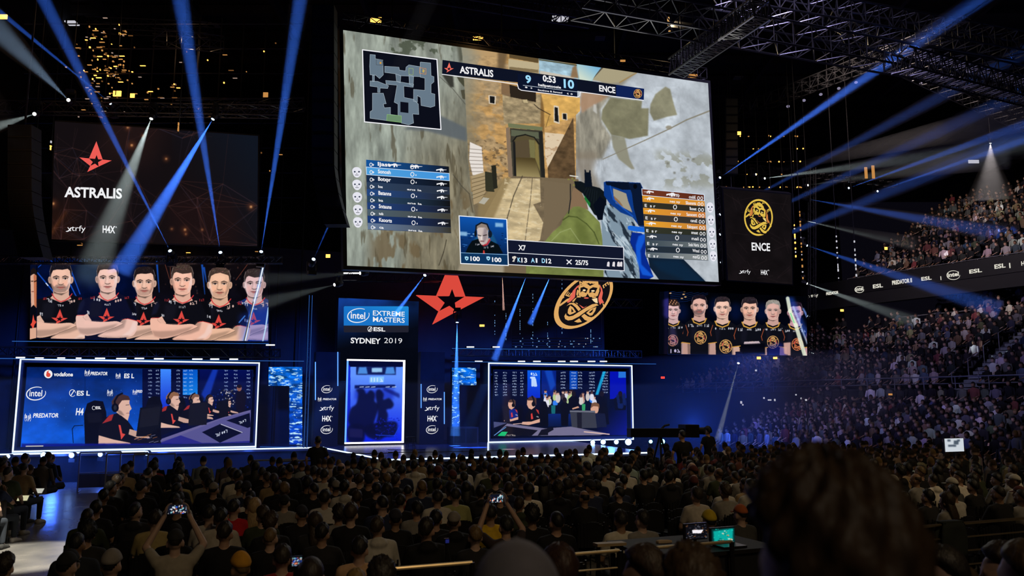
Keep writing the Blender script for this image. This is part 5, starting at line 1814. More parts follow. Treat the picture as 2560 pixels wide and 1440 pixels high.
c.poly([z9(80, 290), z9(140, 265), z9(240, 240), z9(220, 190), z9(90, 190)], (.16, .10, .08), .9)
for k in range(8):
    c.ell(*z9(95 + k * 18, 275 - (k % 3) * 28), 1.1, 1.8, (.85, .60, .45), .9)
c.poly([z9(120, 700), z9(200, 680), z9(260, 1000), z9(110, 1000)], (.45, .40, .75), .25, 3)
paint_scribble(c, *z9(120, 1120), 24, 8, (.85, .80, .95), .9, 6, -.1)
paint_goldplayer(c, *z9(1885, 555), 51, 75, (.55, .53, .50), .0, 1, (.78, .62, .58), (-10, 20))
paint_goldplayer(c, *z9(2270, 580), 50, 76, (.12, .08, .14), .3, 0, (.78, .58, .62), (30, 40), (1, .75, .8))
paint_goldplayer(c, *z9(1480, 540), 56, 74, (.15, .12, .14), .25, 2, (.84, .66, .58), (30, 100))
c.poly([z9(1380, 965), z9(1390, 930), z9(1640, 920), z9(1670, 960), z9(1600, 980), z9(1400, 985)], (.80, .72, .75), .95)
c.poly([z9(1330, 985), z9(1760, 965), z9(1760, 1160), z9(1330, 1160)], (.015, .02, .06), 1, 1)
paint_goldplayer(c, *z9(1010, 525), 55, 73, (.16, .13, .15), .2, 0, (.86, .70, .63), (45, 90))
paint_goldplayer(c, *z9(610, 480), 53, 72, (.08, .06, .10), .75, 1, (.80, .63, .58), (10, 0))
c.poly([z9(1800, 1000), z9(2050, 960), z9(2140, 1170), z9(1800, 1170)], (.06, .12, .60), .5, 5)
c.poly([z9(2080, 960), z9(2200, 950), z9(2200, 1180), z9(2090, 1150)], (.85, .66, .62), .9, 1)
c.poly([z9(2120, 170), z9(2250, 170), z9(2470, 700), z9(2490, 900), z9(2400, 800)], (.15, .35, .90), .45, 5)
c.line([z9(2140, 180), z9(2180, 400), z9(2280, 640), z9(2440, 1180)], 9, (.92, .95, .85), .85, 10, 1.5)
c.line([z9(2240, 330), z9(2320, 540), z9(2480, 960)], 5, (.8, .88, 1), .6, 4, 2)
c.line([z9(2190, 440), z9(2250, 600)], 2.5, (.3, .9, .5), .7)
c.line([z9(2410, 360), z9(2480, 500)], 4, (.5, .65, 1), .7, 6, 2)
c.build('screen_picture', rbn)
# curved edge of the same banner on its left
p0, p1 = RBN.pt(0, 0), RBN.pt(0, 1)
o_ = -E_ * .28 - N_ * .35
RT = Plane(p0 + o_, -o_, RBN.B)
c = Canvas(RT, 10, 120, (.01, .02, .06))
c.grad([(1660, 720), (1674, 720), (1674, 900), (1660, 900)], (.02, .04, .15), (.06, .05, .12), (1668, 730), (1668, 880))
c.poly([(1664, 752), (1673, 748), (1673, 800), (1665, 790)], (.20, .18, .50), .8, 1)
c.build('side_picture', rbn)


# ================================================================== THE REST OF THE STAGE SET
# ---- entrance portal with a blue screen, under the tall event sign
PB = 0.1
SG = Plane.stage(841, 749, 1044, 1108, PB)
sg = empty('event_sign', SG.pt(.5, 0), 'tall dark sign tower with a blue event logo plate above the bright doorway screen', 'sign')
casing(sg, SG, .5, .0, 'tower', 'setpanel')
c = Canvas(SG, 100, 180, (.02, .03, .07))
c.grad([(835, 745), (1050, 745), (1050, 880), (835, 880)], (.07, .22, .52), (.02, .035, .085), (900, 750), (930, 850))
c.tex([(835, 745), (1050, 745), (1050, 880), (835, 880)], 20, 20, .2, 50)
c.poly([(975, 752), (1046, 757), (1046, 770), (990, 762)], (.02, .03, .08), .8, 3)
c.grad([(835, 870), (1050, 870), (1050, 1115), (835, 1115)], (.018, .03, .075), (.01, .015, .035), (940, 870), (940, 1100))
c.build('tower_face', sg, .01)
mb = CM()
mb.poly(SG, [(861, 766), (1019, 766), (1021, 768), (1021, 814), (859, 814), (859, 768)], (.12, .55, .85), .03, (.10, .45, .78))
mb.poly(SG, [(859, 814), (1021, 814), (1021, 829), (1019, 831), (861, 831), (859, 829)], (.13, .13, .18), .03)
mb.build('logo_plate', sg)
mb = oval_word(MB(), SG, 895.5, 789, 27, 17, .045, 2.4)
mb.build('oval_logo', M['letter'], sg)
letters(sg, SG, [('EXTREME', 931.5, 1011, 788.5, 11.8, .012), ('MASTERS', 931.5, 1011, 804.3, 11.8, .012), ('ESL', 933, 962.5, 827.6, 9.2, .03), ('SYDNEY', 876, 951, 857.7, 13, .025), ('2019', 959.5, 1004.5, 857.7, 13, -.005)], 'letter', 'lettering', .045)
mb = ring_mark(MB(), SG, 924.5, 823, 5.5, 6, 1.3, .045, (0, .05), 0)
stroke(mb, SG, [(921, 828), (928, 818)], 2, .045)
stroke(mb, SG, [(924, 828.5), (929, 822)], 1, .045)
mb.build('disc_logo', M['letter'], sg)

PF = Plane.stage(865, 899, 1011, 1108.5, PB + .1)
pf = empty('doorway_screen', PF.pt(.5, 0), 'white framed doorway screen at centre stage showing blue silhouettes of players', 'screen')
a0, b_, z0 = st_of(PF.O)
a1, z1 = a0 + PF.A.length, z0 + PF.B.length
MB().sbox(a0, a1, b_ - .08, b_ + .03, z1 - .06, z1).build('frame_top', M['white_led'], pf)
MB().sbox(a0, a1, b_ - .08, b_ + .03, z0, z0 + .06).build('frame_bottom', M['white_led'], pf)
MB().sbox(a1 - .075, a1, b_ - .08, b_ + .03, z0 + .06, z1 - .06).build('frame_side', M['white_led'], pf)
MB().sbox(a0, a0 + .05, b_ - .08, b_ + .02, z0 + .06, z1 - .06).build('frame_side', M['strip_blue'], pf)
c = Canvas(PF, 150, 214, (.02, .08, .62))
z8 = lambda pts: [(640 + x / 2.77, 640 + y / 2.77) for x, y in pts]
c.grad(z8([(620, 700), (1030, 700), (1030, 1310), (620, 1310)]), (.38, .58, 1.0), (.04, .14, .90), (930, 940), (920, 1100))
c.poly(z8([(620, 716), (1030, 716), (1030, 768), (620, 768)]), (.02, .04, .20))
c.poly(z8([(620, 716), (655, 768), (655, 1290), (620, 1310)]), (.04, .12, .80), .9)
c.poly(z8([(700, 770), (975, 770), (975, 828), (700, 828)]), (.03, .06, .28), .9, .6)
for x in (745, 935):
    c.poly(z8([(x - 25, 775), (x + 25, 775), (x + 35, 822), (x - 35, 822)]), (.35, .65, 1), .8, 1.2)
c.poly(z8([(808, 780), (880, 780), (880, 810), (808, 810)]), (.65, .85, 1), .9, .6)
c.poly(z8([(795, 842), (893, 840), (890, 880), (792, 882)]), (.55, .80, 1), .9, .8)
paint_scribble(c, *z8([(800, 868)])[0], 30, 8, (.9, .95, 1), .8, 2)
c.poly(z8([(690, 900), (970, 896), (970, 918), (690, 924)]), (.03, .08, .35), 1, .6)
for x in (720, 760, 800, 900, 945):
    c.line(z8([(x, 908), (x + 26, 906)]), 1.6, (.85, .93, 1))
c.poly(z8([(690, 930), (960, 925), (960, 1000), (690, 1000)]), (.10, .20, .75), .8, 4)
K_ = (.015, .03, .20)
for pts in ([(660, 1070), (700, 1030), (715, 960), (700, 930), (750, 925), (770, 960), (800, 935), (830, 960), (828, 1010), (860, 1040), (840, 1110), (820, 1180), (830, 1240), (660, 1180)],
            [(835, 960), (860, 928), (890, 960), (888, 1000), (930, 990), (960, 1030), (945, 1060), (910, 1070), (920, 1110), (900, 1180), (840, 1180), (850, 1090)],
            [(770, 1180), (960, 1150), (985, 1200), (960, 1250), (900, 1260), (850, 1280), (770, 1250)], [(650, 1180), (750, 1180), (750, 1290), (650, 1290)]):
    c.poly(z8(pts), K_, .92, 1.6, True)
r = random.Random(9)
for i in range(70):
    x, y = r.uniform(830, 990), r.uniform(1120, 1270)
    c.ell(*z8([(x, y)])[0], r.uniform(1, 3), r.uniform(.8, 1.6), (.05, .12, r.uniform(.5, 1)), .7, .5)
c.line(z8([(835, 1240), (960, 1245), (990, 1190)]), 1.5, (.1, .3, 1), .8)
c.poly(z8([(650, 1200), (745, 1205), (745, 1265), (650, 1260)]), (.10, .10, .32), .8, 1)
c.poly(z8([(880, 930), (1000, 990), (1000, 960), (900, 915)]), (.02, .05, .4), .7, 2)
c.poly(z8([(620, 1290), (1030, 1290), (1030, 1312), (620, 1312)]), (.02, .03, .15))
c.build('screen_picture', pf, -.03)

# ---- the two sponsor columns beside the doorway
def column(x0, x1, shift, lab):
    P = Plane.stage(x0, 880, x1, 1108, .5)
    r_ = empty('sponsor_column', P.pt(.5, 0), lab, 'column')
    a_, b2, z_ = st_of(P.O)
    MB().sbox(a_, a_ + P.A.length, .02, .5, STAGE_Z + .006, z_ + P.B.length).build('body', M['drape'], r_)
    mb = MB()
    dx = shift
    oval_word(mb, P, 817 + dx, 973, 13, 9, .012)
    oval_word(mb, P, 816.7 + dx, 1074, 14.5, 10, .012)
    mb.build('oval_logo', M['letter'], r_)
    mb = claw_mark(MB(), P, 799 + dx, 998, 13, .012)
    write(mb, P, 'PREDATOR', 807 + dx, 841 + dx, 1000, 4.2, .03, .012, .15)
    mb.build('claw_logo', M['letter'], r_)
    xword(MB(), P, 799 + dx, 835 + dx, 1025, 11, .012).build('script_logo', M['letter'], r_)
    letters(r_, P, [('H4X', 805 + dx, 828 + dx, 1053, 13, .03), ('TM', 828.5 + dx, 831 + dx, 1043, 2.5, 0)], 'letter', 'lettering', .012)
    return P, r_


cl_, co1 = column(786, 847, 0, 'dark column with white sponsor logos left of the doorway screen')
cr_, co2 = column(1050, 1111, 263.3, 'dark column with white sponsor logos right of the doorway screen')
for P, r_, xs in ((cl_, co1, ((788, 905, 1000), (844, 880, 965))), (cr_, co2, ((1052, 960, 1020), (1110, 980, 1060)))):
    for x, y0, y1 in xs:
        MB().bar(P.at(x, y0, .04), P.at(x, y1, .04), .02, 5).build('edge_light', M['strip_blue'], r_)

# ---- blue night-sky LED panels
def nebula(pts, name, lab, seed):
    xs, ys = [p[0] for p in pts], [p[1] for p in pts]
    P = Plane.stage(min(xs) - 3, min(ys) - 3, max(xs) + 3, max(ys) + 3, -.6)
    r_ = empty('light_panel', P.pt(.5, 0), lab, 'panel')
    mb = MB()
    mb.prism([P.at(x, y, -.02) for x, y in pts], P.N * -.15)
    mb.build('panel_back', M['casing'], r_)
    nx, ny = len(range(min(xs), max(xs))), len(range(min(ys), max(ys)))
    c = Canvas(P, nx + 6, ny + 6, (.03, .25, .62))
    b = [(min(xs) - 3, min(ys) - 3), (max(xs) + 3, min(ys) - 3), (max(xs) + 3, max(ys) + 3), (min(xs) - 3, max(ys) + 3)]
    c.grad(b, (.04, .38, .78), (.03, .20, .62), (min(xs), min(ys)), (min(xs), max(ys)))
    c.tex(b, 30, 10, .8, seed, shear=.5)
    c.tex(b, 12, 3, 1.0, seed + 1, thr=.10, col=(.75, .92, 1), shear=.7)
    q = random.Random(seed)
    for i in range(60):
        c.ell(q.uniform(min(xs), max(xs)), q.uniform(min(ys), max(ys)), .8, .6, (.9, .97, 1), q.uniform(.4, 1))
    # keep only the L shape
    o = c.build('panel_picture', r_)
    m = np.zeros((c.h, c.w))
    k = c.mask(c.X(pts))
    m[k[0]] = k[1]
    me = o.data
    bm = bmesh.new()
    bm.from_mesh(me)
    fl = m.ravel()
    bm.verts.ensure_lookup_table()
    bmesh.ops.delete(bm, geom=[v for v in bm.verts if fl[v.index] < .5], context='VERTS')
    bm.to_mesh(me)
    bm.free()


nebula([(671, 917), (756, 917), (756, 1112), (723, 1112), (723, 965), (671, 965)], 'l', 'blue night sky LED panel left of the sponsor columns', 61)
nebula([(1130, 919), (1191, 919), (1191, 963), (1149, 963), (1149, 1070), (1130, 1070)], 'r', 'blue night sky LED panel right of the sponsor columns', 64)

# ---- loudspeaker box and stool on the deck
P = Plane.stage(1133, 1068, 1196, 1112, 1.0)
a_, b_, z_ = st_of(P.O)
bx = empty('subwoofer', P.pt(.5, 0), 'big black subwoofer box standing on deck beside the right booth', 'speaker')
MB().sbox(a_, a_ + P.A.length, .2, 1.0, STAGE_Z + .006, z_ + P.B.length).build('cabinet', M['setpanel'], bx)
MB().sbox(a_ + .06, a_ + P.A.length * .48, 1.0, 1.02, STAGE_Z + .06, z_ + P.B.length - .05).build('grille', M['black'], bx)
MB().sbox(a_ + P.A.length * .52, a_ + P.A.length - .06, 1.0, 1.02, STAGE_Z + .06, z_ + P.B.length - .05).build('grille', M['black'], bx)
p = at_z(1026, 1126, STAGE_Z) + UP * .006
stl = empty('stool', p, 'slim dark metal bar stool on deck near the doorway screen', 'stool')
for sx in (-1, 1):
    for sy in (-1, 1):
        MB().bar(p + E_ * .13 * sx + N_ * .13 * sy, p + E_ * .10 * sx + N_ * .10 * sy + UP * .42, .012, 5).build('leg', M['darksteel'], stl)
MB().box(p + UP * .44, E_ * .28, N_ * .28, UP * .04).build('seat', M['black'], stl)
MB().path([p + E_ * -.13 + N_ * .13 + UP * .15, p + E_ * .13 + N_ * .13 + UP * .15, p + E_ * .13 - N_ * .13 + UP * .15], .008, 4).build('footrest', M['darksteel'], stl)


# ---- hanging team signs
HS = Plane.stage(1042, 590, 1212, 812, 1.2)
ss = empty('hanging_sign', HS.at(1125, 740), 'giant red four-piece star sign hanging under the giant screen', 'sign')
for p in STAR:
    pts = [HS.at(1126 + x * 169, 741 + y * 172) for x, y in p]
    MB().prism(pts, HS.N * -.12).build('star_piece', M['star'], ss)
mb = MB()
for x, y in ((1128, 640), (1060, 737), (1190, 737)):
    p = HS.at(x, y, -.06)
    mb.bar(p, Vector((p.x, p.y, 11.2)), .008, 4)
mb.build('hanging_wire', M['darksteel'], ss)
BS = Plane.stage(1380, 660, 1545, 830, 1.4)
bs = empty('hanging_sign', BS.at(1460, 755), 'giant gold and black round badge sign with a bearded man, hanging', 'sign')
K0 = lambda x, y: (1380 + x / 9.6, 680 + y / 9.6)
KX = lambda u, v: K0(770 + u * 665 - v * 175, 680 - u * 165 + v * 660)
mb = MB()
mb.prism([BS.at(*KX(*q)) for q in ellpts(0, 0, .97, .97, 0, 48)], BS.N * -.15)
mb.build('disc', M['signblack'], bs)
mb = MB()
o_, i_ = ellpts(0, 0, 1, 1, 0, 48), ellpts(0, 0, .905, .905, 0, 48)
for k in range(48):
    j = (k + 1) % 48
    mb.hexa([BS.at(*KX(*o_[k]), -.15), BS.at(*KX(*o_[j]), -.15), BS.at(*KX(*i_[j]), -.15), BS.at(*KX(*i_[k]), -.15),
             BS.at(*KX(*o_[k]), .03), BS.at(*KX(*o_[j]), .03), BS.at(*KX(*i_[j]), .03), BS.at(*KX(*i_[k]), .03)])
mb.build('rim', M['gold'], bs)
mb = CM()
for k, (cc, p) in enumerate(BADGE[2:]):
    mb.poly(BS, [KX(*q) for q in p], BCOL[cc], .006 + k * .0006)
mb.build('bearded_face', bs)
mb = MB()
for x, y in ((1405, 730), (1515, 720)):
    p = BS.at(x, y, -.08)
    mb.bar(p, Vector((p.x, p.y, 11.4)), .008, 4)
mb.build('hanging_wire', M['darksteel'], bs)


# ================================================================== RIGGING
def truss(p0, p1, w, label, cat='truss', material='steel', n=None, group=None, r=.025, name='lighting_truss', hang=False):
    p0, p1 = Vector(p0), Vector(p1)
    d = (p1 - p0)
    L = d.length
    d.normalize()
    s = d.cross(UP) if abs(d.z) < .9 else d.cross(Vector((0, 1, 0)))
    s.normalize()
    t = s.cross(d).normalized()
    t_ = empty(name, (p0 + p1) / 2, label, cat, group)
    cs = []
    for sx, sy in ((-1, -1), (1, -1), (1, 1), (-1, 1)):
        o = s * sx * w / 2 + t * sy * w / 2
        MB().bar(p0 + o, p1 + o, r, 6).build('chord', M[material], t_)
        cs.append(o)
    n = n or max(3, int(L / w))
    mb = MB()
    for k in range(n):
        a, b = p0 + d * L * k / n, p0 + d * L * (k + 1) / n
        for i in range(4):
            o, q = cs[i], cs[(i + 1) % 4]
            if k % 2:
                o, q = q, o
            mb.bar(a + o, b + q, r * .55, 4, caps=False)
            mb.bar(b + cs[i], b + cs[(i + 1) % 4], r * .5, 4, caps=False)
    mb.build('bracing', M[material], t_)
    if hang:
        for k in (.15, .85):
            q = p0 + d * L * k + UP * w * .4
            MB().bar(q, (q.x, q.y, 24.05), .008, 4).build('drop_wire', M['darksteel'], t_)
    return t_


# stage trusses
truss(at_b(380, 92, -1), at_b(560, 112, -1), .5, 'short truss with warm lights high at upper left', hang=True)
truss(at_b(215, 62, -4), at_b(520, 75, -4), .5, 'dim truss near the roof at upper left, above the warm-lit truss', hang=True)
truss(at_b(440, 270, -2), at_b(760, 262, -2), .45, 'dark truss behind the blue beams at upper left', hang=True)
truss(at_y(-30, 650, 20.2 * DS), at_y(705, 650, 21.3 * DS), .22, 'long truss with moving lamps between dark left screen and banner screen')
truss(at_y(-10, 268, 20.0 * DS), at_y(700, 280, 21.2 * DS), .35, 'truss with moving lamps along the top of the dark left screen')
truss(at_b(850, 692, .3), at_b(1100, 694, .3), .35, 'blue lit truss right under the left end of the giant screen')
truss(at_b(-60, 878, -.4), at_b(700, 884, -.4), .3, 'long truss just above the left booth')
truss(at_b(1130, 880, -.4), at_b(1600, 886, -.4), .3, 'long truss just above the right booth')
truss(at_b(1130, 748, -2.2), at_b(1600, 760, -2.2), .4, 'dim truss behind the two hanging team signs')
a_, _, z_ = st_of(MS.pt(0, 1))
tp0, tp1 = MS.pt(.0, 1.05), MS.pt(1., 1.05)
truss(tp0 - MS.N * .25, tp1 - MS.N * .25, .42, 'black truss carrying the giant screen along its top edge', material='darksteel')
for u in (.12, .4, .72, .93):
    p = MS.pt(u, 1.07, -.25)
    o = MB().bar(p, (p.x, p.y, 24.05), .03, 6).build('hoist_chain', M['darksteel'])
    tag(o, 'dark hoist chain holding the giant screen, ' + {.12: 'nearest its left edge', .4: 'left of its middle', .72: 'right of its middle', .93: 'nearest its right edge'}[u], 'chain', 'hoist chains of the giant screen')
# scaffold tower beside the left sponsor column
for x, lab in ((763, 'tall slim blue lit truss tower left of the event sign'),):
    q0, q1 = at_b(x, 1122, .9), at_b(x, 738, .9)
    q1 = Vector((q0.x, q0.y, q1.z))
    q0.z = STAGE_Z
    t_ = truss(q0, q1, .11, lab, 'tower', 'steel', 34, r=.016, name='truss_tower')
    for s in (-1, 1):
        MB().bar(q0 + E_ * .055 * s + N_ * .08, q1 + E_ * .055 * s + N_ * .08, .008, 5).build('upright_glow', M['strip_dim'], t_)  # glowing bars put in for the blue light on the uprights
for k, (x, y0, y1) in enumerate(((1237, 742, 850), (1265, 780, 850), (1300, 765, 845), (1332, 730, 866), (1369, 800, 868), (1405, 690, 868), (1477, 815, 868))):
    r_ = random.Random(k)
    P0, P1 = at_b(x, y0, -2.0), at_b(x, y1, -2.0)
    t_ = empty('glint_string', P1, 'thin hanging string of blue diodes behind the hanging signs, ' + ('first', 'second', 'third', 'fourth', 'fifth', 'sixth', 'seventh')[k] + ' from the left', 'light string', 'hanging diode strings')
    MB().bar(P0 + UP * .3, P1, .006, 4).build('cord', M['darksteel'], t_)
    mb = MB()
    n = 16
    for i in range(n):
        if r_.random() < .75:
            z = P1 + (P0 - P1) * i / n
            mb.bar(z, z + UP * r_.uniform(.02, .09), .018, 4)
    mb.build('glints', M['cool_dim'], t_)  # emissive bars in place of light caught on steel chain

# roof trusses upper right
RT_ = [((1440, 2), (2620, 215), 15.0, .85, 'heavy roof truss running across the upper right'), ((1780, -20), (2640, 130), 16.5, .8, 'roof truss at upper right, next above the heavy one'),
       ((1690, 170), (1905, 20), 14.5, .6, 'short lattice truss slanting up beside the top right of the giant screen'), ((2060, 60), (2620, 330), 17.5, .8, 'far roof truss slanting down to the upper right stands'),
       ((1850, 280), (2420, 60), 18.5, .6, 'thin roof truss crossing behind the blue beam at upper right'), ((2250, 150), (2640, 250), 14.0, .7, 'nearer roof truss low at the right picture edge'),
       ((1000, -40), (1480, 40), 18.0, .7, 'roof truss above the middle of the giant screen')]
for (a, b, z, w, lab) in RT_:
    truss(at_z(*a, z), at_z(*b, z), w, lab, material='steel', group=None, r=.04, n=26)
# roof purlins
mb = MB()
for k in range(18):
    y = 12 + k * 3.2
    mb.box((8, y, 23.6), (90, 0, 0), (0, .25, 0), (0, 0, .5))
for k in range(16):
    x = -26 + k * 4.6
    mb.box((x, 34, 22.9), (.22, 0, 0), (0, 80, 0), (0, 0, .45))
o = mb.build('ceiling_purlins', M['roof'])
o['kind'] = 'structure'


# ---- line array loudspeakers
def line_array(pts, depth, w, label):
    depth, w = depth * DS, w * DS
    r_ = empty('line_array', at_y(*pts[0], depth), label, 'speaker')
    for k, ((x0, y0), (x1, y1)) in enumerate(zip(pts, pts[1:])):
        a, b = at_y(x0, y0, depth), at_y(x1, y1, depth)
        d = (b - a) * .94
        f = d.cross(Vector((1, 0, 0))).normalized()
        if f.y > 0:
            f = -f
        cab = MB().box((a + b) / 2, (w, 0, 0), f * .5, d).build('cabinet', M['black'], r_)
        MB().box((a + b) / 2 + f * .26, (w * .9, 0, 0), f * .02, d * .8).build('grille', M['casing'], cab)
    p = at_y(*pts[0], depth)
    MB().bar(p, (p.x, p.y, 24.05), .03, 6).build('hoist_chain', M['darksteel'], r_)
    return r_


line_array([(812, 20 + k * 40) if k < 11 else (812 + (k - 10) ** 1.6 * 3.4, 20 + k * 39) for k in range(15)], 19.0, .55, 'tall black line array speaker hanging left of the giant screen')
line_array([(62 + max(0, k - 5) ** 1.6 * 2.2, 318 + k * 33) for k in range(11)], 18.0, .55, 'black line array speaker hanging at the far left beside the dark screen')
line_array([(1826, 250 + k * 21) if k < 11 else (1826 + (k - 10) * 4, 250 + k * 21) for k in range(10)], 31.0, .5, 'black line array speaker hanging right of the giant screen')

# ---- LED battens
def batten(x0, x1, y, b, label, group=None, material='white_led'):
    p0, p1 = at_b(x0, y, b), at_b(x1, y, b)
    r_ = empty('led_batten', (p0 + p1) / 2, label, 'lamp', group)
    MB().box((p0 + p1) / 2 - N_ * .06, p1 - p0 + E_ * .06, N_ * .1, UP * .06).build('housing', M['black'], r_)
    MB().box((p0 + p1) / 2, p1 - p0, N_ * .03, UP * .045).build('diffuser', M[material], r_)


z5 = lambda x: x / 3.765
ORD = ['first', 'second', 'third', 'fourth', 'fifth', 'sixth', 'seventh', 'eighth', 'ninth', 'tenth', 'eleventh', 'twelfth', 'thirteenth', 'fourteenth', 'fifteenth', 'sixteenth', 'seventeenth', 'eighteenth', 'nineteenth', 'twentieth']
for k, (x0, x1, y) in enumerate(((150, 235, 132), (330, 410, 137), (540, 612, 137), (715, 765, 138), (895, 988, 139), (1095, 1190, 142), (1268, 1355, 140), (1450, 1540, 143), (1810, 1905, 146), (1980, 2062, 146), (2160, 2240, 147))):
    batten(z5(x0), z5(x1), 860 + z5(y) - 1, .1, 'short white LED batten over the left booth, ' + ORD[k] + ' from the left', 'LED battens over the left booth')
for k, (x0, x1) in enumerate(((540, 593), (850, 900), (960, 1012), (1138, 1190), (1225, 1280), (1352, 1405), (1440, 1490))):
    batten(1000 + x0 / 2.88, 1000 + x1 / 2.88, 903.5, .2, 'short white LED batten over the right booth, ' + ORD[k] + ' from the left', 'LED battens over the right booth')
batten(1167, 1185, 867.5, -.3, 'bright white LED batten below the red star sign, left one', 'LED battens below the star sign')
batten(1232, 1249, 867.5, -.3, 'bright white LED batten below the red star sign, right one', 'LED battens below the star sign')
batten(665, 687, 862.5, .2, 'bright white LED batten at the right end of the player banner')
batten(842, 902, 683, .4, 'long thin white LED batten below the left corner of giant screen')
for x0, y0, x1, y1, b, lab in ((-20, 896, 760, 903, .5, 'thin blue LED line running over the whole left booth'), (1130, 871, 1520, 876, -.2, 'thin blue LED line below the two hanging team signs'),
                               (1130, 904, 1640, 910, .3, 'thin blue LED line running over the right booth'), (30, 853, 672, 859, .3, 'thin blue LED line under the left player banner'), (650, 1117, 790, 1119, .72, 'thin blue LED line low between left booth and sponsor column')):
    p0, p1 = at_b(x0, y0, b), at_b(x1, y1, b)
    o = MB().bar(p0, p1, .012, 5).build('led_line', M['strip_dim'])
    tag(o, lab, 'light strip')


# ================================================================== MOVING LAMPS AND THEIR BEAMS IN THE HAZE
def haze_mat(name, dens):
    m, t, p, o = nt(name)
    t.nodes.remove(p)
    v = t.nodes.new('ShaderNodeVolumeScatter')
    v.inputs['Color'].default_value = (.95, .97, 1, 1)
    v.inputs['Density'].default_value = dens
    v.inputs['Anisotropy'].default_value = 0.0
    t.links.new(v.outputs[0], o.inputs['Volume'])
    m.cycles.homogeneous_volume = True
    return m


M['haze'] = haze_mat('stage_haze', 0.07)
BLU, WHT, BWH = (.045, .19, 1.0), (.82, .98, .94), (.45, .68, 1.0)
BEAM_K = 2.4 * DS


def moving_head(src, ds, dst, dd, wpx, col, power, label, lens='lens_b', falloff='Linear', hang_=False):
    """lamp at pixel src and distance ds; its beam passes dst at distance dd, wpx pixels wide there"""
    ds, dd = ds * DS, dd * DS
    P0, P1 = at_y(*src, ds), at_y(*dst, dd)
    d = (P1 - P0)
    L = d.length
    d.normalize()
    R = wpx / 2 * dd / FPX
    if d.z > .12:                      # rising beams run on up to the roof
        k_ = min(2.6, max(1.0, (23.6 - P0.z) / (d.z * L)))
        L, R = L * k_, R * k_
    r_ = empty('moving_head', P0, label, 'lamp')
    # head, yoke and base of the lamp
    MB().lathe(P0 - d * .34, d, [(0, .05), (.04, .10), (.22, .12), (.32, .085), (.335, .08)], 12).build('head', M['casing'], r_)
    MB().lathe(P0 - d * .006, d, [(0, .055), (.012, .055)], 14).build('lens', M[lens], r_)
    sd = d.cross(UP).normalized()
    up = UP if d.z < .25 else -UP
    b = P0 - d * .18
    mb = MB()
    for s in (-1, 1):
        mb.box(b + sd * .15 * s + up * .12, sd * .03, sd.cross(UP) * .08, UP * .30)
    mb.box(b + up * .27, sd * .33, sd.cross(UP) * .08, UP * .03)
    mb.build('yoke', M['casing'], r_)
    MB().box(b + up * .34, sd * .26, sd.cross(UP) * .2, UP * .12).build('base', M['casing'], r_)
    if hang_:
        MB().bar(b + UP * .4, (b.x, b.y, 24.05), .015, 5).build('drop_pole', M['darksteel'], r_)
    # the lit haze
    u = d.orthogonal().normalized()
    w = d.cross(u)
    n = 20
    mb = MB()
    S = P0 + d * .02
    rings = []
    for f in (0, 1):
        c_ = S + d * (L - .02) * f
        rad = .03 + (R * 1.12) * f
        rings.append([c_ + (u * math.cos(2 * PI * i / n) + w * math.sin(2 * PI * i / n)) * rad for i in range(n)])
    mb.loft(rings)
    mb.build('light_beam', M['haze'], r_)
    ld = bpy.data.lights.new('beam_source', 'SPOT')
    ld.color = col
    half = math.atan(R / L)
    ld.spot_size = max(math.radians(1.0), 2 * half)
    ld.spot_blend = 0.75
    ld.shadow_soft_size = 0.0
    # equal look for beams of any spread: thinner beams need more light
    ld.energy = power * (7.2 if col[0] < .2 else 1.6) * 200.0 / math.tan(half) * BEAM_K
    if falloff:
        ld.use_nodes = True
        t = ld.node_tree
        lf = t.nodes.new('ShaderNodeLightFalloff')
        lf.inputs['Strength'].default_value = 1.0 if falloff == 'Quadratic' else 0.12
        em = t.nodes['Emission']
        t.links.new(lf.outputs[falloff], em.inputs['Strength'])
    lo = bpy.data.objects.new('beam_source', ld)
    lo.rotation_euler = d.to_track_quat('-Z', 'Y').to_euler()
    lo.location = wm(r_).inverted() @ (P0 + d * .012)
    lo.parent = r_
    COL.objects.link(lo)
    return r_


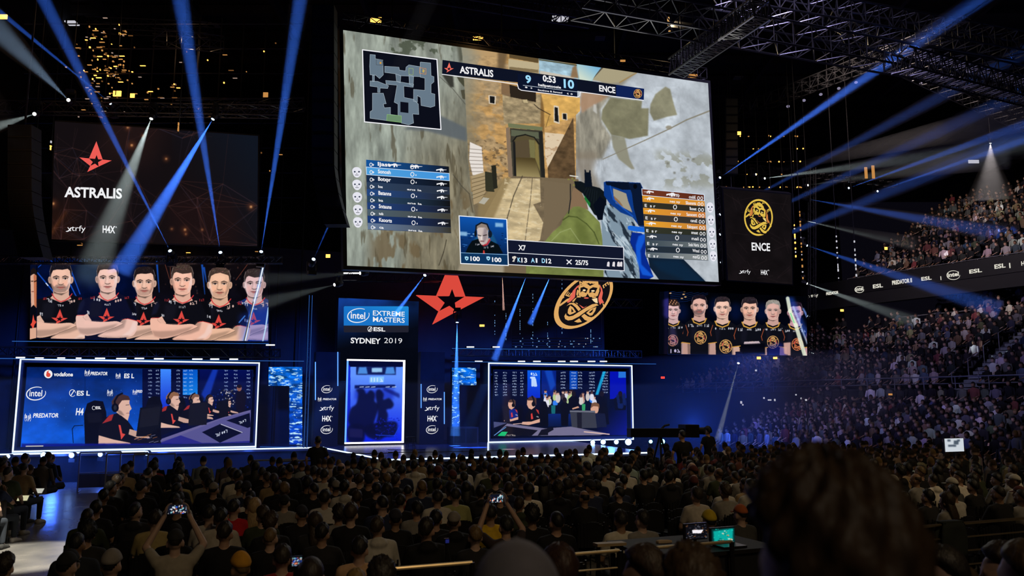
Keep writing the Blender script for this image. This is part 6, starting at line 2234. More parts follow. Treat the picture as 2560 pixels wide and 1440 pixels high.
MHL = [
    ((425, 627), 20.6, (95, -30), 14.5, 42, BLU, 1.0, 'moving lamp with blue beam rising left, under the dark left screen', 'lens_b', 'Linear'),
    ((551, 631), 20.9, (447, -30), 15.0, 52, BLU, 1.1, 'moving lamp with blue beam rising steeply, right of the rising left beam lamp', 'lens_b', 'Linear'),
    ((653, 629), 21.2, (755, -30), 15.5, 46, BLU, 1.1, 'moving lamp with blue beam rising right, by the dark left screen corner', 'lens_b', 'Linear'),
    ((171, 250), 20.0, (-60, 20), 14.5, 92, BWH, .9, 'moving lamp with broad pale blue beam at far upper left', 'lens_w', 'Linear'),
    ((277, 258), 20.5, (-30, 5), 17.0, 18, BLU, .7, 'moving lamp with thin blue beam to upper left, above the dark screen', 'lens_b', 'Linear'),
    ((86, 285), 19.6, (-40, 327), 17.0, 38, WHT, .9, 'moving lamp with short white beam leaving at the left picture edge', 'lens_w', 'Linear'),
    ((378, 297), 20.5, (238, 660), 19.0, 92, WHT, .8, 'moving lamp with white beam down over the dark left screen', 'lens_w', 'Quadratic'),
    ((532, 298), 20.8, (300, 680), 19.5, 62, BLU, 1.2, 'moving lamp with blue beam down left over the dark left screen', 'lens_b', 'Quadratic'),
    ((784, 648), 20.2, (1090, -40), 14.0, 44, BLU, .55, 'moving lamp with blue beam rising across the giant screen', 'lens_b', 'Linear'),
    ((836, 712), 22.0, (640, 762), 20.5, 46, WHT, .35, 'moving lamp with pale beam pointing left from the event sign', 'lens_w', 'Linear'),
    ((900, 683), 22.3, (640, 700), 20.5, 44, WHT, .16, 'moving lamp with faint pale beam left, under the giant screen corner', 'lens_w', 'Linear'),
    ((1062, 688), 22.6, (985, 790), 21.6, 14, BLU, .7, 'moving lamp with short blue beam down beside the red star', 'lens_b', 'Quadratic'),
    ((1143, 806), 25.0, (1138, 1090), 24.6, 30, (.05, .25, 1), .75, 'moving lamp with blue beam straight down under the red star', 'lens_b', 'Quadratic'),
    ((1316, 690), 25.6, (1236, 900), 24.6, 22, BLU, .9, 'moving lamp with blue beam slanting down between the hanging signs', 'lens_b', 'Quadratic'),
    ((1376, 690), 26.0, (1325, 810), 25.3, 18, BLU, .55, 'moving lamp with short blue beam left of the badge sign', 'lens_b', 'Quadratic'),
    ((1256, 690), 25.6, (1259, 775), 25.0, 8, (1, .55, .45), .9, 'moving lamp with thin reddish beam between the hanging signs', 'lens_w', 'Quadratic'),
    ((200, 560), 21.6, (-40, 215), 18.5, 46, BLU, .8, 'moving lamp with blue beam rising to the left picture edge', 'lens_b', 'Linear'),
    ((1800, 444), 30.0, (2490, -30), 19.5, 54, BLU, 1.7, 'moving lamp with strong blue beam rising right, behind giant screen edge', 'lens_b', 'Linear'),
    ((1800, 536), 30.4, (2560, 130), 24.0, 48, BLU, .28, 'moving lamp with faint blue beam rising over the small right screen', 'lens_b', 'Linear'),
    ((1800, 586), 30.6, (2560, 230), 24.0, 50, BLU, .28, 'moving lamp with faint blue beam just beneath the other faint one', 'lens_b', 'Linear'),
    ((1800, 655), 30.8, (2400, 405), 26.0, 46, BLU, .35, 'moving lamp with blue beam crossing the right screen above its sponsors', 'lens_b', 'Linear'),
    ((1890, 436), 33.0, (2640, 268), 26.0, 90, (.75, .85, 1), .22, 'moving lamp with wide faint white beam to the right, topmost', 'lens_w', 'Linear'),
    ((1912, 446), 33.2, (2660, 348), 24.0, 74, WHT, .45, 'moving lamp with short white beam right of the small right screen', 'lens_w', 'Quadratic'),
    ((2020, 463), 34.0, (2520, 390), 28.0, 60, WHT, .25, 'moving lamp with soft white beam above the blue pair on right', 'lens_w', 'Linear'),
    ((2021, 498), 34.2, (2600, 600), 36.0, 56, BLU, .45, 'moving lamp with blue beam onto the upper stand, highest of three', 'lens_b', 'Linear'),
    ((2013, 552), 34.2, (2290, 610), 36.0, 34, WHT, .4, 'moving lamp with white beam between two blue beams right of screen', 'lens_w', 'Quadratic'),
    ((2018, 614), 34.4, (2500, 775), 30.0, 56, BLU, .6, 'moving lamp with blue beam crossing the sponsor ribbon on right', 'lens_b', 'Linear'),
    ((2018, 709), 34.4, (2290, 805), 32.0, 38, WHT, .4, 'moving lamp with white beam just under the sponsor ribbon', 'lens_w', 'Quadratic'),
    ((2018, 790), 34.6, (2440, 960), 34.0, 34, (.10, .28, 1), .55, 'moving lamp with blue beam down into lower stand, by the right banner', 'lens_b', 'Linear'),
    ((2020, 880), 34.6, (2200, 925), 36.0, 20, WHT, .3, 'moving lamp with faint white beam at the banner lower corner', 'lens_w', 'Quadratic'),
    ((1846, 908), 30.0, (1794, 1098), 28.5, 18, (.85, .95, .88), 1.1, 'moving lamp with white beam straight down beneath the right banner', 'lens_w', 'Linear'),
    ((2122, 470), 36.0, (2620, 290), 27.0, 36, BLU, .6, 'moving lamp with blue beam rising right, left lamp of a pair', 'lens_b', 'Linear'),
    ((2194, 478), 36.0, (2620, 330), 28.0, 26, BLU, .6, 'moving lamp with blue beam rising right, right lamp of a pair', 'lens_b', 'Linear'),
    ((2476, 358), 38.0, (2476, 500), 38.5, 100, (1, .88, .85), .5, 'bright white ceiling spotlight shining down on the upper stand', 'lens_w', 'Quadratic'),
]
for a in MHL:
    moving_head(*a, hang_=a[0] in ((171, 250), (86, 285), (2476, 358), (277, 258)))

# short truss lengths that carry the lamps right of the screens
truss(at_y(2030, 420, 34.4 * DS), at_y(2030, 905, 34.6 * DS), .3, 'slim vertical truss with moving lamps between right banner and stands', 'truss', 'darksteel')
truss(at_y(1790, 425, 30.4 * DS), at_y(1800, 700, 31.0 * DS), .25, 'slim vertical truss behind the right edge of the giant screen', 'truss', 'darksteel')
truss(at_y(1860, 418, 33.5 * DS), at_y(2240, 462, 36.3 * DS), .3, 'dark truss with moving lamps above the small right screen', 'truss', 'darksteel')

# ---- scaffold high on the left; warm steel reflections made as glowing boxes
sc_ = empty('scaffold', at_b(330, 300, -2.4), 'dark scaffold wall with warm glinting lamps high on the left', 'scaffold')
mb1, mb2 = MB(), MB()
for k in range(13):
    x = 60 + k * 58
    p0, p1 = at_b(x, 640, -2.4), at_b(x, 40, -2.4)
    MB().bar(Vector((p0.x, p0.y, 0.0)), Vector((p0.x, p0.y, p1.z)), .03, 5).build('upright', M['darksteel'], sc_)
for k in range(9):
    y = 60 + k * 62
    MB().bar(at_b(60, y, -2.4), at_b(756, y, -2.4), .025, 5).build('ledger', M['darksteel'], sc_)
r = random.Random(21)
G1 = 'warm work lamps glinting on the scaffold'
def glint(px, py, b, w, h, material, label, group, cat='lamp', name='glow_box', plane='b'):
    P = at_b(px, py, b) if plane == 'b' else at_y(px, py, b * DS)
    k = (P - CAM).length / FPX
    o = MB().box((0, 0, 0), (w * k, 0, 0), (0, .05, 0), (0, 0, h * k)).build(name, M[material])
    o.location = P
    return tag(o, label, cat, group)


for i in range(190):
    if i < 130:
        x, y = r.gauss(262, 40), r.gauss(172, 55)
    elif i < 160:
        x, y = r.uniform(150, 700), r.uniform(100, 300)
    else:
        x, y = r.choice([(435, 215), (440, 225), (405, 240), (215, 95), (228, 98), (300, 82), (310, 84), (650, 385), (700, 390), (680, 430), (695, 450), (200, 610), (460, 615), (475, 630), (640, 625)])
        x += r.uniform(-6, 6)
        y += r.uniform(-6, 6)
    y = min(max(y, 45), 640)
    long_ = r.random() < .4
    glint(x, y, -2.25, r.uniform(4, 12) if long_ else r.uniform(1.2, 3.2), r.uniform(.8, 1.5) if long_ else r.uniform(1.2, 3.5), r.choice(['warm_dim', 'warm_faint', 'warm_lamp', 'warm_faint', 'pink_faint', 'warm_dim']),
          'small warm work lamp glinting among others on the dark left scaffold', G1)
for (x, y, w, h, m_, l) in ((293, 234, 17, 12, 'warm_lamp', 'largest warm lamp patch on the scaffold, above the dark left screen'), (331, 239, 9, 9, 'warm_lamp', 'second warm lamp patch on the scaffold, beside the largest one'),
                            (8, 42, 16, 9, 'warm_lamp', 'warm lamp at the upper left picture corner'), (940, 50, 26, 12, 'warm_lamp', 'orange lamp cluster on the roof left above the giant screen'),
                            (1195, 96, 24, 8, 'warm_lamp', 'orange lamp right above the giant screen top edge'), (664, 237, 11, 11, 'warm_dim', 'round amber lamp alone in the dark, left of the line array'),
                            (820, 640, 10, 8, 'warm_lamp', 'orange lamp beneath the tall line array'), (1205, 814, 12, 5, 'warm_lamp', 'orange lamp below the red star sign'),
                            (1732, 190, 22, 8, 'warm_dim', 'warm lamp at the top right corner of giant screen'), (1557, 152, 12, 4, 'warm_dim', 'small warm lamp pair over the giant screen'),
                            (1848, 333, 8, 8, 'warm_lamp', 'amber lamp right of the line array by the giant screen'), (2165, 432, 6, 26, 'warm_dim', 'left one of two upright yellow lamps above right stands'),
                            (2183, 430, 6, 30, 'warm_dim', 'right one of two upright yellow lamps above right stands'), (1897, 895, 9, 6, 'warm_lamp', 'orange lamp under the right banner, left of two'),
                            (1938, 895, 9, 5, 'warm_lamp', 'orange lamp under the right banner, right of two'), (1657, 944, 9, 5, 'red_dot', 'red lamp right of the right booth'),
                            (2434, 404, 22, 7, 'white_dim', 'pale exit light high above the right stands'), (2105, 776, 7, 5, 'warm_lamp', 'amber lamp above the lower stand by the ribbon'), (2215, 621, 6, 6, 'warm_lamp', 'amber light in the upper stand crowd')):
    if x < 720 and y < 400:
        glint(x, y, -2.25, w, h, m_, l, None)
    else:
        glint(x, y, 30 if x > 1760 or y > 600 and x > 1640 else (23.55 if x > 1640 else 22.5), w, h, m_, l, None, plane='y')
for i, (x0, y0, y1, n, m_) in enumerate(((828, 150, 470, 26, 'warm_dim'), (822, 270, 350, 10, 'cool_dim'), (1828, 470, 700, 16, 'cool_dim'), (1998, 520, 700, 14, 'warm_dim'), (2090, 590, 700, 9, 'white_dim'), (2135, 600, 690, 7, 'white_dim'),
                                    (1985, 560, 650, 10, 'warm_lamp'), (448, 310, 330, 3, 'warm_dim'), (88, 390, 440, 5, 'warm_lamp'), (130, 350, 375, 3, 'warm_lamp'), (86, 410, 450, 4, 'warm_dim'))):
    cb_d = (31 if x0 > 1500 else 20.5) * DS
    q0, q1 = at_y(x0, y0 - 8, cb_d), at_y(x0, y1 + 4, cb_d)
    tag(MB().bar((q0.x, q0.y, 24.05), (q0.x, q0.y, q1.z), .02, 5).build('rigging_cable', M['darksteel']), 'dark vertical rigging cable dotted with tiny pilot lights, ' + ORD[i] + ' in the hall', 'cable', 'rigging cables')
    for k in range(n):
        yy = y0 + (y1 - y0) * (k + r.random()) / n
        glint(1280 + q0.x / (q0.y * math.cos(PITCH) + (CAM_Z + (1000 - yy) / FPX * q0.y - CAM_Z) * math.sin(PITCH)) * FPX, yy, 30.97 if x0 > 1500 else 20.47, r.uniform(1.5, 3), r.uniform(2, 7), m_ if r.random() < .7 else 'white_dim', 'tiny pilot light glinting on the dark rigging between the screens', 'pilot lights on the rigging', name='glow_dot', plane='y')  # glowing dots stand in for light glinting off the steel
lg = empty('lamp_grid', at_y(1905, 340, 33 * DS), 'dark hanging grid of pipes with tiny warm lamps right of giant screen', 'scaffold')
for k in range(8):
    p0, p1 = at_y(1800 + k * 30, 335, 33.1 * DS), at_y(1800 + k * 30, 475, 33.1 * DS)
    MB().bar((p0.x, p0.y, 24.05), (p0.x, p0.y, p1.z), .02, 5).build('upright', M['darksteel'], lg)
for k in range(5):
    MB().bar(at_y(1800, 340 + k * 32, 33.1 * DS), at_y(2012, 340 + k * 32, 33.1 * DS), .018, 5).build('ledger', M['darksteel'], lg)
for i in range(46):
    x, y = r.uniform(1805, 2010), 340 + 32 * r.randrange(5) + r.uniform(-1, 1)
    glint(x, y, 33, r.uniform(1, 3), r.uniform(1, 3), r.choice(['warm_dim', 'warm_dim', 'warm_lamp']), 'tiny warm lamp glinting right of the giant screen top', 'warm lamps right of the giant screen', name='glow_dot', plane='y')
bg = empty('pipe_rack', at_y(1390, 868, 27 * DS), 'low dark pipe rack with tiny blue lights above the right booth', 'rack')
for k in range(4):
    MB().bar(at_y(1280, 846 + 7 * k, 27.08 * DS), at_y(1505, 846 + 7 * k, 27.08 * DS), .03, 5).build('pipe', M['darksteel'], bg)
for x in (1280, 1392, 1505):
    p = at_y(x, 842, 27.08 * DS)
    MB().bar((p.x, p.y, 10.5), at_y(x, 870, 27.08 * DS), .012, 5).build('drop_wire', M['darksteel'], bg)
for i in range(40):
    x, y = r.uniform(1285, 1500), 846 + 7 * r.randrange(4)
    glint(x, y, 27, r.uniform(1.2, 4), r.uniform(1, 2.5), r.choice(['cool_dim', 'cool_dim', 'white_dim']), 'tiny blue pilot light in the rigging above the right booth', 'blue pilot lights above the right booth', name='glow_dot', plane='y')  # small glowing boxes for the cluster of bright specks
for (x, y) in ((520, 62), (535, 64), (180, 58), (1393, 46), (1408, 48), (1500, 96), (1880, 265), (2245, 98), (1845, 195)):
    p = at_z(x, y, 22.6)
    o = MB().box((0, 0, 0), (.55, 0, 0), (0, .5, 0), (0, 0, .06)).build('ceiling_light', M['white_dim'] if y < 60 else M['rail'])
    o.location = p
    tag(o, 'small square roof fitting faintly lit among the dark roof trusses', 'lamp', 'roof fittings')

# ---- rows of glass dome house lamps under the roof
M['dome'] = mat('dome_glass', (.75, .72, .85), .15, 0, .1, 3)
M['dome'].node_tree.nodes['Principled BSDF'].inputs['Emission Color'].default_value = (.6, .55, .8, 1)
M['dome'].node_tree.nodes['Principled BSDF'].inputs['Emission Strength'].default_value = .35  # weak emission put in for the lavender sheen on the glass
G2 = 'dome house lamps under the roof'
for k, (x, y) in enumerate(((1970, 266), (2010, 251), (2052, 236), (2097, 221), (2140, 206), (2303, 209), (2330, 204), (2356, 195), (2380, 186), (2420, 178), (2448, 172), (2310, 176), (2325, 171), (2240, 140), (2246, 156))):
    p = at_y(x, y, 36 * DS)
    d_ = empty('dome_lamp', p, 'pale glass dome house lamp under the roof, ' + ORD[k] + ' from the left end of its line', 'lamp', G2)
    MB().sphere(p, .10, 12, 8, (1, 1, .8)).build('dome', M['dome'], d_, True)
    MB().bar(p + UP * .06, (p.x, p.y, 24.05), .012, 4).build('stem', M['darksteel'], d_)
# hanging loudspeaker frame at the top
p = at_y(1700, 70, 24 * DS)
hs = empty('hanging_speaker', p, 'dark flown speaker frame with a bright yellow bracket near the roof truss', 'speaker')
MB().box(p, (.9, .25, -.0), (0, .5, 0), (.25, 0, .25)).build('cabinet', M['casing'], hs)
MB().bar(p + Vector((-.42, 0, -.15)), p + Vector((-.46, 0, .45)), .05, 5).build('bracket', M['gold'], hs)  # brightness put in as sign face emission; the bracket is no lamp
MB().path([p + Vector((-.4, 0, -.1)), p + Vector((.1, 0, .4)), p + Vector((.25, 0, .7)), (p.x + .25, p.y, 23)], .02, 5).build('hanger', M['steel'], hs)
lamp('truss_work_light', 'POINT', at_y(1690, 60, 23.6 * DS), (0, 0, 0), 40, (1, .75, .4), shadow_soft_size=.05)
lamp('truss_work_light', 'POINT', at_y(2080, 115, 26.0 * DS), (0, 0, 0), 60, (1, .75, .4), shadow_soft_size=.05)
lamp('truss_work_light', 'POINT', at_y(480, 100, 24.0 * DS), (0, 0, 0), 25, (1, .6, .3), shadow_soft_size=.05)
lamp('truss_work_light', 'POINT', at_y(1210, 108, 20.4 * DS), (0, 0, 0), 18, (1, .55, .2), shadow_soft_size=.05)

# ---- footlights: bright floods along the stage front
def footlight(px, py, Y, label, group, m='foot', s=.13):
    P = at_y(px, py, Y * DS) if px > 1000 else at_b(px, py, 1.15)
    s *= DS
    r_ = empty('footlight', P, label, 'lamp', group)
    MB().lathe(P + Vector((0, .22, 0)), (0, -1, -.05), [(0, .05), (.03, s * .9), (.19, s), (.2, s * .95)], 12).build('can', M['casing'], r_)
    MB().lathe(P + Vector((0, .015, 0)), (0, -1, -.05), [(0, s * .78), (.012, s * .7)], 14).build('lens', M[m], r_)
    MB().box(P + Vector((0, .12, -s - .06)), (.2, 0, 0), (0, .16, 0), (0, 0, .12)).build('bracket', M['casing'], r_)


for k, (x, y, s) in enumerate(((20, 1141, .06), (60, 1141, .07), (108, 1138, .10), (178, 1138, .09), (250, 1136, .08), (366, 1133, .08))):
    footlight(x, y, 21.2 + k * .3, 'bright blue white footlight at the stage front under the left booth, ' + ORD[k] + ' from the left', 'footlights under the left booth', s=s)
for k, (x, y, s, m_) in enumerate(((1482, 1106, .09, 'foot'), (1508, 1105, .10, 'foot'), (1541, 1105, .09, 'foot'), (1571, 1105, .13, 'foot'), (1627, 1104, .07, 'foot_c'), (1656, 1104, .10, 'foot_c'))):
    footlight(x, y, 25.6, 'bright footlight on the deck by the right booth, ' + ORD[k] + ' from the left', 'footlights by the right booth', m_, s=s)


# ================================================================== HAZE OVER THE STAGE
M['haze_thin'] = haze_mat('stage_haze_thin', 0.006)
hz = MB().sbox(-5, 23.7, 1.2, 8.5, 0.05, 3.3).build('stage_haze', M['haze_thin'])
hz2 = MB().sbox(23.8, 33, -2.0, 8.0, 0.05, 4.6).build('stage_haze', haze_mat('stage_haze_blue', 0.016))
tag(hz2, 'blue haze hanging in the corner right of the right booth', 'haze', kind='stuff')
tag(hz, 'thin blue haze hanging in the air over the stage front', 'haze', kind='stuff')

# ================================================================== STANDS ON THE RIGHT
TU = Vector((.49, -.87, 0)).normalized()        # along the rows, towards the camera
TO = Vector((.87, .49, 0)).normalized()         # up the stand, away from the floor
EA, EB = Vector((9.1, 38.0, 0)), Vector((11.2, 53.2, 0))
EC = Vector((27.0, 42.2, 0)) - TU * 24.0


def t_at(P, px):
    """distance along a row from P to where it passes the pixel column px"""
    k = (px - 1280) / FPX / (math.cos(PITCH)) * 1.0
    return (k * P.y - P.x) / (TU.x - k * TU.y)


TIERS = []      # (name, row origin, first t, last t, floor z, back half of the colours)


def tier(name, E, rows, run, rise, z0, px0, label_mat):
    mb = MB()
    for k in range(rows):
        P = E + TO * (run * k)
        t0 = t_at(P, px0(k))
        t1 = t_at(P, 2680)
        z = z0 + rise * k
        c = P + TU * (t0 + t1) / 2 + TO * .1
        zb = max(0, z - 1.2)
        mb.box(Vector((c.x, c.y, (z + zb) / 2)), TU * (t1 - t0 + .6), TO * run, UP * (z - zb + .002 * k))
        TIERS.append((name, k, P, t0, t1, z))
    o = mb.build(name, M['concrete'])
    o['kind'] = 'structure'


tier('floor_tier_lower', EA, 12, .64, .143, .12, lambda k: 1775 + k * 21, 0)
tier('floor_tier_middle', EB, 18, .675, .333, 2.9, lambda k: (1690 + k * 31) if k < 13 else 2330 + (k - 13) * 8, 0)
tier('floor_tier_upper', EC, 16, .65, .39, 9.9, lambda k: 2120 + k * 18, 0)
# faces of the tiers
def fascia(name, E, px0, px1, off, z0, z1, material, th=.2):
    P = E + TO * off
    t0, t1 = t_at(P, px0), t_at(P, px1)
    c = P + TU * (t0 + t1) / 2
    o = MB().box(Vector((c.x, c.y, (z0 + z1) / 2)), TU * (t1 - t0), TO * th, UP * (z1 - z0)).build(name, M[material])
    o['kind'] = 'structure'
    return P, t0, t1


fascia('wall_tier_middle', EB, 1640, 2700, -.7, 0.5, 3.15, 'drape')
fascia('wall_tier_upper', EC, 1990, 2700, -.65, 8.6, 9.35, 'black')


def railing(E, px0, px1, off, z, hgt, label, posts=10, r=.03):
    P = E + TO * off
    t0, t1 = t_at(P, px0), t_at(P, px1)
    a, b = P + TU * t0 + UP * z, P + TU * t1 + UP * z
    r_ = empty('handrail', (a + b) / 2, label, 'railing')
    MB().bar(a + UP * hgt, b + UP * hgt, r, 6).build('top_rail', M['rail'], r_)
    MB().bar(a + UP * hgt * .5, b + UP * hgt * .5, r * .7, 6).build('mid_rail', M['rail'], r_)
    for k in range(posts):
        p = a + (b - a) * k / (posts - 1)
        MB().bar(p, p + UP * hgt, r * .8, 5).build('post', M['rail'], r_)


railing(EB, 1700, 2640, -.55, 3.13, .62, 'long grey railing along the front of the middle stand', 16)
railing(EB, 2220, 2660, 12.9 * .675 - .4, 2.9 + .333 * 12 + .02, .75, 'grey railing behind the middle stand rows, under the ribbon board', 8)
railing(EC, 2120, 2660, -.45, 9.92, .5, 'thin railing along the front of the upper stand', 10, .02)
# stair aisle in the middle stand
sa = empty('stair_aisle', EB + TU * 19.0 + UP * 2.9, 'pale stair aisle with handrails climbing through the middle stand', 'stairs')
mb = MB()
for k in range(22):
    p = EB + TU * 19.1 + TO * (.4 * k - .2) + UP * (2.96 + .2 * k)
    mb.box(p, TU * 1.1, TO * .42, UP * .14)
M['stairs'] = mat('painted_steps', (.22, .24, .27), .8)
mb.build('steps', M['stairs'], sa)
for s in (-.62, .62):
    for k in range(0, 12, 2):
        p = EB + TU * (19.1 + s) + TO * (.675 * k) + UP * (3.0 + .333 * k)
        MB().bar(p, p + UP * .95, .022, 5).build('post', M['rail'], sa)
        MB().bar(p + UP * .95, p + UP * 1.2 + TO * .62, .02, 5).build('handrail', M['rail'], sa)
# ribbon board
P = EC + TO * -.80
t0, t1 = t_at(P, 2000), t_at(P, 2680)
a = P + TU * t0
RB = Plane(Vector((a.x, a.y, 9.36)), TU * (t1 - t0), UP * .95)
rbd = empty('ribbon_board', RB.pt(.5, 0), 'dark LED ribbon board with white sponsor words below the upper stand', 'screen')
MB().box(RB.pt(.5, .5, -.06), RB.A, RB.N * .1, RB.B).build('board', M['casing'], rbd)
M['ribbon_letter'] = emis('ribbon_lettering', (.75, .72, .62), 1.0)
for t, x0, x1, y, cap, bd in (('xtrfy', 2022, 2046, 744, 7.5, .02), ('PREDATOR', 2066, 2097, 738, 6.5, .04), ('intel', 2140, 2159, 728, 9, .03), ('ESL', 2183, 2208, 721, 9, .03), ('PREDATOR II', 2231, 2281, 712, 9.5, .04),
                        ('ESL', 2304, 2330, 702, 8.5, .03), ('I', 2352, 2354, 700, 9, .02), ('intel', 2370, 2398, 693, 10, .03), ('ESL', 2424, 2456, 684, 9, .03), ('ESL', 2487, 2515, 672, 10, .03), ('I', 2524, 2527, 670, 12, .03), ('H4X', 2554, 2580, 664, 10, .03)):
    write(MB(), RB, t, x0, x1, y, cap, bd, .02).build('lettering', M['ribbon_letter'], rbd)
for (x, y, p_) in ((2149, 724, 9), (2384, 688, 13)):
    ring_mark(MB(), RB, x, y, p_ * 1.25, p_ * .85, 1.6, .02, (.9, 1.0), 0).build('oval_logo', M['ribbon_letter'], rbd)
# little lights on the wall between the stands
for i, (x, y, w, h) in enumerate(((1853, 1006, 4, 6), (1857, 1012, 3, 3), (1910, 995, 3, 4), (1924, 1000, 8, 3), (1937, 1000, 3, 5), (1990, 987, 3, 3), (2005, 996, 6, 4), (2015, 1000, 4, 4), (2151, 983, 6, 9), (2174, 990, 6, 3), (2226, 986, 8, 4),
                                  (2301, 989, 8, 8), (2404, 983, 8, 4), (2460, 968, 4, 8), (2496, 978, 3, 3), (1890, 926, 4, 4))):
    glint(x, y, 33 if x < 2200 else 29.5, w, h, 'warm_dim' if x > 2200 else 'white_dim', 'small doorway light on the dark wall between the lower and middle stands', 'doorway lights below the middle stand', name='wall_light', plane='y')

# ================================================================== THE CROWD
SHIRTS = [(.007, .007, .009)] * 11 + [(.018, .018, .022)] * 5 + [(.26, .25, .25)] * 3 + [(.52, .50, .48)] * 2 + [(.09, .09, .10)] * 3 + [(.02, .025, .05), (.05, .07, .13), (.14, .04, .04), (.13, .07, .05), (.06, .07, .05), (.20, .16, .10), (.04, .05, .07)]
SKINS = [(.50, .30, .21), (.55, .35, .26), (.42, .25, .17), (.60, .40, .31), (.25, .14, .09), (.36, .21, .13)]
HAIRS = [(.005, .004, .004)] * 8 + [(.012, .008, .005)] * 5 + [(.028, .016, .008)] * 3 + [(.12, .075, .03)]


def small_person():
    """seated figure, facing +y, for the far crowd: points, faces, colour slot of every point"""
    V, F, S = [], [], []

    def add(rings, slots):
        n = len(rings[0])
        b = len(V)
        for r_, s in zip(rings, slots):
            V.extend(r_)
            S.extend([s] * n if not isinstance(s, list) else s)
        for k in range(len(rings) - 1):
            for i in range(n):
                j = (i + 1) % n
                F.append((b + k * n + i, b + k * n + j, b + (k + 1) * n + j, b + (k + 1) * n + i))

    def ring(c, rx, ry, n=8):
        return [(c[0] + rx * math.cos(2 * PI * i / n), c[1] + ry * math.sin(2 * PI * i / n), c[2]) for i in range(n)]
    add([ring((0, -.02, .42), .17, .13), ring((0, -.02, .62), .16, .11), ring((0, 0, .85), .19, .12), ring((0, 0, 1.0), .205, .10), ring((0, 0, 1.06), .12, .08), ring((0, .01, 1.09), .055, .06)], [0] * 6)
    hs_ = []
    for j in range(7):
        t = PI * j / 6
        hs_.append([(.078 * math.sin(t) * math.cos(2 * PI * i / 8), .02 + .096 * math.sin(t) * math.sin(2 * PI * i / 8), 1.21 - .125 * math.cos(t)) for i in range(8)])
    add([ring((0, .01, 1.05), .05, .055)] + hs_, [1] + [[1 if (r_[i][1] > .03 and r_[i][2] < 1.27) or r_[i][2] < 1.15 else 2 for i in range(8)] for r_ in hs_])
    for s in (-1, 1):
        add([ring((s * .20, 0, 1.03), .05, .06, 5), ring((s * .25, .04, .80), .05, .055, 5), ring((s * .25, .07, .72), .045, .05, 5)], [0, 0, 0])
        add([ring((s * .24, .10, .74), .04, .04, 5), ring((s * .13, .33, .60), .035, .035, 5)], [1, 1])
        add([[(s * .1 + .08 * math.cos(2 * PI * i / 5), 0.0, .48 + .08 * math.sin(2 * PI * i / 5)) for i in range(5)], [(s * .12 + .07 * math.cos(2 * PI * i / 5), .42, .48 + .07 * math.sin(2 * PI * i / 5)) for i in range(5)]], [3, 3])
    return np.array(V), np.array(F), np.array(S)


CROWD = []      # (x, y, z, facing angle, scale, shirt, skin, hair)


def crowd_build():
    V, F, S = small_person()
    n, m = len(V), len(CROWD)
    A = np.array([[p[0], p[1], p[2], p[3], p[4]] for p in CROWD])
    c, s = np.cos(A[:, 3]), np.sin(A[:, 3])
    P = V[None] * A[:, 4][:, None, None]
    X = P[..., 0] * c[:, None] - P[..., 1] * s[:, None] + A[:, 0][:, None]
    Y = P[..., 0] * s[:, None] + P[..., 1] * c[:, None] + A[:, 1][:, None]
    Z = P[..., 2] + A[:, 2][:, None]
    co = np.stack([X, Y, Z], -1).reshape(-1, 3)
    pal = np.array([[p[5], p[6], p[7], (.012, .013, .02)] for p in CROWD])
    col = np.ones((m, n, 4), np.float32)
    col[..., :3] = pal[np.arange(m)[:, None], S[None]]
    f = (F[None] + (np.arange(m) * n)[:, None, None]).reshape(-1, 4)
    me = bpy.data.meshes.new('audience_crowd')
    me.vertices.add(len(co))
    me.vertices.foreach_set('co', co.astype(np.float32).ravel())
    me.loops.add(f.size)
    me.loops.foreach_set('vertex_index', f.astype(np.int32).ravel())
    me.polygons.add(len(f))
    me.polygons.foreach_set('loop_start', np.arange(0, f.size, 4, dtype=np.int32))
    me.polygons.foreach_set('use_smooth', np.ones(len(f), bool))
    a = me.attributes.new('Col', 'FLOAT_COLOR', 'POINT')
    a.data.foreach_set('color', col.ravel())
    me.update()
    me.validate()
    me.materials.append(attr_mat('crowd_cloth_and_skin'))
    o = bpy.data.objects.new('audience_crowd', me)
    COL.objects.link(o)
    tag(o, 'the dense crowd of seated spectators filling the far rows and the right stands', 'crowd', kind='stuff')
    return o


def rnd_person(x, y, z, ang, sc=None, bright=1.0):
    sh = random.choice(SHIRTS)
    sh = tuple(min(.7, c * bright * random.uniform(.8, 1.2)) for c in sh)
    CROWD.append((x, y, z, ang, sc or random.uniform(.94, 1.06), sh, random.choice(SKINS), random.choice(HAIRS)))


random.seed(11)
FACE_ST = math.atan2(.49, .87) + PI / 2 - .35       # stands look across the floor at the stage
for (nm, k, P, t0, t1, z) in TIERS:
    nseat = int((t1 - t0) / .49)
    for i in range(nseat):
        t = t0 + .3 + i * .49 + random.uniform(-.05, .05)
        px = 0
        if nm == 'floor_tier_middle':
            if 18.4 < t < 19.8 and k < 13:
                continue
            if k in (12,):
                continue
            if k > 12 and random.random() < .35:
                continue
            w = .10 + (.25 if k > 8 and t < 14 else 0)
        elif nm == 'floor_tier_lower':
            w = .06
        else:
            w = .10 if t > t0 + 1.5 else .4
        if random.random() < w:
            continue
        q = P + TU * t + TO * random.uniform(-.08, .08)
        stand = .42 if (nm == 'floor_tier_lower' and k == 11) else (.3 if random.random() < .02 else 0)
        rnd_person(q.x, q.y, z + stand, FACE_ST + random.uniform(-.3, .3), bright=1.35)


# ================================================================== PEOPLE
M['skin'] = objcol_mat('skin', .55, 30, .10, spec=.35)
M['hair'] = objcol_mat('hair', .55, 60, .55, (1, 1, .35), spec=.4, bump=.5)
M['cloth'] = objcol_mat('cloth', .85, 22, .18, bump=.15)


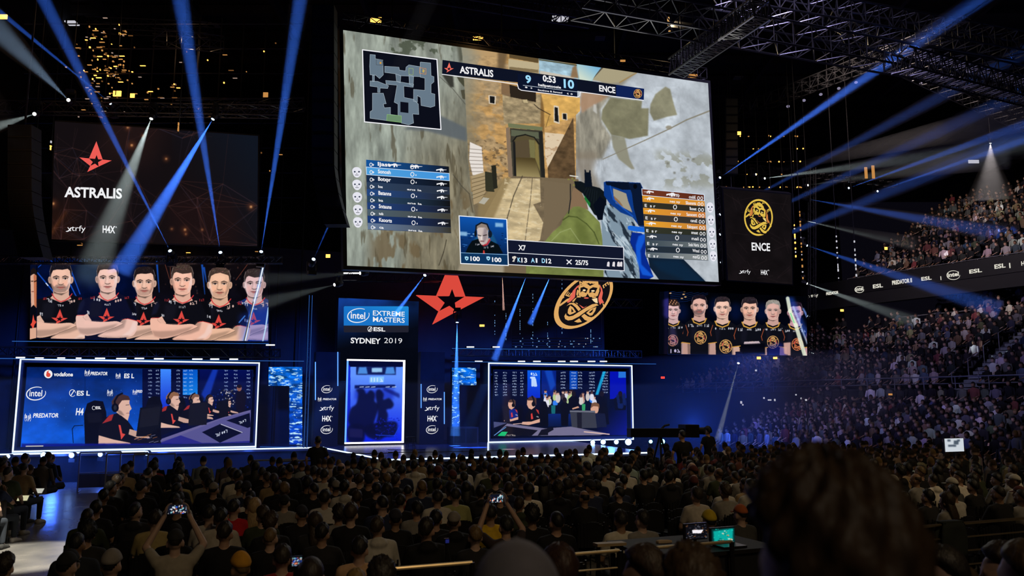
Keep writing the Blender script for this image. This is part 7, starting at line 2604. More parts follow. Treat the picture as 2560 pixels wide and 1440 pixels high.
def remesh(mb, voxel, smooth=4):
    me = mb.mesh('figure')
    o = bpy.data.objects.new('figure', me)
    COL.objects.link(o)
    m = o.modifiers.new('r', 'REMESH')
    m.mode = 'VOXEL'
    m.voxel_size = voxel
    m.use_smooth_shade = True
    s = o.modifiers.new('s', 'SMOOTH')
    s.iterations = smooth
    s.factor = .5
    dg = bpy.context.evaluated_depsgraph_get()
    out = bpy.data.meshes.new_from_object(o.evaluated_get(dg))
    bpy.data.objects.remove(o)
    bpy.data.meshes.remove(me)
    return out


def capsule(mb, p0, r0, p1, r1, n=10):
    p0, p1 = Vector(p0), Vector(p1)
    mb.bar(p0, p1, r0, n, r1)
    mb.sphere(p0, r0, n, 6)
    mb.sphere(p1, r1, n, 6)


def rot_head(p, yaw, pitch=0.0):
    """turn a head point about the top of the neck"""
    c = Vector((0, .01, 1.12))
    return c + Matrix.Rotation(yaw, 3, 'Z') @ (Matrix.Rotation(pitch, 3, 'X') @ (Vector(p) - c))


class HeadMB(MB):
    def __init__(s, yaw, pitch=0):
        super().__init__()
        s.y, s.p = yaw, pitch

    def turned(s, dz=0):
        return [tuple(rot_head(p, s.y, s.p) + UP * dz) for p in s.v]


def head_shapes(yaw, pitch, fine=False):
    h = HeadMB(yaw, pitch)
    h.sphere((0, .0, 1.222), 1, 18, 12, (.076, .096, .104))
    h.sphere((0, .035, 1.165), 1, 14, 10, (.060, .066, .072))
    h.sphere((0, .065, 1.118), 1, 12, 8, (.036, .034, .030))
    h.bar((0, .085, 1.215), (0, .122, 1.172), .010, 8, .017)
    h.sphere((0, .110, 1.172), .017, 8, 6)
    h.sphere((0, .098, 1.138), 1, 8, 6, (.026, .012, .010))
    h.bar((-.05, .085, 1.228), (.05, .085, 1.228), .012, 8)
    for s in (-1, 1):
        h.sphere((s * .079, -.004, 1.185), 1, 10, 8, (.013, .026, .036))
        h.sphere((s * .045, .072, 1.175), 1, 8, 6, (.024, .022, .022))
    h.bar((0, -.005, 1.03), (0, .0, 1.15), .058, 12, .052)
    return h


def hand_shapes(mb, wrist, direc, palm_n, curl=.5, side=1):
    """palm, five fingers of different lengths bent at the knuckles, thumb from the side of the palm"""
    w, d, n = Vector(wrist), Vector(direc).normalized(), Vector(palm_n).normalized()
    s = d.cross(n).normalized() * side
    for k in (-1, 0, 1):
        mb.bar(w + s * .018 * k, w + d * .085 + s * .024 * k, .013, 8, .012)
        mb.sphere(w + d * .085 + s * .024 * k, .012, 8, 6)
    for k, L in enumerate((.068, .078, .072, .056)):
        b = w + d * .088 + s * (.033 - .022 * k)
        p = b
        a = 0
        for j in range(3):
            a += curl * .75
            q = p + (d * math.cos(a) + n * math.sin(a)) * L * (.42, .33, .25)[j]
            capsule(mb, p, .0095 - .001 * j, q, .0088 - .001 * j, 6)
            p = q
    b = w + d * .03 + s * .032
    q = b + (s * .75 + d * .65 + n * .2).normalized() * .042
    capsule(mb, b, .012, q, .0105, 6)
    capsule(mb, q, .0105, q + (s * .2 + d * .8 + n * .5).normalized() * .032, .009, 6)


# arm poses: (elbow, wrist, hand direction, palm normal) of each arm, right one first (x > 0)
POSES = {
    'lap': [((.245, .06, .74), (.12, .33, .62), (-.5, .8, -.1), (0, .2, -1)), ((-.245, .06, .74), (-.12, .33, .62), (.5, .8, -.1), (0, .2, -1))],
    'forward': [((.26, .15, .76), (.10, .40, .80), (-.7, .5, .3), (0, -.6, -.8)), ((-.25, .08, .73), (-.13, .34, .62), (.5, .8, -.1), (0, .2, -1))],
    'chin': [((.22, .22, .80), (.075, .16, 1.02), (-.25, .0, 1), (0, -1, .2)), ((-.245, .08, .74), (-.05, .30, .70), (.8, .4, 0), (0, .2, -1))],
    'phone': [((.29, .18, 1.14), (.125, .30, 1.44), (-.2, .15, 1), (-.9, -.2, 0)), ((-.29, .18, 1.14), (-.125, .30, 1.44), (.2, .15, 1), (.9, -.2, 0))],
    'crossed': [((.25, .10, .78), (-.06, .20, .80), (-1, .1, .1), (0, -1, 0)), ((-.25, .10, .76), (.05, .23, .76), (1, .1, 0), (0, -1, 0))],
    'stand': [((.27, .0, .80), (.26, .16, .58), (0, .3, -1), (-1, 0, 0)), ((-.27, .0, .80), (-.26, .12, .58), (0, .3, -1), (1, 0, 0))],
}


def figure(pose, yaw=0., pitch=0., standing=False, sleeves=.55, hood=False, voxel=.014):
    """meshes of a figure facing +y: body, shirt, trousers, shoes (all share one origin on the floor)"""
    A = POSES[pose]
    if standing:
        dz = .44
        legs = [((s * .095, 0, .50), (s * .10, .02, .07), (s * .105, .0, -.36)) for s in (-1, 1)]
    else:
        dz = 0
        legs = [((s * .10, .0, .50), (s * .13, .44, .50), (s * .13, .43, .10)) for s in (-1, 1)]
    up = lambda mb: setattr(mb, 'v', [(x, y, z + dz) for x, y, z in mb.v]) or mb
    ell = lambda c, rx, ry: [(c[0] + rx * math.cos(2 * PI * i / 16), c[1] + ry * math.sin(2 * PI * i / 16), c[2]) for i in range(16)]
    lean = -.03 if pose in ('lap', 'crossed', 'chin') and not standing else 0
    tors = lambda g: [ell((0, -.02, .44), .155 + g, .12 + g), ell((0, -.02, .54), .16 + g, .125 + g), ell((0, -.025 + lean, .68), .145 + g, .105 + g), ell((0, -.015 + lean, .84), .172 + g, .115 + g),
                      ell((0, -.01, .95), .18 + g, .105 + g), ell((0, -.01, 1.02), .135 + g, .075 + g), ell((0, -.008, 1.055), .065 + g, .058 + g)]
    body = MB()
    h = head_shapes(yaw, pitch)
    body.v, body.f, body.k = h.turned(), list(h.f), list(h.k)
    body.loft(tors(0))
    shirt = MB().loft(tors(.014)[1:])
    if sleeves > .9:
        shirt.loft([ell((0, -.008, 1.04), .085, .075), ell((0, -.01, 1.075), .078, .072)])
    for (el, wr, hd, pn), s in zip(A, (1, -1)):
        sh = Vector((s * .165, -.01, 1.0))
        el, wr = Vector(el), Vector(wr)
        capsule(body, sh, .052, el, .040)
        capsule(body, el, .040, wr, .027)
        hand_shapes(body, wr, hd, pn, .55, s)
        capsule(shirt, sh, .068, sh + (el - sh) * min(1, sleeves * 1.2), .058 if sleeves < .9 else .052)
        if sleeves > .9:
            capsule(shirt, el, .052, el + (wr - el) * .9, .038)
        capsule(shirt, (s * .06, -.01, 1.03), .06, sh, .066)
        capsule(body, (s * .05, -.01, 1.03), .05, sh, .052)
    if hood:
        shirt.sphere((0, -.085, 1.035), 1, 12, 8, (.105, .055, .06))
        shirt.sphere((0, -.07, 1.075), 1, 12, 8, (.085, .05, .04))
    pants, shoes = MB(), []
    pants.loft([ell((0, -.02, .42), .15, .13), ell((0, -.02, .5), .17, .135), ell((0, -.02, .58), .165, .13)])
    for hp, kn, an in legs:
        capsule(body, hp, .078, kn, .052)
        capsule(body, kn, .052, an, .036)
        capsule(pants, hp, .092, kn, .066)
        capsule(pants, kn, .066, (an[0], an[1], an[2] + .02), .052)
        m = MB()
        a = Vector(an)
        m.loft([[tuple(a + Vector((x * .042, y, z - .1))) for x, z in ((-1, .0), (1, .0), (1, t), (.6, t + .02), (-.6, t + .02), (-1, t))] for y, t in ((-.065, .07), (.0, .085), (.08, .06), (.17, .04), (.2, .02))])
        shoes.append(m)
        capsule(body, an, .036, (an[0], an[1] + .10, an[2] - .06), .030)
    return dict(body=remesh(up(body), voxel, 3), shirt=remesh(up(shirt), .017, 4), trousers=remesh(up(pants), .022, 4), shoes=[up(m).mesh('shoe', True) for m in shoes], dz=dz, yaw=yaw, pitch=pitch)


def hair_mesh(kind, seed=0, n=30, m=20):
    """hair in head coordinates, origin at the turning point of the head"""
    r = random.Random(seed)
    ph = [r.uniform(0, 6) for _ in range(8)]
    mb = MB()
    o = Vector((0, .01, 1.12))
    c = Vector((0, .0, 1.222)) - o
    th = {'short': .014, 'buzz': .006, 'medium': .022, 'curly': .030, 'long': .020, 'bald': .003, 'cap': .012, 'beanie': .018, 'big': .030}[kind]
    rings = []
    for j in range(m + 1):
        t = PI * (j + .01) / (m + .02)
        ring = []
        for i in range(n):
            a = 2 * PI * i / n
            d = Vector((math.sin(t) * math.cos(a), math.sin(t) * math.sin(a), math.cos(t)))
            fr = d.y                                             # 1 front, -1 back
            edge = .40 + .32 * max(0, fr) - .95 * max(0, -fr) if kind not in ('cap', 'beanie') else .18 + .1 * fr
            if kind == 'long':
                edge = .42 if fr > .3 else -1.2
            if kind == 'bald':
                edge = -.45 if fr < -.1 else .9
            if abs(d.x) > .75 and kind not in ('long', 'cap', 'beanie'):
                edge = max(edge, -.12)
            w = min(1, max(0, (d.z - edge) * 9 + .5))
            bump = 0
            if kind in ('curly', 'big'):
                bump = (.013 if kind == 'curly' else .006) * math.sin(9 * a + ph[0]) * math.sin(11 * t + ph[1]) + .006 * math.sin(17 * a + ph[2] + 9 * t)
            elif kind in ('short', 'medium', 'long'):
                bump = .004 * math.sin(7 * a + ph[3]) * math.sin(6 * t + ph[4]) + .003 * math.sin(15 * a + ph[5])
            g = (th * (1 + .35 * d.z) + bump) * w - .02 * (1 - w)
            if kind == 'bald' and d.z > .55:
                g = -.02
            ring.append(tuple(c + Vector((d.x * (.076 + g), d.y * (.096 + g), d.z * (.104 + g * (1.25 if kind != 'beanie' else 1.6))))))
        rings.append(ring)
    mb.loft(rings)
    if kind == 'long':
        mb.loft([[(.085 * math.cos(2 * PI * i / 14) * f, -.055 + .045 * math.sin(2 * PI * i / 14) * f - y, z) for i in range(14)] for f, y, z in ((.5, -.02, .16), (.95, 0, .08), (1.05, .025, 0), (1.1, .05, -.10), (1.0, .06, -.19), (.5, .055, -.25))])
    if kind == 'cap':
        mb.loft([[(.07 * math.cos(PI * i / 9), .075 + .085 * f * math.sin(PI * i / 9) + .0 * f, .13 - .02 * f + q) for i in range(10)] + [(-.06, .06, .125 + q), (.06, .06, .125 + q)] for f, q in ((1, 0), (1, .008))])
        mb.sphere((0, 0, .222), .008, 8, 5)
    return mb.mesh('hair_' + kind, True)


FIG = [figure('lap', 0), figure('lap', .45), figure('forward', -.15), figure('chin', .2), figure('crossed', .1, sleeves=1), figure('lap', -.35, .1, sleeves=1, hood=True), figure('lap', .12, .12)]
FIG_PHONE = figure('phone', 0, voxel=.009)
FIG_STAND = figure('stand', .2, standing=True)
HAIRM = {k: [hair_mesh(k, s) for s in range(2)] for k in ('short', 'buzz', 'medium', 'curly', 'long', 'bald', 'cap', 'beanie')}


def link(name, me, material, parent, col):
    if not me.materials:
        me.materials.append(material)
    o = bpy.data.objects.new(name, me)
    o.color = (*col, 1)
    COL.objects.link(o)
    if parent is not None:
        o.parent = parent
    return o


def person(fig, loc, rz, sc, skin, hk, hcol, scol, label, group=None, pcol=(.02, .025, .035), shoes=False, seed=0):
    b = link('person', fig['body'], M['skin'], None, skin)
    b.location = loc
    b.rotation_euler = (0, 0, rz)
    b.scale = (sc, sc, sc)
    tag(b, label, 'person', group)
    hd = {'cap': 'cap', 'beanie': 'beanie'}.get(hk, 'hair')
    h = link(hd, HAIRM[hk][seed % 2], M['cloth'] if hd != 'hair' else M['hair'], b, hcol)
    h.location = (0, .01, 1.12 + fig['dz'])
    h.rotation_euler = (fig['pitch'], 0, fig['yaw'])
    if hd != 'hair' and HAIRM.get('buzz'):
        h2 = link('hair', HAIRM['buzz'][0], M['hair'], b, random.choice(HAIRS))
        h2.location, h2.rotation_euler = h.location, h.rotation_euler
    link('shirt', fig['shirt'], M['cloth'], b, scol)
    link('trousers', fig['trousers'], M['cloth'], b, pcol)
    if shoes:
        for m in fig['shoes']:
            link('shoe', m, M['cloth'], b, random.choice([(.30, .28, .26), (.03, .03, .03), (.45, .42, .40)]))
    return b


# ---- the folding audience chair
def chair_parts():
    back = MB()
    n = 9
    r0, r1 = [], []
    for k in range(n):
        t = -1 + 2 * k / (n - 1)
        back.box((t * .20, -.215 - .03 * (1 - t * t), .66 + .03 * (1 - t * t)), (.056, 0, 0), (0, .014, 0), (0, 0, .30 + .07 * (1 - t * t)))
    seat = MB().loft([[(-.2, -.17, z), (.2, -.17, z), (.2, .2, z), (.14, .23, z), (-.14, .23, z), (-.2, .2, z)] for z in (.435, .465)])
    legs = []
    for s in (-1, 1):
        legs.append(MB().path([(s * .215, -.235, .86), (s * .215, -.20, .45), (s * .215, -.26, .0)], .011, 6))
        legs.append(MB().path([(s * .21, .2, .44), (s * .21, .22, .0)], .011, 6))
    return back, seat, legs


_cb, _cs, _cl = chair_parts()
CH_BACK, CH_SEAT, CH_LEGS = _cb.mesh('backrest'), _cs.mesh('seat'), [l.mesh('leg') for l in _cl]
_all = MB()
for q in [_cb, _cs] + _cl:
    _all.add(q.v, q.f)
CH_ALL = _all.mesh('audience_chair')


def chair(loc, rz, label, parts):
    if not parts:
        o = link('audience_chair', CH_ALL, M['chair'], None, (0, 0, 0))
        o.location = loc
        o.rotation_euler = (0, 0, rz)
        return tag(o, label, 'chair', 'audience chairs')
    o = empty('audience_chair', loc, label, 'chair', 'audience chairs', rz)
    link('backrest', CH_BACK, M['chair'], o, (0, 0, 0))
    link('seat', CH_SEAT, M['chair'], o, (0, 0, 0))
    for l in CH_LEGS:
        link('leg', l, M['chair'], o, (0, 0, 0))
    return o


# ---- the floor seats: rows parallel to the stage, an aisle on the left
bF = bFC + 2.3
ROWS = 16
SEATS = []
random.seed(5)
yaw_row = math.atan2(E_.y, E_.x)                     # facing +y turned by the stage yaw faces the stage
for i in range(-4, ROWS):
    b = bF + i * .83
    for j in range(-14, 64):
        if i < 0 and j > 0:
            continue
        a = 4.25 + (j - 1) * .53 if j > 0 else 2.15 + j * .53
        p = st(a, b, 0)
        if p.y < 5.6 or (j > 0 and a > 40):
            continue
        k = (p - EA).dot(TO)                          # keep clear of the lower stand
        if k > -1.3:
            continue
        px = 1280 + p.x / (p.y * math.cos(PITCH)) * FPX
        py = 1000 - (1.25 - CAM_Z) / p.y * FPX
        if px < -70 or px > 2640 or py > 1500:
            continue
        SEATS.append(dict(i=i, j=j, p=p, px=px, py=1000 + (CAM_Z - 1.33) / p.y * FPX))
DESK_A = [st_of(at_z(x, 1352, 1.0))[0] for x in (1590, 1900)]
SEATS = [s for s in SEATS if not (s['i'] >= ROWS - 3 and DESK_A[0] - .6 < st_of(s['p'])[0] < DESK_A[1] + .9)]

# known people: nearest seat to the pixel of the head top takes the look
SPECIAL = [
    # px, py, figure, hair kind, hair colour, shirt colour, words
    (428, 1326, 'phone', 'cap', (.02, .02, .022), (.30, .27, .22), 'khaki shirt and dark cap, raising a phone with both hands'),
    (1275, 1290, 'phone', 'short', (.01, .01, .01), (.03, .02, .02), 'dark shirt, holding up a phone in both hands with wristband'),
    (1225, 1262, 0, 'short', (.01, .008, .007), (.62, .40, .02), 'bright yellow polo shirt beside the raised phone'),
    (592, 1248, 0, 'short', (.012, .01, .01), (.45, .01, .02), 'bright red shirt, beside the long blond hair'),
    (640, 1246, 6, 'long', (.32, .22, .11), (.05, .04, .03), 'long blond hair falling down the back'),
    (592, 1384, 1, 'beanie', (.50, .24, .02), (.40, .38, .34), 'orange beanie and pale shirt'),
    (1762, 1278, 0, 'beanie', (.50, .36, .02), (.05, .05, .05), 'yellow beanie above the technician desk'),
    (1855, 1262, 0, 'cap', (.40, .10, .03), (.05, .05, .05), 'orange cap near the big dark head'),
    (155, 1382, 0, 'cap', (.012, .012, .012), (.42, .38, .30), 'black cap with yellow print and beige shirt'),
    (185, 1373, 6, 'cap', (.012, .012, .014), (.50, .40, .02), 'black cap and mustard yellow shirt'),
    (285, 1376, 0, 'beanie', (.22, .20, .18), (.02, .02, .02), 'grey beanie behind the yellow print caps'),
    (180, 1332, 0, 'buzz', (.008, .008, .01), (.015, .02, .03), 'cropped black hair against the lit aisle floor'),
    (215, 1308, 1, 'curly', (.006, .006, .008), (.02, .02, .02), 'spiky curly black hair at the aisle edge'),
    (545, 1270, 0, 'short', (.01, .01, .01), (.42, .38, .33), 'pale grey shirt left of the red shirt'),
    (525, 1262, 0, 'short', (.01, .01, .01), (.40, .38, .36), 'light grey shirt two left of the red shirt'),
    (385, 1276, 0, 'short', (.015, .01, .01), (.34, .27, .12), 'olive tan shirt just behind the raised phone'),
    (705, 1365, 0, 'short', (.02, .015, .01), (.25, .02, .02), 'dark red hooded top, lower left block'),
    (940, 1290, 5, 'short', (.03, .02, .012), (.42, .40, .36), 'pale hooded sweatshirt'),
    (905, 1340, 0, 'short', (.012, .01, .01), (.48, .30, .17), 'tan shirt at the rail end'),
    (1100, 1226, 0, 'short', (.012, .01, .01), (.50, .47, .42), 'off white shirt in the middle block'),
    (815, 1226, 0, 'medium', (.012, .01, .01), (.46, .44, .42), 'white shirt below the truss tower'),
    (886, 1160, 0, 'short', (.015, .01, .01), (.42, .34, .33), 'pale pink shirt below the sponsor columns'),
    (1550, 1275, 0, 'short', (.012, .01, .01), (.52, .48, .40), 'off white shirt next to a patterned shirt'),
    (1610, 1275, 6, 'short', (.012, .01, .01), (.20, .19, .18), 'grey patterned shirt'),
    (1745, 1220, 6, 'medium', (.02, .014, .01), (.40, .36, .32), 'cream shirt left of the big dark head'),
    (432, 1178, 0, 'cap', (.45, .42, .36), (.40, .32, .14), 'white cap and olive shirt left of centre'),
    (1145, 1220, 0, 'short', (.012, .01, .01), (.30, .30, .12), 'dull green shirt in the middle block'),
    (2350, 1182, 1, 'cap', (.42, .40, .36), (.05, .05, .05), 'pale cap under the lit tablet'),
    (2520, 1185, 1, 'cap', (.40, .38, .34), (.36, .34, .32), 'white cap and pale shirt at the right edge'),
    (2200, 1180, 1, 'cap', (.30, .28, .26), (.04, .04, .04), 'grey cap right of the big dark head'),
    (1150, 1150, 0, 'short', (.02, .015, .01), (.40, .40, .42), 'pale grey shirt close to the stage'),
]
taken = {}
for sp in SPECIAL:
    best = min((s for s in SEATS if id(s) not in taken), key=lambda s: (s['px'] - sp[0]) ** 2 + (2.0 * (s['py'] - sp[1])) ** 2)
    taken[id(best)] = sp
    if sp[1] > 1195:
        best['p'] = at_z(sp[0], sp[1], 1.335) * 1.0
        best['p'].z = 0
keep = [s for s in SEATS if id(s) in taken]
SEATS = [s for s in SEATS if id(s) in taken or min((s['p'] - k['p']).length for k in keep) > .45]
SEATS.sort(key=lambda s: s['p'].y)
HWORDS = {'short': 'short-haired', 'buzz': 'crop-haired', 'medium': 'thick-haired', 'curly': 'curly-haired', 'long': 'long-haired', 'bald': 'balding', 'cap': 'capped', 'beanie': 'beanie-wearing'}
SHW = [((.005, .005, .006), 'black'), ((.006, .006, .009), 'black'), ((.014, .014, .017), 'charcoal'), ((.20, .19, .18), 'grey'), ((.40, .38, .35), 'light grey'), ((.60, .56, .50), 'white'), ((.012, .018, .05), 'navy'),
       ((.20, .02, .02), 'red'), ((.03, .04, .02), 'olive'), ((.28, .20, .11), 'tan')]
SHWT = [13, 9, 6, 3.5, 2.2, 1.8, 2.5, .8, 1.5, 1.2]
COUNTED, MAXP, MAXC = 0, 268, 190
nch = 0


def ordw(n):
    tens = ['', '', 'twenty', 'thirty', 'forty', 'fifty', 'sixty']
    if n <= 20:
        return ORD[n - 1]
    t, o = divmod(n, 10)
    return (tens[t] + '-' + ORD[o - 1]) if o else tens[t][:-1] + 'ieth'


def seat_words(s):
    side = 'right' if s['j'] > 0 else 'left'
    k = s['j'] if s['j'] > 0 else 1 - s['j']
    return '%s row from stage, %s seat %s of aisle' % (ordw(s['i'] + (1 if s['j'] > 0 else 5)), ordw(k), side)


PEOPLE = {}
for s in SEATS:
    p = s['p']
    sp = taken.get(id(s))
    empty_seat = sp is None and (random.random() < (.10 if s['i'] < 11 else .2) or (s['i'] in (9, 10, 11) and 1 < abs(s['px'] - 640) / 60 < 1.8 and random.random() < .6))
    to_stage = math.atan2(28 - p.y, -2 - p.x) - PI / 2
    rz = .6 * yaw_row + .4 * to_stage + random.uniform(-.16, .16)
    q = p + N_ * random.uniform(-.06, .06) + E_ * random.uniform(-.05, .05)
    if nch < MAXC:
        nch += 1
        chair((p.x, p.y, .002), yaw_row, 'black plastic folding chair, ' + seat_words(s), nch <= 60)
    if empty_seat:
        continue
    sc_p = random.uniform(.93, 1.06)
    sk = tuple(c * .7 for c in random.choice(SKINS))
    if COUNTED < MAXP:
        COUNTED += 1
        if sp:
            fig = FIG_PHONE if sp[2] == 'phone' else FIG[sp[2]]
            hk, hc, scol = sp[3], sp[4], sp[5]
            lab = 'person, ' + sp[6]
            sc_p = 1.0
            if sp[2] == 'phone':
                rz = yaw_row
        else:
            fig = random.choice(FIG)
            hk = random.choices(['short', 'buzz', 'medium', 'curly', 'long', 'bald', 'cap', 'beanie'], [10, 5, 4, 2, 2, 1, 2.5, .5])[0]
            hc = random.choice(HAIRS) if hk not in ('cap', 'beanie') else random.choice([(.012, .012, .014), (.02, .02, .03), (.20, .18, .16), (.08, .02, .02)])
            scol, sw = random.choices(SHW, SHWT)[0]
            lab = '%s person in %s, %s' % (HWORDS[hk], sw, seat_words(s))
        o = person(fig, (q.x, q.y, 0), rz, sc_p, sk, hk, hc, scol, lab, 'seated audience on the floor', shoes=(s['j'] <= 0 and s['j'] > -3), seed=COUNTED)
        s['o'] = o
        if sp:
            PEOPLE[sp[6]] = (o, sc_p)
    else:
        if sp:
            CROWD.append((q.x, q.y, 0, rz, 1.0, sp[5], sk, sp[4]))
        else:
            rnd_person(q.x, q.y, 0, rz, sc_p)


# ================================================================== NEAR THE CAMERA
# ---- seated rows right in front of the camera
HAIRM['big'] = [hair_mesh('big', 3, 72, 48), hair_mesh('big', 4, 72, 48)]
NEAR = [  # px, top y, width px, hair kind, hair colour, shirt, turn of the head, words
    (2058, 1152, 432, 'big', (.052, .028, .010), (.03, .03, .035), 0, 'person with big dark curly hair filling the lower right, seen from behind'),
    (1292, 1346, 232, 'cap', (.20, .19, .21), (.02, .02, .02), 0, 'person in a dark grey cap at the bottom centre, seen from behind'),
    (1724, 1372, 158, 'curly', (.05, .028, .012), (.02, .02, .02), 0, 'person with soft brown hair between big dark head and desk'),
    (1608, 1362, 108, 'medium', (.035, .020, .012), (.03, .03, .03), 1, 'person with brown hair turned left, beneath the desk corner'),
    (1398, 1357, 82, 'short', (.03, .012, .008), (.12, .12, .11), 0, 'person with reddish dark hair just right of the grey cap'),
    (778, 1389, 68, 'buzz', (.020, .013, .010), (.02, .02, .02), 0, 'person with cropped brown hair and visible ears at bottom left of centre'),
    (954, 1396, 80, 'curly', (.016, .012, .010), (.02, .02, .02), 0, 'person with round dark hair before the rail end'),
    (890, 1420, 62, 'short', (.20, .13, .04), (.03, .03, .03), 0, 'person with fair hair at the bottom edge, left of the round dark hair'),
    (15, 1384, 62, 'curly', (.02, .013, .008), (.02, .02, .02), 0, 'person with curly hair in the lower left picture corner'),
    (2355, 1366, 100, 'medium', (.012, .009, .008), (.02, .02, .02), 1, 'person with black hair turned left, below the hanging jacket'),
    (2262, 1400, 118, 'medium', (.06, .038, .014), (.02, .02, .02), 0, 'person with light brown hair right beside the big dark head'),
    (2388, 1402, 88, 'short', (.045, .028, .012), (.02, .02, .02), 0, 'person with brown hair at the bottom, right of the jacket'),
    (2506, 1356, 92, 'medium', (.018, .012, .010), (.02, .02, .02), 1, 'person with dark hair turned left near the lower right corner'),
    (2562, 1350, 116, 'short', (.05, .03, .012), (.02, .02, .02), 0, 'person with brown hair cut by the right picture edge'),
]
steps = {}
for (px, ty, w, hk, hc, sc_, turn, lab) in NEAR:
    hw = .152 + 2 * {'big': .036, 'cap': .016, 'curly': .03, 'medium': .022, 'short': .014, 'buzz': .008}[hk]
    Y = hw * FPX / w
    top = at_y(px, ty, Y)
    ph = 1.334 + {'big': .030, 'cap': .014, 'curly': .026, 'medium': .022, 'short': .014, 'buzz': .006}[hk]
    row = 0.9 if Y < 1.2 else (1.75 if Y < 2.1 else (2.55 if Y < 2.9 else (3.5 if Y < 4.0 else 4.9)))
    steps.setdefault(row, []).append((top, ph, hk, hc, sc_, turn, lab, Y))
FIG_L = figure('lap', .75)
step_z = {}
for row, L in sorted(steps.items()):
    zf = min(t.z - ph * 1.05 for t, ph, *_ in L)
    zf = sum(t.z - ph for t, ph, *_ in L) / len(L)
    step_z[row] = zf
    for (top, ph, hk, hc, sc_, turn, lab, Y) in L:
        s = (top.z - zf) / ph
        rz = yaw_row * .7 if not turn else yaw_row
        c = top - Matrix.Rotation(rz, 3, 'Z') @ Vector((0, .0, 0)) * s
        o = person(FIG_L if turn else FIG[0], (c.x, c.y, zf), rz, s, random.choice(SKINS[:4]), hk, hc, sc_, lab, None, seed=len(lab))
        ch = chair((c.x, c.y, zf + .002), rz, 'dark seat under the ' + lab[7:].replace(', seen from behind', ''), False)
        ch['label'] = ' '.join(ch['label'].split()[:15])
        ch['group'] = 'seats in the camera rows'
# their stepped platform
mb = MB()
ks = sorted(step_z)
for k, row in enumerate(ks):
    y0 = -.6 if k == 0 else (ks[k - 1] + row) / 2
    y1 = 5.35 if k == len(ks) - 1 else (row + ks[k + 1]) / 2
    mb.box((1.0, (y0 + y1) / 2, step_z[row] / 2), (16, 0, 0), (0, y1 - y0, 0), (0, 0, step_z[row]))
o = mb.build('floor_platform', M['concrete'])
o['kind'] = 'structure'

# ---- brass rail, desk and lit screens
RB_ = st_of(at_z(1430, 1386, 1.27))[1]


def near_rail(x0, x1, label, bars, zt=1.27, r=.017):
    a0, a1 = (st_of(at_b(x, 1380, RB_))[0] for x in (x0, x1))
    r_ = empty('handrail', st((a0 + a1) / 2, RB_, 0), label, 'railing')
    for k in range(bars):
        z = zt - k * .155
        MB().bar(st(a0, RB_, z), st(a1, RB_, z), r if k == 0 else r * .55, 8).build('rail' if k == 0 else 'bar', M['chrome'], r_)
    n = max(2, int((a1 - a0) / 1.1) + 1)
    for k in range(n):
        a = a0 + (a1 - a0) * k / (n - 1)
        MB().bar(st(a, RB_, 0.0), st(a, RB_, zt), .025, 8).build('post', M['darksteel'], r_)
    return r_


near_rail(945, 1180, 'brass handrail left of the grey cap at the bottom', 2)
near_rail(1290, 1548, 'brass handrail with a low bar between grey cap and desk', 3)
near_rail(1634, 1830, 'brass handrail along the front edge of the desk', 1)
near_rail(2180, 2620, 'long rail with several bars at right, jacket hung over it', 6)
za = 1.17
d0, d1 = st_of(at_b(1598, 1350, RB_ - .35))[0], st_of(at_b(1905, 1350, RB_ - .35))[0]
dk = empty('desk', st((d0 + d1) / 2, RB_ - .55, 0), 'dark technician desk behind the brass rail holding two lit screens', 'desk')
MB().sbox(d0, d1, RB_ - 1.05, RB_ - .06, za - .04, za).build('desk_top', mat('dark_desk', (.012, .010, .010), .7, spec=.15), dk)
MB().sbox(d0 + .03, d1 - .03, RB_ - .12, RB_ - .09, .15, za - .05).build('front_panel', M['black'], dk)
for a in (d0 + .05, d1 - .05):
    for b in (RB_ - 1.0, RB_ - .16):
        MB().bar(st(a, b, 0), st(a, b, za - .04), .025, 6).build('leg', M['darksteel'], dk)
wd = MB()
p0, p1 = at_b(1488, 1362, RB_ - .25), at_b(1560, 1358, RB_ - .25)
wd.box((p0 + p1) / 2, p1 - p0, N_ * .1, UP * .028)
wo = wd.build('armrest', mat('worn_wood', (.30, .22, .12), .6))
wo.name = 'wooden_shelf'
for p in (p0 + (p1 - p0) * .1, p1 - (p1 - p0) * .1):
    MB().bar(Vector((p.x, p.y, 0)), p - UP * .015, .02, 6).build('post', M['darksteel'], wo)
tag(wo, 'short pale wooden shelf beside the desk, above the brass rail', 'shelf')
p0 = at_z(1652, 1355, za + .012)
hp = MB().loft([[p0 + E_ * x * k + N_ * y * k + UP * z for x, y in ((-.05, -.02), (.04, -.03), (.09, .0), (.13, .02), (.05, .03), (-.04, .02))] for k, z in ((1, -.01), (1, .012), (.6, .022))]).build('folded_cloth', mat('pale_cloth', (.40, .30, .20), .9))
tag(hp, 'small folded pale cloth lying on the technician desk', 'cloth')


def lit_screen(x0, y0, x1, y1, b, name, label, cat, paint, cw=52, stand=None, rim=.012):
    P = Plane.stage(x0, y0, x1, y1, b)
    r_ = empty(name, P.pt(.5, 0, -.02), label, cat)
    casing(r_, P, .025, rim, 'body', 'chair')
    c = Canvas(P, cw, int(cw * (y1 - y0) / (x1 - x0)) + 2, (.02, .02, .03))
    paint(c)
    c.build('display', r_, .004)
    if stand is not None:
        q = P.pt(.5, 0, -.025)
        MB().bar(q, Vector((q.x, q.y, stand)) , .018, 6).build('stand', M['chair'], r_)
    return r_, P


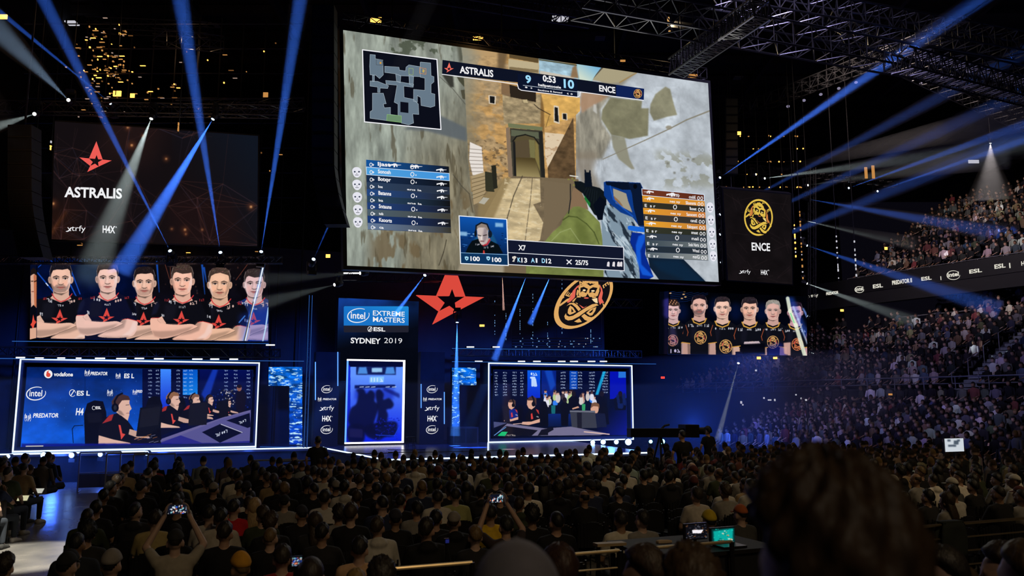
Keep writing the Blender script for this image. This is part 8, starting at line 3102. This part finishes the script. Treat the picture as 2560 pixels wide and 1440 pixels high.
def pc_dark(c):
    r = random.Random(1)
    c.poly([(1690, 1300), (1800, 1300), (1800, 1380), (1690, 1380)], (.05, .05, .07))
    for i in range(60):
        x, y = r.uniform(1714, 1766), r.uniform(1311, 1346)
        c.line([(x, y), (x + r.uniform(1, 4), y)], 1.2, r.choice([(.6, .6, .65), (.8, .5, .25), (.25, .25, .3), (.3, .3, .36)]), .8)
    c.poly([(1730, 1325), (1758, 1324), (1752, 1333), (1731, 1333)], (.95, .93, .95), 1, .4)


def pc_teal(c):
    r = random.Random(2)
    c.poly([(1770, 1310), (1850, 1310), (1850, 1370), (1770, 1370)], (.02, .20, .20))
    c.poly([(1785, 1330), (1834, 1323), (1834, 1358), (1787, 1356)], (.04, .66, .62), 1, .6)
    for i in range(30):
        c.ell(r.uniform(1782, 1832), r.uniform(1322, 1356), r.uniform(1, 3), r.uniform(.8, 2), r.choice([(.1, .8, .72), (.02, .3, .3), (.85, .95, .9), (.9, .65, .4)]), .8, .4)
    c.line([(1795, 1351), (1832, 1352)], 2, (.02, .08, .09))


lit_screen(1714, 1311, 1767, 1347, RB_ - .62, 'monitor', 'small dark monitor lit with grey windows on the technician desk', 'monitor', pc_dark, stand=za)
lit_screen(1779, 1321, 1836, 1357, RB_ - .35, 'laptop', 'laptop with a glowing teal display on the technician desk', 'laptop', pc_teal, stand=None)
# the laptop's keyboard half
lp = [o for o in COL.objects if o.name == 'laptop'][0]
P = Plane.stage(1779, 1321, 1836, 1357, RB_ - .35)
MB().box(P.pt(.5, 0, .11) * 1.0 + UP * (za + .012 - P.pt(.5, 0, .11).z), P.A, N_ * .2, UP * .018).build('keyboard', M['chair'], lp)


def ph_feed(seed, base=(.06, .08, .14)):
    def f(c):
        r = random.Random(seed)
        c.im[:] = np.array(base)
        for i in range(50):
            y, x = r.randrange(c.h), r.randrange(c.w)
            c.im[y:y + r.randrange(1, 3), x:x + r.randrange(1, 3)] = np.array(r.choice([(.8, .85, .95), (.2, .4, .9), (.9, .5, .35), (.55, .8, .85), (.1, .1, .15), (.95, .95, .95)]))
    return f


def ph_white(c):
    r = random.Random(4)
    c.im[:] = np.array((.80, .83, .86))
    for (x, y, w, h) in ((2392, 1108, 12, 10), (2374, 1103, 8, 5), (2398, 1103, 7, 5), (2382, 1116, 20, 5)):
        c.poly([(x - w / 2, y - h / 2), (x + w / 2, y - h / 2), (x + w / 2, y + h / 2), (x - w / 2, y + h / 2)], (.25, .30, .36), .9, .8)


def held(fig_key, px0, py0, px1, py1, name, label, cat, paint, cw=26):
    """a lit screen in the raised hands of a known person"""
    o, s = PEOPLE[fig_key]
    R = Matrix.Rotation(o.rotation_euler.z, 3, 'Z')
    c = Vector(o.location) + R @ Vector((0, .345, 1.50)) * s
    A = R @ Vector((.185, 0, 0)) * s
    B = R @ Vector((0, -.012, .095)) * s
    P = Plane(c - A / 2 - B / 2, A, B)
    r_ = empty(name, P.pt(.5, 0, -.01), label, cat)
    casing(r_, P, .01, .004, 'body', 'chair')
    cv = Canvas(P, cw, cw // 2, (.02, .02, .03))
    paint(cv)
    cv.build('display', r_, .004)


for key, lab, sd in (('khaki shirt and dark cap, raising a phone with both hands', 'lit phone raised above the dark cap in the left block', 3),
                     ('dark shirt, holding up a phone in both hands with wristband', 'lit phone held up right of the yellow shirt', 6)):
    if key in PEOPLE:
        held(key, 0, 0, 0, 0, 'phone', lab, 'phone', ph_feed(sd))
        o, s = PEOPLE[key]
lit_screen(2362, 1096, 2409, 1129, st_of(at_y(2385, 1112, 20.0))[1], 'tablet', 'bright white tablet held up in the right crowd', 'tablet', ph_white, stand=.9)
for k, (x, y, w, h, Y, lab, sd, cl_p) in enumerate(((715, 1186, 12, 7, 17.5, 'small lit phone in the crowd below the truss tower', 11, None), (770, 1199, 14, 8, 16.5, 'small lit phone in the crowd left of the white shirt', 12, None), (1085, 1162, 8, 5, 18, 'tiny lit phone close to the stage, left one', 13, None),
                                                   (1174, 1162, 8, 5, 18.3, 'tiny lit phone close to the stage, right one', 14, None), 
                                                   (742, 1404, 24, 20, 4.95, 'lit phone low at the bottom left of centre', 17, None), (1118, 1353, 9, 9, 7.6, 'faint blue phone glow between dark seats', 18, (.10, .12, .35)))):
    bb = st_of(at_y(x, y, Y))[1]
    lit_screen(x - w / 2, y - h / 2, x + w / 2, y + h / 2, bb, 'phone', lab, 'phone', ph_feed(sd, cl_p or (.08, .10, .2)) if cl_p is None else (lambda c, q=cl_p: c.im.__setitem__(slice(None), np.array(q))), cw=14, stand=.0 if Y > 6 else step_z[4.9], rim=.006)

# ---- two pale lit tablets on laps left of the aisle
lap = sorted((q for q in SEATS if 'o' in q and q['j'] == 0), key=lambda q: (q['px'] - 75) ** 2 + (q['py'] - 1190) ** 2)[:2]
for q, lab, cl_p in zip(lap, ('small lit tablet on a lap left of the aisle', 'second lit tablet on a lap left of the aisle, one row off'), ((.75, .75, .70), (.80, .78, .62))):
    o = q['o']
    R = Matrix.Rotation(o.rotation_euler.z, 3, 'Z')
    s_ = o.scale.x
    c_ = Vector(o.location) + R @ Vector((.10, .40, .70)) * s_
    A, B = R @ Vector((.19, .03, 0)), R @ Vector((-.02, .11, .09))
    P = Plane(c_ - A / 2 - B / 2, A, B)
    r_ = empty('tablet', P.pt(.5, 0, -.01), lab, 'tablet', 'tablets on laps by the aisle')
    casing(r_, P, .01, .006, 'body', 'chair')
    cv = Canvas(P, 14, 9, cl_p)
    cv.build('display', r_, .004)

# ---- jacket over the rail
ja = st_of(at_b(2375, 1310, RB_))[0]
mb = MB()
for s, L in ((.05, .40), (-.05, .28)):
    rings = []
    for k in range(7):
        t = k / 6
        w_ = .16 + .05 * math.sin(t * 2.2)
        rings.append([st(ja + w_ * math.cos(2 * PI * i / 14), RB_ + s * (1 - .1 * t) + .03 * math.sin(2 * PI * i / 14) + .008 * math.sin(5 * i + k), 1.30 - L * t) for i in range(14)])
    mb.loft(rings)
mb.box(st(ja, RB_, 1.30), E_ * .3, N_ * .12, UP * .02)
jk = mb.build('jacket', mat('dark_green_jacket', (.02, .026, .024), .9, 0, .3, 9), None, True)
tag(jk, 'dark green jacket hung over the long rail at the lower right', 'jacket')

# ================================================================== CREW, CAMERAS AND BARRIERS BY THE STAGE
random.seed(3)
cm = at_y(1708, 1180, 21.5)
person(FIG_STAND, (cm.x, cm.y, 0), .3, 1.07, SKINS[0], 'short', (.008, .008, .008), (.008, .008, .010), 'standing camera operator in black beside the camera crane')
cm2 = at_y(792, 1180, 20.8)
person(FIG_STAND, (cm2.x, cm2.y, 0), .2, 1.0, SKINS[0], 'short', (.008, .008, .008), (.008, .008, .010), 'standing person in black at the left stage corner')
cm3 = at_y(1773, 1180, 25.5)
person(FIG_STAND, (cm3.x, cm3.y, 0), .5, 1.04, SKINS[0], 'curly', (.006, .006, .007), (.008, .008, .012), 'standing person in black right of the camera operator, under white beam')
cp = at_y(1650, 1085, 22.3)
jb = empty('camera_crane', (cp.x, cp.y, 0), 'black television camera crane on a tripod right of the stage', 'camera')
q0, q1 = at_y(1572, 1082, 22.6), at_y(1722, 1082, 21.9)
MB().box((q0 + q1) / 2, q1 - q0, N_ * .22, UP * .24).build('boom', M['casing'], jb)
MB().box(q1 + UP * .05, (q1 - q0) * .22, N_ * .35, UP * .34).build('camera_body', M['casing'], jb)
MB().lathe(q1 + UP * .05, q1 - q0, [(.2, .09), (.42, .10), (.44, .08)], 12).build('lens', M['black'], jb)
MB().path([cp + UP * .1, cp + UP * .22 + E_ * .15, cp + UP * .25 + E_ * .3], .03, 6).build('handle', M['black'], jb)
for t in (0, 2.1, 4.2):
    MB().bar(cp, Vector((cp.x + .55 * math.cos(t + .4), cp.y + .55 * math.sin(t + .4), 0)), .03, 6, .02).build('leg', M['darksteel'], jb)
for k, (x, Y) in enumerate(((250, 24.5), (318, 24.0), (386, 23.6), (735, 21.0), (690, 21.3))):
    c0 = at_y(x, 1160, Y)
    c0.z = 0
    r_ = empty('crowd_barrier', c0, 'steel crowd barrier catching blue light at the stage front, ' + ORD[k] + ' counted along the picture', 'barrier', 'crowd barriers by the stage')
    e, n_ = E_, N_
    h_ = 1.15
    MB().path([c0 - e * .55, c0 - e * .55 + UP * h_, c0 + e * .55 + UP * h_, c0 + e * .55], .025, 6).build('frame', M['rail'], r_)
    MB().bar(c0 - e * .55 + UP * .55, c0 + e * .55 + UP * .55, .018, 6).build('mid_rail', M['rail'], r_)
    MB().box(c0 + UP * .32, e * 1.06, n_ * .01, UP * .4).build('kick_panel', M['setpanel'], r_)
    for s in (-1, 1):
        MB().bar(c0 + e * .5 * s - n_ * .3 + UP * .02, c0 + e * .5 * s + n_ * .3 + UP * .02, .02, 6).build('foot', M['rail'], r_)


crowd_build()
